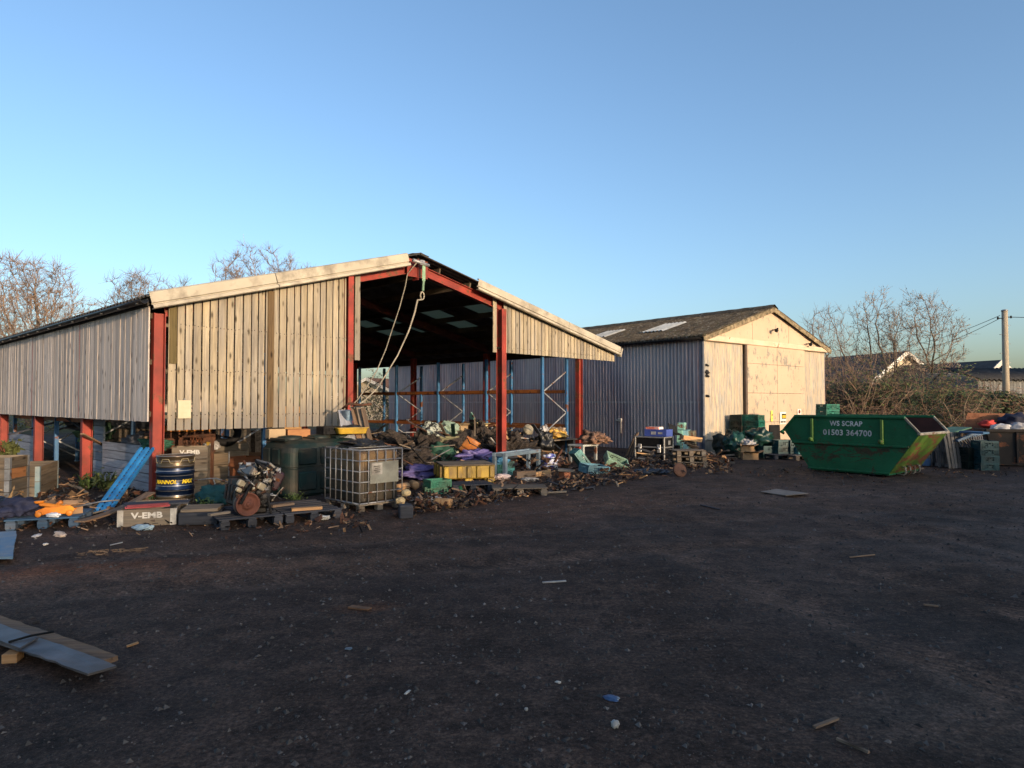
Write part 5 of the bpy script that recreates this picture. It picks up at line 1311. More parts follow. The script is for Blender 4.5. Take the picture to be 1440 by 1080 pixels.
carton("cream carton on the left of the oil tank top", Rt @ Vector((.05, .72, TH)), A-.2, .3, .24, .17, mat("cream_card", (.42, .31, .18), (.34, .24, .14), rough=.9), flaps=False)
carton("orange-brown carton on the oil tank top", Rt @ Vector((.4, .68, TH)), A-.25, .42, .26, .16, mat("orange_card", (.4, .19, .08), (.3, .14, .06), rough=.9), flaps=False)
crates(lambda i, n_: "black plastic crate on the oil tank beside the yellow tray", Rt @ Vector((.92, .3, TH+.07)), A, 1, M_black, "black crates", .34, .26, .15)
yt = thing("drip_tray", "yellow plastic tray holding dark scrap on top of the oil tank", "tray", Rt @ Vector((1.12, .1, TH+.075)), A-.25)
q = MB(); loft(q, [(rrect(.03, .57, .03, .37, .05), 0), (rrect(0, .6, 0, .4, .06), .1), (rrect(-.02, .62, -.02, .42, .06), .105), (rrect(-.02, .62, -.02, .42, .06), .12), (rrect(.01, .59, .01, .39, .05), .12), (rrect(.02, .58, .02, .38, .05), .08)]); q.build("tray", M_yellow, yt)
q = MB(); q.blob((.3, .2, .1), (.26, .16, .06), 4, 3, .6, 3); q.build("contents", M_bagk, yt)
# caged tank
ib0 = gz(at(505, 721)); ibc = thing("caged_tank", "grimy white plastic tank in a steel cage on its own pallet", "tank", ib0, A-.03)
IX, IY, IH = .80, 1.0, .84
q = MB()
for i in range(6): q.box((IX/2, .06+i*(IY-.12)/5, .105), (IX, .1, .02), ch=.003)
for x in (.06, IX/2, IX-.06):
    for y in (.06, IY/2, IY-.06): q.box((x, y, .045), (.1, .1, .09), ch=.004)
q.build("pallet_base", W_pallet, ibc)
m, n, p = base("grimy_sunlit_milk_plastic"); v = n.vec(rand=False); zc = n.new("SeparateXYZ"); n.link(v, zc.inputs[0])
cc = n.ramp(n.math('ADD', zc.outputs[2], n.math('MULTIPLY', n.noise(n.vec((1, 1, .3), rand=False), 4, 6, .65), .5)), [(.35, (.024, .017, .011)), (.62, (.042, .034, .022)), (.9, (.06, .043, .026)), (1.02, (.15, .095, .045))])  # dark grime; the orange sunlight near the top is put into the ramp
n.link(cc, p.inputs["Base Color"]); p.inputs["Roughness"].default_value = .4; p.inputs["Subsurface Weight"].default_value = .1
q = MB(); loft(q, [(rrect(.05, IX-.05, .05, IY-.05, .1), .13), (rrect(.03, IX-.03, .03, IY-.03, .1), .16), (rrect(.03, IX-.03, .03, IY-.03, .1), .9), (rrect(.06, IX-.06, .06, IY-.06, .12), .94), (rrect(.2, IX-.2, .2, IY-.2, .12), .955)]); o = q.build("bottle", m, ibc); 
for k in range(4):
    q2 = MB(); x = .14+k*(IX-.28)/3; q2.box((x, .032, .52), (.07, .02, .62), ch=.009); q2.build("moulded_rib", m, ibc)
q = MB(); q.lathe([(.09, .94), (.09, .985), (.08, .99), (.001, .99)], 20, Matrix.Translation((IX/2, IY/2, 0)), cap=False); q.build("cap", M_black, ibc)
q = MB(); c_ = .0; zs = [.13+i*(IH-.01)/5 for i in range(6)]
for z in zs: q.tube([(0, 0, z), (IX, 0, z), (IX, IY, z), (0, IY, z), (0, 0, z)], .011 if 0 < zs.index(z) < 5 else .015, 6, .5)
for i in range(6):
    x = IX*i/5; q.tube([(x, -.012, .13), (x, -.012, zs[-1])], .010, 6, .5); q.tube([(x, IY+.012, .13), (x, IY+.012, zs[-1])], .010, 6, .5)
for i in range(1, 6):
    y = IY*i/6; q.tube([(-.012, y, .13), (-.012, y, zs[-1])], .010, 6, .5); q.tube([(IX+.012, y, .13), (IX+.012, y, zs[-1])], .010, 6, .5)
for y in (.3, .7): q.tube([(0, y, zs[-1]+.02), (IX, y, zs[-1]+.02)], .012, 6, .5)
q.build("cage", M_zinc, ibc)
q = MB(); q.box((IX*.56, -.024, .60), (.54, .006, .34), ch=.002); pl = q.build("label_plate", mat("grimy_plate", (.26, .27, .235), (.17, .175, .15), rough=.5, bump=0, dirt=.35), ibc)
q = MB(); q.box((IX*.38, -.029, .66), (.2, .004, .18)); q.build("paper_label", M_white, pl)
q = MB()
for k in range(4): q.box((IX*.38+.01*(k % 2), -.0325, .70-k*.03), (.12-.03*(k % 2), .002, .01))
q.build("print_line", M_black, pl)
sack("plastic_heap", "black plastic sheet crumpled on top of the caged tank", "sheeting", (Matrix.Translation(ib0) @ Matrix.Rotation(A, 4, 'Z')) @ Vector((.42, .6, IH+.13)), .3, M_bagk, 12, (1.1, 1, .2), .8)
# ------------------------------------------------------------------ mouth of the barn
def pt(px, py, depth): d = ray(px, py); return Vector((0, 0, CAMH))+d*(depth/d.y)
LB_ = [("widest leaning grey board in the bundle at the red door post", 484, 577, 505, 700, 13.3, .24, W_greyp), ("leaning brown board next to the widest grey one", 497, 572, 521, 692, 13.1, .12, W_scrap),
       ("leaning silvery board in the middle of the bundle", 504, 571, 528, 690, 13.0, .10, W_pallet), ("outermost leaning brown board of the bundle by the door post", 510, 574, 537, 690, 12.9, .09, W_scrap)]
for (lab, x0, y0, x1, y1_, dp, wd, mm) in LB_:
    b_ = gz(at(x1, y1_)); plank(lab, b_, pt(x0, y0, dp+.3), wd, .03, mm, "leaning_board", "boards leaning at the door post", "board", up=(.3, -.8, .5))
t = thing("plough_bar", "rusty bent iron bar across the top of the leaning boards", "bar", pt(484, 571, 13.2)); q = MB(); q.tube([(-.03, 0, -.05), (.1, -.05, .05), (.35, -.06, .02), (.55, -.05, .04)], .025, 6); q.build("bar", M_rust, t)
q = MB(); loft(q, [(rrect(0, .26, 0, .2, .05), 0), (rrect(-.02, .28, -.02, .22, .06), .2), (rrect(0, .26, 0, .2, .05), .21)]); one("jerrycan", "pale blue plastic can wedged at the top of the leaning boards", "can", q, mat("pale_blue_plastic", (.2, .34, .48), (.12, .2, .3), rough=.5, dirt=.3), pt(488, 592, 13.35), A)
# rope and sling from the ridge
rp = thing("rope_sling", "frayed rope sling hanging from a green strap at the barn ridge", "rope", bl(SR+.02, -.22, 0), A)
q = MB(); zr = ZR-.23
q.bar((0, 0, zr), (.0, .0, zr-.42), .09, .012, (0, 1, 0)); q.bar((0.0, 0, zr-.38), (-.03, -.01, zr-.66), .05, .02, (0, 1, 0)); q.build("strap", mat("green_webbing", (.22, .34, .22), (.13, .21, .14), rough=.9, bump=.3), rp)
q = MB(); q.tube([(-.32, 0, zr+.02), (.15, 0, zr-.04)], .045, 8); q.box((-.05, .02, zr+.0), (.14, .1, .12), ch=.01); q.build("bracket", M_zinc, rp)
ex = Vector((-.06, -.02, zr-.78)); q = MB(); q.tube([ex+Vector((.055*cos(a_), 0, .09*sin(a_))) for a_ in [i*2*pi/12 for i in range(13)]], .017, 6)
Mi = (Matrix.Translation(bl(SR+.02, -.22, 0)) @ Matrix.Rotation(A, 4, 'Z')).inverted()
def locpts(lst): return [Mi @ pt(x, y, d) for x, y, d in lst]
c1 = locpts(((587, 422, 15.4), (583, 440, 15.35), (575, 465, 15.2), (559, 500, 14.9), (545, 523, 14.6), (530, 547, 14.2), (514, 562, 13.6), (498, 574, 13.3)))
q.tube([ex-Vector((0, 0, .09))]+c1, [.02, .023, .021, .018, .016, .015, .014, .013, .012], 7); q.build("rope", M_rope, rp)
q = MB(); q.tube([Vector((-.2, -.02, zr))]+locpts(((573, 385, 15.5), (570, 402, 15.4), (562, 432, 15.2), (552, 462, 14.9), (543, 490, 14.7), (530, 521, 14.3), (515, 545, 13.8), (503, 562, 13.4), (492, 573, 13.2))), .013, 5); q.build("thin_rope", M_rope, rp)
# tan crates deep inside
for i in range(6):
    t = timber_box("slatted_crate", stackname("the tan slatted crates deep inside the barn")(i, 6), bl(8.2, 11.2, i*.26), A, .95, .8, .25, 2, wood("tan_crate_boards", (.5, .3, .13), (.3, .17, .08), axis='x', tone=.2))
    t["group"] = "tan slatted crates stacked inside the barn"
for i in range(5):
    crates(stackname(("the black crate column nearest the red racking post", "the second black crate column deep in the barn", "the middle black crate column deep in the barn", "the fourth black crate column deep in the barn", "the last black crate column deep in the barn")[i]), bl(5.2+i*.62, 9.5+.3*(i % 2)), A, (5, 6, 4, 6, 3)[i], M_black, "black crates stacked in the dark of the barn")
# clutter under the long side and behind the gable boards
for i, (s, d, sx, sy, h, mm, lab) in enumerate((
    (1.0, 5.6, 1.6, 1.2, .7, W_darkp, "dark board crate under the racking by the long side"), (1.3, 8.2, 1.4, 1.0, .95, W_collar, "tall brown crate farther down the long side"),
    (2.2, 11.5, 1.6, 1.2, 1.1, W_darkp, "dark crate at the back of the long side bay"), (2.9, 6.5, 1.8, 1.2, 1.15, W_collar, "brown crate in the middle of the barn behind the gable boards"),
    (.7, 2.4, 1.0, .8, .78, W_darkp, "dark crate just behind the red corner post"))):
    timber_box("wooden_crate", lab, bl(s, d), A, sx, sy, h, max(2, int(h/.2)), mm)
sack("fish_net", "green netting heaped on the low grey plank wall", "netting", bl(.35, 1.15, .80), .24, mat("green_net", (.02, .09, .06), (.01, .045, .03), rough=.9, bump=.8, bscale=30), 14, (1, .8, .55), .7)
tr_ = thing("basket", "white basin with tan scrap resting on the low plank wall", "basin", bl(.5, 1.75, .88), A); q = MB(); q.lathe([(.1, 0), (.2, .02), (.25, .12), (.26, .12), (.2, 0)], 18, cap=False); q.build("bowl", M_white, tr_)
q = MB(); q.blob((0, 0, .1), (.2, .16, .08), 3, 3, .6, 2.5); q.build("contents", M_card, tr_)
for i, (s, d, sz, mm, lab) in enumerate(((1.1, 2.2, .45, M_bagk, "black sack behind the low plank wall"), (.9, 3.2, .4, M_tarp, "grey tarpaulin bundle behind the low plank wall"), (1.6, 4.6, .5, M_bagk, "large black sack beside the blue racking upright"), (1.0, 7.2, .35, mat("dull_green_cloth", (.06, .11, .06), (.03, .06, .03), rough=.9), "dull green cloth bundle under the long side racking"), (1.4, 9.7, .4, M_tarp, "tarpaulin bundle on the tall brown crate"))):
    sack("bundle", lab, "bundle", bl(s, d, .5 if i < 2 else (.0 if i == 2 else .7 if i == 3 else .95)), sz, mm, 60+i, (1.2, 1, .75), .6)
r = random.Random(17)
for i in range(14):
    p0 = bl(r.uniform(.4, 2.4), r.uniform(1.2, 9.5), r.uniform(.7, 1.2)); a_ = r.uniform(0, 6.28); L = r.uniform(.6, 1.3)
    plank("loose timber length thrown on the dark heap under the long side boards", p0, p0+Vector((cos(a_)*L, sin(a_)*L, r.uniform(-.35, .35))), r.uniform(.05, .12), .03, r.choice((W_scrap, W_darkp, W_pallet)), "loose_timber", "loose timber on the heap under the long side", "timber")
# things along the racking
bin_ = thing("olive_bin", "olive grey ribbed plastic bin among the barn clutter", "bin", gz(at(593, 660))+Vector((0, .9, 0)), A-.45)
q = MB(); loft(q, [(rrect(.05, .85, .04, .56, .06), 0), (rrect(0, .9, 0, .6, .06), .72), (rrect(-.03, .93, -.03, .63, .06), .73), (rrect(-.03, .93, -.03, .63, .06), .79), (rrect(0, .9, 0, .6, .05), .79), (rrect(.04, .86, .04, .56, .05), .5)]); q.build("tub", mat("olive_plastic", (.13, .125, .055), (.08, .078, .04), rough=.6, dirt=.3), bin_)
for k in range(6): q = MB(); q.box((.1+k*.14, -.012, .42), (.025, .03, .56), (.06, 0, 0), .006); q.build("rib", MATS["olive_plastic"], bin_)
sack("printed_sack", "black and pale printed sack on top of the olive bin", "sack", bin_.location+Vector((.1, .2, .78)), .26, mat("printed_sacking", (.3, .33, .29), (.015, .016, .016), scale=9, var=(.47, .5), rough=.6), 33, (1.3, .9, .8), .5)
sack("mint_bag", "pale mint bag crumpled beside the printed sack", "bag", bin_.location+Vector((.55, .35, .82)), .24, mat("mint_sacking", (.25, .34, .27), (.16, .23, .18), rough=.7), 35, (1, .8, .8), .55)
ch = thing("tipped_chair", "orange plastic stacking chair tipped over with dark metal frame", "chair", gz(at(652, 662))+Vector((.1, .8, .55)), 0, rot=(radians(-62), radians(28), radians(30)))
q = MB(); q.sheet(lambda u, v_: ((u-.5)*.44, -.2+.42*v_, .02*cos(pi*(u-.5)*2)+(.05*(1-v_)**4)), 8, 8); q.sheet(lambda u, v_: ((u-.5)*.42, .22+.1*v_, .02+.38*v_-.03*cos(pi*(u-.5))), 8, 8); o = q.build("shell", M_orangep, ch); md = o.modifiers.new("t", 'SOLIDIFY'); md.thickness = .012
for sg in (-1, 1):
    q = MB(); q.tube([(sg*.2, -.16, 0), (sg*.24, -.2, -.42)], .014, 6); q.build("leg", M_dark, ch); q = MB(); q.tube([(sg*.2, .2, 0), (sg*.24, .26, -.42)], .014, 6); q.build("leg", M_dark, ch)
q = MB(); q.tube([(-.24, -.2, -.38), (.24, -.2, -.38)], .012, 6); q.build("stretcher", M_dark, ch)
carton("open cream carton behind the tipped orange chair", bl(9.35, 2.4, .66), A+.3, .42, .34, .34, mat("cream_card", (.42, .31, .18)))
carton("pale yellow carton right of the tipped orange chair", bl(9.85, 2.1, .66), A-.1, .3, .3, .36, mat("pale_yellow_card", (.6, .5, .28), (.5, .4, .22), rough=.9))
timber_box("wooden_crate", "dark crate under the cartons beside the racking", bl(9.0, 1.9), A, 1.2, 1.0, .72, 4, W_darkp)
t = thing("black_printer", "small black box sitting on the orange racking beam", "box", bl(10.54, 3.0, 1.04), A); q = MB(); q.box((0, .05, .06), (.2, .3, .12), ch=.01); q.build("case", M_black, t); q = MB(); q.bar((0, .1, .11), (.05, .3, .28), .02, .2); q.build("flap", M_mint, t)
for i, (s, d, sz, mm, lab) in enumerate(((9.4, .95, .36, M_bagk, "black sack slumped behind the yellow crate"), (9.0, 1.4, .33, mat("dark_wicker", (.06, .04, .03), (.025, .018, .014), rough=.9, bump=.8), "tangled dark wire heap below the orange chair"), (7.7, .9, .28, mat("white_green_cloth", (.5, .5, .42), (.04, .07, .05), scale=7, var=(.45, .55)), "cream and dark cloth left of the dark wire heap"),
    (7.2, .9, .33, mat("dark_green_cloth", (.02, .07, .045), rough=.8), "dark green bundle left of the cream cloth"), (7.45, 1.2, .26, mat("maroon_cloth", (.11, .02, .022), rough=.8), "maroon cloth between the green bundle and the cream cloth"))):
    sack("bundle", lab, "bundle", bl(s, d, .05), sz, mm, 70+i, (1.15, 1, .9), .6)
sack("purple_sheeting", "crumpled purple plastic sheeting on the dirt beside the caged tank", "sheeting", gz(at(592, 673)), .5, M_purple, 3, (1.25, .8, .32), .9, A)
sack("purple_sheeting", "purple plastic sheeting bunched behind the yellow crate", "sheeting", gz(at(661, 668))+Vector((.1, .8, .25)), .36, M_purple, 6, (1.3, .8, .45), .9, A)
# yellow plastic pallet box
e_, yy, ll = edge(622, 683, 698, 676); yb = thing("pallet_box", "scuffed yellow plastic pallet box with weathered wooden top", "pallet box", gz(e_)+Vector((0, 0, .02)), A-.55)
LX, LY = 1.12, .95
q = MB(); loft(q, [(rrect(.02, LX-.02, .02, LY-.02, .05, 2), .1), (rrect(0, LX, 0, LY, .06, 2), .12), (rrect(0, LX, 0, LY, .06, 2), .36), (rrect(.03, LX-.03, .03, LY-.03, .05, 2), .365)]); q.build("body", M_yellow, yb)
for x in (.08, .36, .56, .76, LX-.08):
    q = MB(); q.box((x, -.015, .24), (.1, .05, .24), ch=.012); q.build("moulded_rib", M_yellow, yb)
for y in (.12, .47, .83):
    q = MB(); q.box((-.015, y, .24), (.05, .12, .24), ch=.012); q.build("moulded_rib", M_yellow, yb)
for x in (.08, LX/2, LX-.08):
    for y in (.08, LY/2, LY-.08): q = MB(); q.box((0, 0, .05), (.16, .14, .1), ch=.01); q.build("foot", M_yellow, yb, (x, y, 0))
q = MB()
for k in range(8): q.box((LX/2, .06+k*(LY-.12)/7, .382), (LX-.02, .115, .03), (0, 0, rnd.uniform(-.01, .01)), .004)
q.build("top_boards", W_pallet, yb)
pallet("dark blue pallet under the front of the yellow pallet box", gz(at(636, 694)), A-.5, W_darkp, .82, .6)
pallet("broken grey wooden pallet lying right of the yellow box", gz(at(693, 699)), A-.75, W_pallet, 1.0, .6)
for i, (px, py, z, rz) in enumerate(((598, 696, 0, .3), (606, 697, .13, .6), (618, 692, 0, -.2))):
    crates(lambda a_, n_, i=i: ("lower left green crate lying before the purple sheeting", "tipped green crate on top of the lower pair", "right green crate next to the yellow box")[i], gz(at(px, py))+Vector((0, 0, z)), rz, 1, mat("bright_green_crate", (.02, .2, .12), (.012, .13, .08), rough=.45, dirt=.3), "green crates before the purple sheeting", .42, .3, .14)
for i, (px, py, rz_, lab) in enumerate(((582, 687, .4, "left cut log lying in front of the purple sheeting"), (566, 690, -.5, "right-angled log beside the caged tank"), (623, 713, 1.2, "round log end at the edge of the dirt"))):
    q = MB(); q.lathe([(.02, -.15), (.075, -.15), (.08, -.1), (.078, .1), (.075, .15), (.02, .15)], 12, Matrix.Rotation(pi/2, 4, 'X')); one("log", lab, "log", q, W_new, gz(at(px, py))+Vector((0, 0, .075)), rz_)
q = MB(); q.box((0, .12, .1), (.2, .2, .2), ch=.015); one("stump", "square wooden block standing at the corner of the caged tank", "block", q, W_darkp, gz(at(572, 728)), .3)
for i, (px, py, lab) in enumerate(((563, 717, "left cream foam ball by the caged tank pallet"), (571, 716, "right cream foam ball by the caged tank pallet"))):
    sack("foam_lump", lab, "foam", gz(at(px, py))+Vector((0, 0, .22 if i else .1)), .075, mat("cream_foam", (.52, .4, .22), (.4, .3, .16), rough=.9), 40+i, (1, 1, .8), .2)
sack("plastic_heap", "crumpled clear and white plastic strung across the dirt heap", "sheeting", gz(at(606, 706)), .15, M_bagw, 15, (1.7, .6, .35), .9)
# bench frame beside the second red door post
e_, yy, ll = edge(709, 673, 757, 664); fr = thing("steel_frame", "slate blue steel bench frame standing at the red door post", "frame", gz(e_), yy)
for (x, y) in ((.04, 0), (ll, 0), (.04, .28), (ll, .28)):
    q = MB(); q.box((x, y, .25), (.085, .085, .5), ch=.006); q.build("leg", M_slate, fr)
q = MB(); q.bar((0, 0, .53), (ll+.04, 0, .53), .09, .08, ch=.006); q.build("top_rail", M_slate, fr); q = MB(); q.bar((0, .28, .53), (ll+.04, .28, .53), .09, .08, ch=.006); q.build("top_rail", M_slate, fr)
for x in (.04, ll): q = MB(); q.bar((x, .05, .53), (x, .23, .53), .07, .07); q.build("cross_rail", M_slate, fr)
Rf = Matrix.Translation(fr.location) @ Matrix.Rotation(yy, 4, 'Z')
sack("tarpaulin", "blue tarpaulin scrap inside the slate bench frame", "tarpaulin", Rf @ Vector((.32, .35, .28)), .2, mat("sky_blue_tarp", (.07, .25, .45), (.04, .15, .28), rough=.6), 4, (1, .7, .6), .6)
crates(lambda i, n_: ("lower teal crate inside the slate bench frame", "upper teal crate inside the slate bench frame")[i], Rf @ Vector((.36, .2, 0)), yy, 2, M_aqua, "teal crates inside the bench frame", .42, .32, .17)
for i, (a_, b_, c_, d_, lab, mm, w_) in enumerate((
    (724, 673, 751, 671, "stout brown timber baulk in front of the slate frame", W_scrap, .16), (750, 671, 772, 668, "short tan timber baulk right of the stout brown one", W_new, .11))):
    p0, p1 = gz(at(a_, b_)), gz(at(c_, d_)); plank(lab, p0+Vector((0, 0, w_/2)), p1+Vector((0, 0, w_/2)), w_, w_, mm, "timber_baulk", None, "timber")
sack("white_bag", "white paper scrap on the dirt before the brown baulk", "paper", gz(at(745, 675)), .12, M_bagw, 9, (1.5, .7, .4), .4)
sack("white_bag", "pinkish paper litter at the foot of the second red door post", "paper", gz(at(704, 674)), .13, mat("pink_paper", (.6, .48, .45), (.45, .36, .34), rough=.8), 10, (1.5, .8, .5), .5)
for (px, py, lab) in ((794, 672, "orange brick lying right of the timber baulks"), ):
    q = MB(); q.box((0, 0, .07), (.17, .24, .14), ch=.008); one("brick", lab, "brick", q, M_brick, gz(at(px, py)), .5)
q = MB(); q.box((0, 0, .03), (.4, .3, .06), ch=.01); one("paving_slab", "grey slab tilted on top of the orange brick", "slab", q, M_cement, gz(at(793, 672))+Vector((0, .05, .15)), .3, rot=(0, .1, .3))
# heap behind the bench frame
r = random.Random(23); hc = bl(9.6, .55)
q = MB(); q.blob((0, 0, .22), (.9, .6, .5), 8, 5, .75, 3.2, flat=.45, sm=False); one("scrap_mound", "mound of dark broken scrap between the red door post and the racking", "scrap", q, mat("dark_scrap", (.055, .042, .035), (.016, .014, .013), scale=14, rough=.9, bump=.9, bscale=25, bdist=.04), hc, A)
for i in range(26):
    a_ = r.uniform(0, 6.28); p0 = hc+Vector((r.gauss(0, .42), r.gauss(0, .3), r.uniform(.3, .85))); L = r.uniform(.2, .6); v_ = Vector((cos(a_), sin(a_)*.6, r.uniform(-.6, .6))).normalized()*L
    plank("broken board sticking out of the scrap mound by the second door post", p0, p0+v_, r.uniform(.05, .14), .02, r.choice((W_scrap, W_new, W_darkp, M_dkgreen, M_zinc, W_pallet)), "broken_board", "broken boards in the scrap mound", "board")
for (s_, d_, sx_, sz_, sd_, lab) in ((5.3, .3, 1.0, .5, 31, "dark mound of scrap between the leaning boards and the olive bin"), (7.6, 1.7, 1.3, .75, 32, "tall dark mound of scrap around the olive bin"), (6.4, 3.0, 1.4, .7, 33, "dark mound of scrap deeper in the barn mouth"), (10.2, 2.2, 1.1, .85, 34, "dark mound of scrap under the orange racking beams")):
    q = MB(); q.blob((0, 0, .12), (sx_, .7, sz_*.85), sd_, 5, .75, 3.4, flat=.3, sm=False); one("scrap_mound", lab, "scrap", q, mat("dark_scrap", (.075, .06, .05)), bl(s_, d_), A)
    for i in range(30):
        a_ = r.uniform(0, 6.28); p0 = bl(s_, d_)+Vector((r.gauss(0, .5), r.gauss(0, .35), r.uniform(.25, sz_+.3))); L = r.uniform(.2, .7); v_ = Vector((cos(a_), sin(a_)*.6, r.uniform(-.6, .6))).normalized()*L
        plank("broken length poking out of the dark scrap mounds in the barn mouth", p0, p0+v_, r.uniform(.03, .12), .022, r.choice((W_scrap, W_darkp, M_rust, M_dkgreen, M_zinc, W_pallet, M_black)), "broken_length", "broken lengths in the barn mouth mounds", "scrap")
plank("white strip leaning on the scrap mound behind the slate frame", hc+Vector((-.6, -.35, .72)), hc+Vector((-.25, -.5, .32)), .06, .02, M_white)
plank("broad tan board jutting down from the scrap mound", hc+Vector((-.45, -.3, 1.08)), hc+Vector((-.1, -.42, .68)), .16, .02, W_new)
sack("cream_drum", "cream enamel pot on top of the scrap mound", "pot", hc+Vector((.45, .1, .78)), .15, mat("cream_enamel", (.5, .45, .33), rough=.4), 3, (1, 1, 1.1), .1)
sack("black_sack", "black sack hanging against the front racking upright", "sack", bl(10.4, .0, .32), .27, M_bagk, 22, (.9, .8, 1.2), .5)
sack("white_bag", "white bag on top of the hanging black sack", "bag", bl(10.35, .0, .85), .12, M_bagw, 23, (1, .8, .9), .5)
sack("gold_heap", "golden brass-like scrap heaped on a board between racking uprights", "scrap", bl(11.1, .3, .62), .26, mat("golden_scrap", (.55, .33, .06), (.12, .07, .03), scale=12, var=(.4, .6), rough=.5), 27, (1.3, .9, .6), .8)
sack("bone_heap", "cream and brown scrap beside the golden heap", "scrap", bl(11.45, .35, .66), .22, mat("cream_scrap", (.5, .4, .28), (.1, .06, .04), scale=10, var=(.4, .6), rough=.7), 28, (1, .9, .8), .8)
q = MB(); q.box((0, 0, 0), (1.3, .9, .03)); q.box((-.5, 0, -.3), (.08, .8, .58)); q.box((.5, 0, -.3), (.08, .8, .58)); one("trestle_board", "grey board on trestles carrying the golden scrap", "board", q, W_pallet, bl(11.2, .35, .6), A)
bk2 = dup(bk, gz(at(786, 660)), 0, "pinkish plastic pail standing below the front racking brace"); 
for c_ in kids(bk2): c_.data = c_.data.copy(); c_.data.materials[0] = mat("pink_pail", (.66, .4, .34), (.5, .3, .26), rough=.5) if c_.name.startswith("body") else M_zinc
sack("printed_bag", "blue and white printed bag left of the pinkish pail", "bag", gz(at(773, 660)), .22, mat("blue_print_bag", (.5, .52, .6), (.07, .08, .32), scale=8, var=(.47, .52), rough=.6), 29, (1.1, .8, .95), .4)
# aqua crates and little table right of the last red post
def tip(lab, px, py, m_, rot, z, sx=.6, sy=.4, h=.2, nm="plastic_crate", g="pale plastic crates tipped out by the last red post"):
    o = bpy.data.objects.new(nm, plastic_crate(m_, sx, sy, h)); col.objects.link(o); o.location = gz(at(px, py))+Vector((0, 0, z)); o.rotation_euler = rot; tag(o, lab, "crate", g)
tip("aqua crate tipped on its side right of the last red post", 808, 664, M_aqua, (.0, .9, .3), .42)
tip("sky blue crate lying flat in front of the tipped aqua one", 827, 668, mat("sky_blue_plastic", (.16, .36, .46), (.1, .24, .3), rough=.5, dirt=.35), (.1, .1, .5), .03)
tip("pale mint crate tilted toward the warehouse wall", 851, 660, mat("pale_mint_plastic", (.3, .48, .36), (.2, .33, .25), rough=.5, dirt=.4), (.5, .4, .2), .1)
e_, yy, ll = edge(823, 654, 850, 651); tb_ = thing("side_table", "small grey table loaded with brown scrap near the warehouse wall", "table", gz(e_)+Vector((0, .5, 0)), yy)
q = MB(); q.box((.32, .25, .5), (.72, .55, .05), ch=.006); q.build("table_top", mat("pale_grey_paint", (.34, .36, .34), (.24, .25, .24), rust=.1), tb_)
for (x, y) in ((.02, .03), (.62, .03), (.02, .47), (.62, .47)): q = MB(); q.box((x, y, .24), (.07, .07, .48)); q.build("leg", MATS["pale_grey_paint"], tb_)
sack("brown_scrap", "brown rusty scrap heaped on the small grey table", "scrap", tb_.location+Vector((.35, .35, .52)), .27, mat("brown_scrap_mix", (.2, .11, .07), (.045, .03, .025), scale=12, var=(.4, .6), rough=.8), 44, (1.3, 1, .7), .9)
# loose junk strewn along the barn front: individual sticks and a carpet of fine scrap
r = random.Random(41)
def strew(n_, fx, lab, grp, mats_, lmin, lmax, wmin, wmax, nm="stick"):
    for i in range(n_):
        px, py = fx(); p0 = gz(at(px, py)); a_ = r.uniform(0, 6.28); L = r.uniform(lmin, lmax)
        plank(lab, p0+Vector((0, 0, .02)), p0+Vector((cos(a_)*L, sin(a_)*L, r.uniform(.02, .12))), r.uniform(wmin, wmax), r.uniform(.012, .03), r.choice(mats_), nm, grp, nm)
strew(26, lambda: (lambda x_: (x_, 728-.15*(x_-560)-r.random()*26))(r.uniform(565, 720)), "dark splintered stick on the dirt in front of the green crates", "sticks before the green crates", (W_scrap, W_darkp, W_darkp, W_pallet), .12, .5, .02, .06)
strew(30, lambda: (lambda x_: (x_, 705-.14*(x_-720)-r.random()*16))(r.uniform(725, 905)), "splintered stick on the dirt between the slate frame and the warehouse", "sticks before the slate frame", (W_scrap, W_darkp, W_pallet, W_new), .12, .5, .02, .06)
strew(16, lambda: (r.uniform(60, 150), r.uniform(700, 726)), "scrap of timber among the rubbish behind the orange jack", "timber scraps behind the orange jack", (W_scrap, W_new, W_pallet), .12, .4, .03, .08, "timber_scrap")
strew(10, lambda: (r.uniform(85, 150), r.uniform(670, 698)), "grey offcut on the dirt before the second long side post", "offcuts by the second side post", (W_pallet, W_scrap, W_darkp), .2, .6, .04, .1, "offcut")
def litter(name, label, n_, fx, seed, cols, smin, smax, hump=0.0):
    r2 = random.Random(seed); q = MB()
    for _ in range(n_):
        px, py = fx(r2); p_ = gz(at(px, py)); s = r2.uniform(smin, smax)*(1 if r2.random() > .1 else 1.8)
        M = Matrix.Translation(p_+Vector((0, 0, s*.3+hump*r2.random()**2))) @ Euler((r2.gauss(0, .5), r2.gauss(0, .5), r2.uniform(0, 6))).to_matrix().to_4x4()
        if r2.random() < .45: q.box(Vector((0, 0, 0)), (s, s*r2.uniform(.15, .5), s*.1), mi=0)
        else:
            v = [(r2.gauss(0, s*.4), r2.gauss(0, s*.4), r2.gauss(0, s*.12)) for _ in range(4)]; q.v, q.f; 
            q.add(v, [(0, 1, 2), (0, 2, 3), (0, 3, 1), (1, 3, 2)], None)
            for k in range(len(q.v)-4, len(q.v)): q.v[k] = tuple(M @ Vector(q.v[k]))
            q.mi[-4:] = [r2.choice(range(len(cols)))]*4; continue
        for k in range(len(q.v)-8, len(q.v)): q.v[k] = tuple(M @ Vector(q.v[k]))
        q.mi[-6:] = [r2.choice(range(len(cols)))]*6
    tag(q.build(name, cols), label, "litter", kind="stuff")
LC = [M_dark, M_rust, W_scrap, M_black, M_card, M_dark, W_darkp, M_rust, M_black, W_scrap, M_rust]
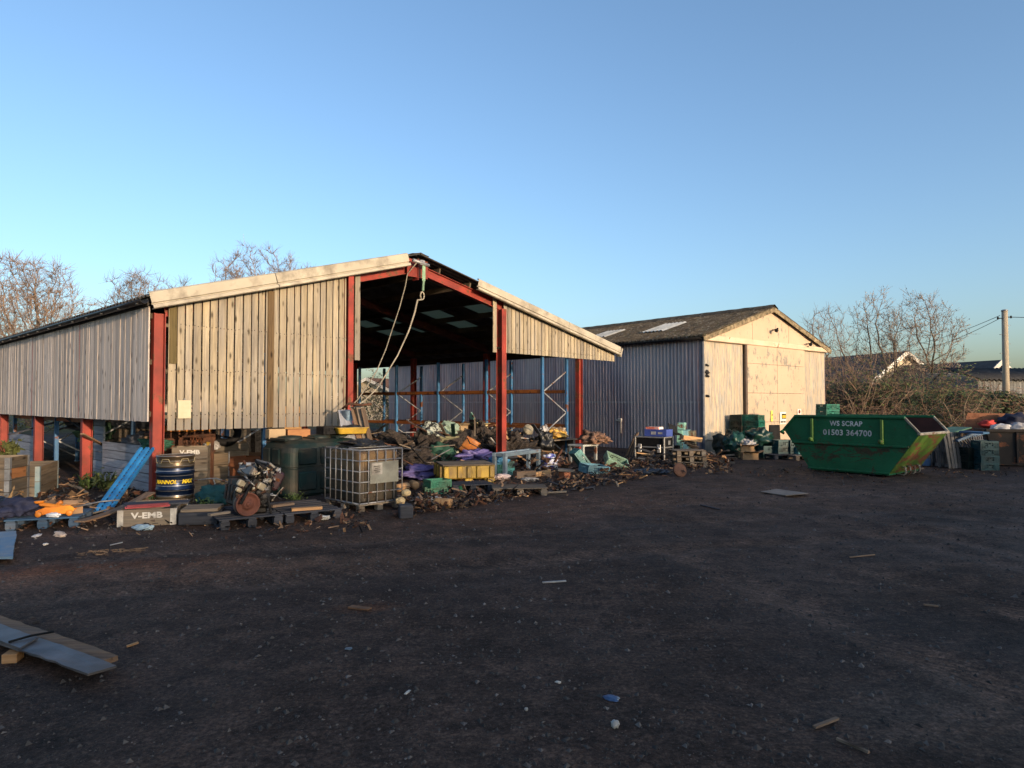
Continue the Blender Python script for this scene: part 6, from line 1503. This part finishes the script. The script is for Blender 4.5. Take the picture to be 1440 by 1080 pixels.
litter("fine_litter", "carpet of small dark scrap on the dirt from the caged tank to the warehouse", 1900, lambda r2: (lambda x_: (x_, 729-.155*(x_-560)-abs(r2.gauss(0, 17))))(r2.uniform(560, 905)), 1, LC, .03, .11, .09)
litter("fine_litter", "fine scrap and dirt clods along the foot of the pallets at the left", 900, lambda r2: (r2.uniform(-10, 520), r2.gauss(733, 9)), 2, LC, .02, .08, .03)
litter("fine_litter", "small rubbish strewn between the crates and the plank wall at the left", 700, lambda r2: (r2.uniform(50, 235), r2.uniform(672, 726)), 3, LC+[M_card], .03, .13, .08)
litter("fine_litter", "scrap bits along the foot of the warehouse side wall", 900, lambda r2: (r2.uniform(830, 1030), r2.gauss(655, 7)), 4, LC, .04, .13, .1)
litter("fine_litter", "scrap bits scattered before the skips", 300, lambda r2: (r2.uniform(1040, 1440), r2.gauss(665, 5)), 5, LC, .03, .09, .03)
litter("fine_litter", "scrap filling the dark floor under the racking", 1500, lambda r2: (r2.uniform(520, 800), r2.uniform(636, 668)), 6, LC+[M_card], .05, .22, .3)

# ------------------------------------------------------------------ along the warehouse
e_, yy, ll = edge(893.5, 645.5, 934, 648); fc = thing("flight_case", "black flight case with aluminium edges and two butterfly latches", "flight case", gz(e_), yy)
fx_, fy_, fh_ = ll, .55, .68
q = MB(); q.box((fx_/2, fy_/2, fh_/2), (fx_-.01, fy_-.01, fh_-.01)); q.build("panel", M_black, fc)
q = MB()
for x in (0, fx_):
    for y in (0, fy_): q.box((x, y, fh_/2), (.05, .05, fh_), ch=.006)
for z in (.015, fh_*.55, fh_-.015):
    for y in (0, fy_): q.box((fx_/2, y, z), (fx_-.05, .045, .035), ch=.004)
    for x in (0, fx_): q.box((x, fy_/2, z), (.045, fy_-.05, .035), ch=.004)
q.build("edge_trim", M_alu, fc)
for x in (.1, fx_-.22):
    q = MB(); q.box((x+.06, -.02, fh_*.5), (.12, .025, .24), ch=.01); q.lathe([(.04, 0), (.04, .012)], 14, Matrix.Translation((x+.06, -.034, fh_*.5)) @ Matrix.Rotation(pi/2, 4, 'X')); q.build("latch", M_alu, fc)
q = MB(); q.box((fx_+.026, fy_*.5, fh_*.75), (.006, .14, .12)); q.build("handle_plate", M_alu, fc)
Rc = Matrix.Translation(fc.location) @ Matrix.Rotation(yy, 4, 'Z')
bb = carton("blue printed box lying on the black flight case", Rc @ Vector((.28, .05, fh_+.01)), yy, .72, .4, .2, mat("royal_blue_card", (.06, .10, .38), (.045, .075, .28), rough=.6), flaps=False)
q = MB(); q.box((.3, -.003, .1), (.16, .004, .09)); q.build("pale_print", M_bagw, bb); q = MB(); q.box((.52, -.003, .1), (.14, .004, .06)); q.build("pale_print", M_bagw, bb)
plank("red and white panel lying on the blue box", Rc @ Vector((.3, .25, fh_+.25)), Rc @ Vector((.72, .25, fh_+.25)), .3, .07, mat("red_white_panel", (.6, .16, .1), (.7, .62, .55), rough=.7, scale=2.5, var=(.45, .55)), "panel", None, "panel")
for i, (px, col_, h_, lab) in enumerate(((955, M_mint, .82, "left mint green metal locker beside the flight case"), (963, mat("pale_blue_mint", (.24, .44, .46), (.17, .32, .34), rough=.5, rust=.15), .83, "middle blue-green metal locker beside the flight case"), (971, mat("brown_mint", (.2, .3, .22), (.16, .1, .06), rough=.6, rust=.3), .80, "right rust-edged metal locker beside the flight case"))):
    t = thing("locker", lab, "locker", far(px, 21.3, 0), A2-1.15); q = MB(); q.box((0, .2, h_/2), (.19, .4, h_), ch=.008); q.build("body", col_, t); q = MB(); q.box((0, -.008, h_/2), (.165, .015, h_-.05), ch=.004); dd = q.build("door", col_, t); q = MB(); q.box((.06, -.025, h_*.55), (.02, .02, .06)); q.build("handle", M_zinc, dd)
t = thing("metal_box", "small mint metal box on top of the lockers", "box", far(957, 21.35, .835), A2-1.15); q = MB(); q.box((0, .15, .11), (.24, .26, .22), ch=.008); q.build("body", M_mint, t)
t = thing("monitor", "black monitor tilted back against the mint lockers", "monitor", far(946, 21.0, .72), .5); q = MB(); q.box((0, 0, .16), (.36, .03, .28), (-.5, .3, 0), .006); q.build("screen", M_black, t); q = MB(); q.box((0, -.1, 0), (.36, .25, .03), (.2, 0, 0)); q.build("base", M_black, t); q = MB(); q.box((0, 0, -.36), (.4, .3, .7), ch=.01); one("black_cabinet", "black cabinet standing between the flight case and lockers", "cabinet", q, M_black, far(946, 21.15, .36), A2-1.15)
for i in range(3):
    plank(("longest", "shortest", "middle")[i]+" stick leaning on the left side of the flight case", gz(at(880+i*4, 642)), pt(893+i*2, 612-i*2, 21.2), .07, .03, W_scrap, "leaning_stick", "sticks leaning by the flight case", "stick")
for i in range(3): pallet(("bottom", "middle", "top")[i]+" wooden pallet in the low stack beside the lockers", gz(at(953, 658))+Vector((0, .1, i*.15)), A2-.7+i*.08, W_pallet, .82, .7)
plank("orange-tan board on top of the pallet stack", far(958, 20.0, .66), far(984, 20.1, .58), .3, .14, W_new)
for i in range(5):
    plank("loose board slipping off the pallet stack by the lockers", far(955+i*4, 19.8+.1*i, .62-.07*i), far(975+i*3, 20.2, .50-.07*i), .12, .03, W_scrap, "loose_board", "loose boards on the pallet stack", "board")
r = random.Random(77)
def heap(n_, cx, cy, sx, lab, grp, mats_, nm, lmin=.25, lmax=.7, hz=.35):
    for i in range(n_):
        px = r.gauss(cx, sx); p0 = gz(at(px, cy+r.gauss(0, 1.6))); h_ = hz*max(.1, 1-abs(px-cx)/(2*sx))*r.random(); a_ = r.uniform(0, 6.28); L = r.uniform(lmin, lmax)
        plank(lab, p0+Vector((0, 0, .03+h_)), p0+Vector((cos(a_)*L, sin(a_)*L*.6, .03+h_+r.uniform(-.1, .15))), r.uniform(.04, .11), r.uniform(.025, .06), r.choice(mats_), nm, grp, "timber")
heap(26, 1006, 651, 12, "splintered timber in the heap between the pallet stack and green crates", "splintered timber heap by the gable", (W_scrap, W_scrap, M_rust, W_new, W_pallet), "splintered_timber")
heap(18, 916, 651, 9, "chunk of firewood in the heap before the flight case", "firewood heap before the flight case", (W_scrap, W_new, W_scrap, W_darkp), "firewood", .2, .55, .3)
q = MB(); q.lathe([(.001, -.03), (.16, -.03), (.17, 0), (.16, .03), (.001, .03)], 22); o = one("barrel_lid", "round rusty lid propped up before the pallet stack", "lid", q, mat("brown_lid", (.14, .07, .045), (.08, .04, .028), rough=.8), gz(at(956, 670))+Vector((0, 0, .14)), 0, rot=(1.2, 0, .35))
t = thing("hose_coil", "dark blue hose tangled on the dirt before the flight case", "hose", gz(at(915, 666))); q = MB(); q.tube([(.32*cos(k*.5)*(1+.4*sin(k*.9)), .2*sin(k*.5)+.08*sin(k*1.3), .04+.04*sin(k*.7)**2) for k in range(60)], .025, 6); q.build("hose", mat("navy_hose", (.03, .045, .07), rough=.5), t)
# green crates by the cream gable
def c_at(px, depth): return far(px, depth, 0)
crates(stackname("the tall green crate stack nearest the warehouse door"), c_at(1066, 22.2), A2, 7, M_green, "green crates stacked by the warehouse door", .4, .6)
crates(stackname("the left green crate stack under the door edge"), c_at(1042, 22.6), A2+.1, 7, M_dkgreen, "green crates stacked by the warehouse door")
crates(stackname("the dark crate stack between the two tall green ones"), c_at(1052, 23.1), A2, 7, M_dkgreen, "green crates stacked by the warehouse door", .4, .4)
crates(stackname("the short teal crate stack on the pallet left of the skip"), c_at(1094, 20.3), A2-.5, 3, mat("dark_teal_plastic", (.012, .075, .085), (.008, .045, .052), rough=.5, dirt=.15), "dark teal crates on the pallets left of the skip")
crates(stackname("the second teal crate stack against the skip's left tip"), c_at(1111, 20.3), A2-.5, 3, mat("dark_teal_plastic", (.012, .075, .085), (.008, .045, .052), rough=.5, dirt=.15), "dark teal crates on the pallets left of the skip", .55)
crates(stackname("the low teal crates behind the brown cartons"), c_at(1073, 20.4), A2-.4, 2, mat("dark_teal_plastic", (.012, .075, .085), (.008, .045, .052), rough=.5, dirt=.15), "dark teal crates on the pallets left of the skip")
crates(stackname("the pale teal crates under the slope of the skip"), c_at(1122, 20.2), A2-.4, 2, M_aqua, "dark teal crates on the pallets left of the skip", .4, .3)
crates(stackname("the dark crate heap left of the cartons"), c_at(1032, 20.6), A2-.3, 2, M_dkgreen, "dark teal crates on the pallets left of the skip")
pallet("grey wooden pallet poking out left of the skip", c_at(1118, 19.6), A2-.5, W_pallet, 1.0, .8)
pallet("dark wooden pallet under the teal crates left of the skip", c_at(1088, 19.9), A2-.5, W_darkp, 1.2, 1.0)
crates(stackname("the crate stack standing behind the green skip"), c_at(1162, 21.6), A2-.25, 9, M_green, "green crates stacked behind the skip")
for i, (px, dp, z, s, mm, nm, lab, sz) in enumerate((
    (1022, 21.3, 0, .42, M_dkgreen, "refuse_sack", "dark green refuse sack at the left foot of the crate heap", (1, .9, .9)), (1033, 20.9, .1, .34, mat("bottle_green_sack", (.01, .045, .035), rough=.35), "refuse_sack", "bottle green refuse sack in front of the left crate stack", (1, .9, 1)),
    (1030, 21.9, .3, .28, M_dkgreen, "refuse_sack", "dark green sack piled halfway up the left crate stack", (1, .9, .9)), (1037, 21.4, .55, .13, mat("leaf_green_sack", (.04, .13, .07), (.02, .07, .04), rough=.5), "refuse_sack", "small leaf green bag on the piled sacks", (1, .8, .9)),
    (1059, 21.3, .5, .19, M_bagw, "white_sack", "white peaked bag before the tall green crate stack", (1.1, .8, .7)), (1044, 20.8, .44, .17, M_bagw, "white_sack", "flat white bag draped over the green sacks", (1.4, .8, .45)), (1053, 20.3, .36, .15, M_bagw, "white_sack", "white bag spilling over the upper brown carton", (1.2, .8, .7)),
    (1066, 20.9, .3, .36, mat("bottle_green_sack", (.01, .045, .035)), "refuse_sack", "bottle green sack right of the cartons", (1.1, .9, .9)))):
    sack(nm, lab, "sack", far(px, dp, z), s, mm, 80+i, sz, .5, fr=2.4)
carton("upper tan carton in front of the green sacks", far(1042, 20.0, .21), A2-.9, .36, .3, .19, mat("tan_card", (.42, .27, .15), (.33, .21, .11), rough=.9))
carton("lower wide tan carton on the dirt by the crates", far(1044, 19.9, .0), A2-.85, .44, .36, .2, mat("tan_card", (.42, .27, .15)))
oc = thing("office_chair", "black office chair with its back to the cream door", "chair", far(1088, 21.2, .27), .4)
q = MB(); q.sheet(lambda u, v_: ((u-.5)*.44*(1-.12*v_), .06*cos((u-.5)*3)-.05, .1+.62*v_), 8, 8); o = q.build("backrest", M_black, oc); md = o.modifiers.new("t", 'SOLIDIFY'); md.thickness = .05
q = MB(); q.box((0, -.25, .05), (.46, .44, .08), ch=.03); q.build("seat", M_black, oc); q = MB(); q.tube([(0, -.25, 0), (0, -.25, -.3)], .03, 8); q.build("gas_lift", M_dark, oc)
for k in range(5): q = MB(); a_ = k*2*pi/5; q.bar((0, -.25, -.28), (.26*cos(a_), -.25+.26*sin(a_), -.32), .04, .03); q.build("foot", M_dark, oc)

# ------------------------------------------------------------------ right edge of the yard
dm = thing("plastic_drum", "white plastic keg half filled with blue liquid right of the skip", "drum", gz(at(1301, 655)))
q = MB(); q.lathe([(.001, 0), (.12, 0), (.13, .02), (.13, .2)], 20, cap=False); q.build("lower_body", mat("blue_filled_plastic", (.14, .24, .42), (.1, .18, .34), rough=.4), dm); q = MB(); q.lathe([(.13, .2), (.13, .27), (.11, .31), (.04, .33), (.04, .36), (.001, .36)], 20, cap=False); q.build("upper_body", M_white, dm)
q = MB(); q.box((0, .1, .45), (.5, .08, .9), (-.1, .05, 0)); one("rusty_sheet", "rust brown steel sheet leaning behind the white keg", "sheet", q, M_rust, gz(at(1308, 652))+Vector((0, .5, 0)), .2)
M_wds = wood("weathered_dark_slats", (.13, .12, .11), (.055, .052, .05), (.15, .145, .14), axis='z', tone=.35, stain=.4)
for i, (px, dp, rz_, lab) in enumerate(((1319, 17.9, -.25, "leftmost dark grey pallet standing on edge beyond the skip"), (1331, 17.6, .05, "middle dark grey pallet standing on edge beyond the skip"), (1344, 17.3, .22, "rightmost dark grey pallet standing on edge beyond the skip"))):
    t = thing("pallet", lab, "pallet", far(px, dp, 0), rz_, "pallets standing on edge", rot=(-.16, 0, rz_))
    q = MB()
    for k in range(5): q.box((-.22+k*.11, rnd.uniform(-.004, .004), .47), (.085, .02, .94), (0, rnd.uniform(-.02, .02), 0), .003)
    q.build("deck", M_wds, t)
    for z in (.08, .47, .86): q = MB(); q.box((0, .05, z), (.54, .08, .09), ch=.004); q.build("bearer", M_wds, t)
plank("green painted panel lying over the standing pallets", pt(1326, 608, 17.8), pt(1352, 601, 18.4), .5, .03, mat("weathered_green_panel", (.09, .2, .13), (.05, .12, .08), rough=.7), "panel", None, "panel")
for i in range(4):
    t = thing("bed_frame", ("nearest", "second", "third", "farthest")[i]+" blue-topped slatted steel frame leaning beyond the skip", "frame", far(1376+i*4, 17.3+.25*i, 0), 0, "blue-topped frames leaning beyond the skip", rot=(-.12, -.38+.06*i, .1+.05*i))
    q = MB(); q.box((.0, 0, .86), (.5, .1, .06), ch=.006); q.build("top_rail", mat("azure_paint", (.07, .2, .36), (.045, .13, .25), rough=.55, dirt=.2), t)
    q = MB()
    for k in range(7): q.bar((-.08+k*.026, 0, .02), (-.21+k*.07, 0, .84), .022, .025)
    q.build("slats", M_tarp, t); q = MB(); q.box((.0, 0, .03), (.24, .06, .05)); q.build("bottom_rail", M_tarp, t)
plank("azure plank lying across the tops of the slatted frames", pt(1353, 607, 17.4), pt(1387, 609, 16.9), .3, .05, MATS["azure_paint"])
q = MB(); q.box((0, .1, .08), (.55, .2, .16), ch=.01); q.box((-.2, .1, .2), (.06, .18, .1)); q.box((.05, .1, .2), (.06, .18, .1)); one("engine_sump", "pale tan engine sump lying before the slatted frames", "engine part", q, mat("tan_alloy", (.2, .155, .11), (.1, .08, .06), rough=.7, dirt=.4), gz(at(1352, 657)), .1)
crates(stackname("the dark crate stack against the rusty skip"), gz(at(1380, 661)), -.1, 4, mat("dark_teal_plastic", (.012, .075, .085)), "dark crates stacked against the rusty skip", .42, .42)
crates(stackname("the blue-speckled crate stack left of the one by the rusty skip"), gz(at(1366, 660))+Vector((0, .1, 0)), .2, 3, M_dkgreen, "dark crates stacked against the rusty skip", .4, .4)

# ------------------------------------------------------------------ foreground
e0, e1 = at(126, 957), at(168, 942); a0 = at(0, 905)
def panel3(lab, corners, z0, th, m_, nm="panel", jit=.0025):
    q = MB(); r3 = random.Random(len(lab)); c_ = sum((Vector(p_) for p_ in corners), Vector())/len(corners); v = []
    for i in range(len(corners)):
        a_, b_ = Vector(corners[i])-c_, Vector(corners[(i+1) % len(corners)])-c_; k_ = max(2, int((b_-a_).length/.09))
        for j in range(k_):
            p_ = a_.lerp(b_, j/k_); o_ = Vector((r3.gauss(0, jit), r3.gauss(0, jit), 0)) if j else Vector()
            v.append(p_+o_*(3 if r3.random() < .1 else 1))
    n_ = len(v); v = [(p_.x, p_.y, .008*mnoise.noise(p_*1.5)) for p_ in v]; v += [(x+r3.gauss(0, .002), y+r3.gauss(0, .002), z+th) for x, y, z in v]
    q.add(v, [tuple(range(n_))[::-1], tuple(range(n_, 2*n_))]+[(i, (i+1) % n_, n_+(i+1) % n_, n_+i) for i in range(n_)], None, .5); return one(nm, lab, "panel", q, m_, (c_.x, c_.y, z0))
M_sheet = mat("blue_grey_sheet", (.13, .13, .14), (.045, .047, .053), stretch=(1, 1, 1), rough=.5, scale=4, dirt=.5, rust=.16, rcol=(.07, .05, .04), bump=.15, tone=0)
A0, B0_, C0_, D0_ = at(-60, 885), at(125, 953), at(166, 938), at(-40, 866)
panel3("bottom rusty-edged board of the low stack at the lower left", (A0, B0_, C0_, D0_), .045, .032, W_scrap, "board")
A1_, B1_, C1_, D1_ = at(-60, 882, .1), at(124, 946, .1), at(164, 934, .1), at(-40, 862, .1)
panel3("top blue-grey sheet of the low stack at the lower left", (A1_, B1_, C1_, D1_), .082, .014, M_sheet, "sheet")
A2_, B2_, C2_, D2_ = at(-60, 877, .13), at(28, 907, .13), at(54, 893, .13), at(-40, 860, .13)
panel3("shorter grey sheet overlapping the stack at the lower left", (A2_, B2_, C2_, D2_), .10, .012, M_sheet, "sheet")
q = MB(); q.tube([(0, 0, 0), (.08, .09, .01), (.16, .2, 0)], .008, 5); one("strap", "thin dark strap across the blue-grey sheets", "strap", q, M_black, at(12, 903, .12)+Vector((0, 0, .0)))
q = MB(); q.box((0, .0, .03), (.09, .1, .06), ch=.004); one("timber_block", "small tan block propping up the low stack at the lower left", "block", q, W_new, gz(at(18, 930)), .2)
q = MB(); q.box((0, 0, .03), (.09, .1, .06), ch=.004); one("timber_block", "second tan block half hidden at the left end of the low stack", "block", q, W_new, gz(at(-14, 905)), .2)
panel3("pale weathered sheet lying flat in the middle of the yard", (at(1070, 694), at(1105, 699.5), at(1137, 697), at(1092, 690.5)), .03, .012, mat("pale_weathered_ply", (.27, .22, .18), (.18, .145, .12), rough=.9), "sheet")
panel3("scuffed blue board cut by the left edge of the yard", (at(-50, 792), at(18, 790), at(23, 753), at(-40, 757)), .03, .03, mat("scuffed_blue_board", (.09, .17, .26), (.2, .22, .24), scale=5, var=(.3, .6), rough=.6), "board")
for (px, py, s, sz, mm, nm, lab) in (
    (865, 1026, .026, (1, .8, .8), M_white, "chalk_stone", "white lump of stone in the foreground dirt"), (860, 986, .04, (1.2, .8, .3), mat("blue_wrapper", (.05, .11, .25), (.35, .42, .5), scale=14, var=(.4, .45), rough=.4), "wrapper", "blue and white wrapper crumpled in the foreground dirt"),
    (84, 752, .09, (1.6, .7, .4), mat("cream_rag", (.5, .42, .36), (.36, .3, .26), rough=.9), "rag", "pale cloth lying before the blue pallet"), (52, 753, .05, (1.6, .7, .35), M_bagw, "rag", "small white cloth left of the pale one before the blue pallet"), (64, 766, .025, (1.2, .8, .6), M_white, "chalk_stone", "white stone on the dirt below the pale cloth"),
    (740, 1001, .012, (1, .8, .7), M_white, "chalk_stone", "small pale stone in the centre foreground"), (785, 960, .014, (1.4, .8, .5), M_white, "chalk_stone", "pale flake beside the blue wrapper's far side"), (573, 977, .018, (1.8, .5, .3), M_white, "chip", "thin pale chip left of centre in the foreground"), (490, 914, .022, (1.2, .9, .3), M_slate, "chip", "grey flat chip in the left centre of the yard")):
    q = MB(); q.blob((0, 0, s*sz[2]*.6), (s*sz[0], s*sz[1], s*sz[2]), px, 3, .5, 1.6); one(nm, lab, nm.split('_')[-1], q, mm, gz(at(px, py)), px)
for (x0, y0, x1, y1_, w_, m_, lab) in ((1145, 1024, 1178, 1012, .02, W_scrap, "pale splintered stick in the lower right dirt"), (1177, 1041, 1222, 1062, .012, W_scrap, "brown stick below the pale splinter at lower right"), (763, 822, 796, 820, .02, M_zinc, "thin silver rod lying in the middle of the yard"), (1195, 783, 1230, 781, .014, W_scrap, "yellowish stick at the right of the yard"),
    (1299, 853, 1320, 856, .015, W_scrap, "short tan stick right of the bluish tyre marks"), (178, 911, 194, 907, .02, W_new, "little orange stick behind the low stack"), (985, 712, 1012, 717, .05, W_darkp, "dark stick lying before the pale weathered sheet"), (155, 768, 172, 764, .012, M_zinc, "thin wire on the dirt before the lettered collar"),
    (492, 853, 520, 857, .06, mat("rusty_leafy", (.16, .08, .04), rough=.9), "rust brown bark scrap in the middle left of the yard")):
    p0, p1 = gz(at(x0, y0)), gz(at(x1, y1_)); plank(lab, p0+Vector((0, 0, .012)), p1+Vector((0, 0, .015)), w_, .012, m_, "stick", None, "stick")
q = MB(); r = random.Random(3)
for k in range(60):
    u_ = r.random(); p_ = gz(at(105+u_*100, 780-u_*8+r.gauss(0, 1.4))); L = .03+.07*r.random(); a_ = r.gauss(0, .5); q.bar(p_+Vector((0, 0, .006)), p_+Vector((L*cos(a_), L*sin(a_), .008)), .007, .004)
tag(q.build("wood_shavings", M_card), "orange wood shavings sprinkled on the dirt before the pallets", "shavings", kind="stuff")
# weeds
def weed(px, py, h, n_, lab, seed, z=0, mm=None, sp=.5):
    r2 = random.Random(seed); q = MB()
    for k in range(n_):
        a_ = r2.uniform(0, 6.28); l_ = h*r2.uniform(.4, 1.1); o = Vector((cos(a_)*.1*r2.random(), sin(a_)*.1*r2.random(), 0)); tip_ = o+Vector((cos(a_)*l_*sp, sin(a_)*l_*sp, l_)); m_ = o.lerp(tip_, .5)+Vector((0, 0, l_*.15)); s = Vector((-sin(a_), cos(a_), 0))*h*.07
        q.add([o-s*.3, o+s*.3, m_+s, m_-s], [(0, 1, 2, 3)]); q.add([m_-s, m_+s, tip_], [(0, 1, 2)])
        for _ in range(3):
            f_ = o.lerp(tip_, r2.uniform(.3, 1))+Vector((r2.gauss(0, .04), r2.gauss(0, .04), r2.gauss(0, .03))); d_ = Vector((r2.gauss(0, 1), r2.gauss(0, 1), r2.gauss(0, .5))).normalized()*h*.16; e_ = d_.orthogonal().normalized()*h*.06
            q.add([f_-d_, f_+e_, f_+d_, f_-e_], [(0, 1, 2, 3)])
    one("weed", lab, "weed", q, mm or M_leaf, gz(at(px, py))+Vector((0, 0, z)))
weed(203, 712, .16, 30, "green weed tuft at the foot of the red corner post", 1); weed(293, 720, .22, 24, "yellowish weed between the drum and the engine", 2); weed(244, 718, .1, 22, "low weed in front of the oil drum", 3, .0)
weed(415, 707, .15, 34, "green weed at the corner of the oil tank", 4); weed(124, 688, .3, 40, "leafy yellow-green weed by the second long side post", 5); weed(12, 672, .55, 46, "tall brown-green plant behind the left crate", 6, .3, M_leafo, .25); weed(8, 716, .3, 30, "tan dry plant in front of the left crate", 7, 0, mat("dry_leaf", (.3, .19, .08), (.17, .1, .05), tone=.4, bump=0))
weed(150, 690, .35, 40, "dark weed clump under the grey plank wall", 8, 0, M_leafd)
# noticeboard on the gable boards
nb = thing("sign", "pale blank notice plate fixed to the sunlit gable boards", "notice", bl(.40, -.045, 1.58), A); q = MB(); loft(q, [([(-.11, -.16), (.11, -.16), (.11, .16), (-.11, .16)], 0), ([(-.11, -.16), (.11, -.16), (.11, .16), (-.11, .16)], .012)])
q.v = [(x, -z, y) for x, y, z in q.v]; q.build("plate", mat("yellowed_plate", (.47, .41, .29), (.36, .31, .2), rough=.6, bump=0), nb); q = MB(); q.box((0, -.016, .18), (.03, .012, .03)); q.build("hook", M_zinc, nb)
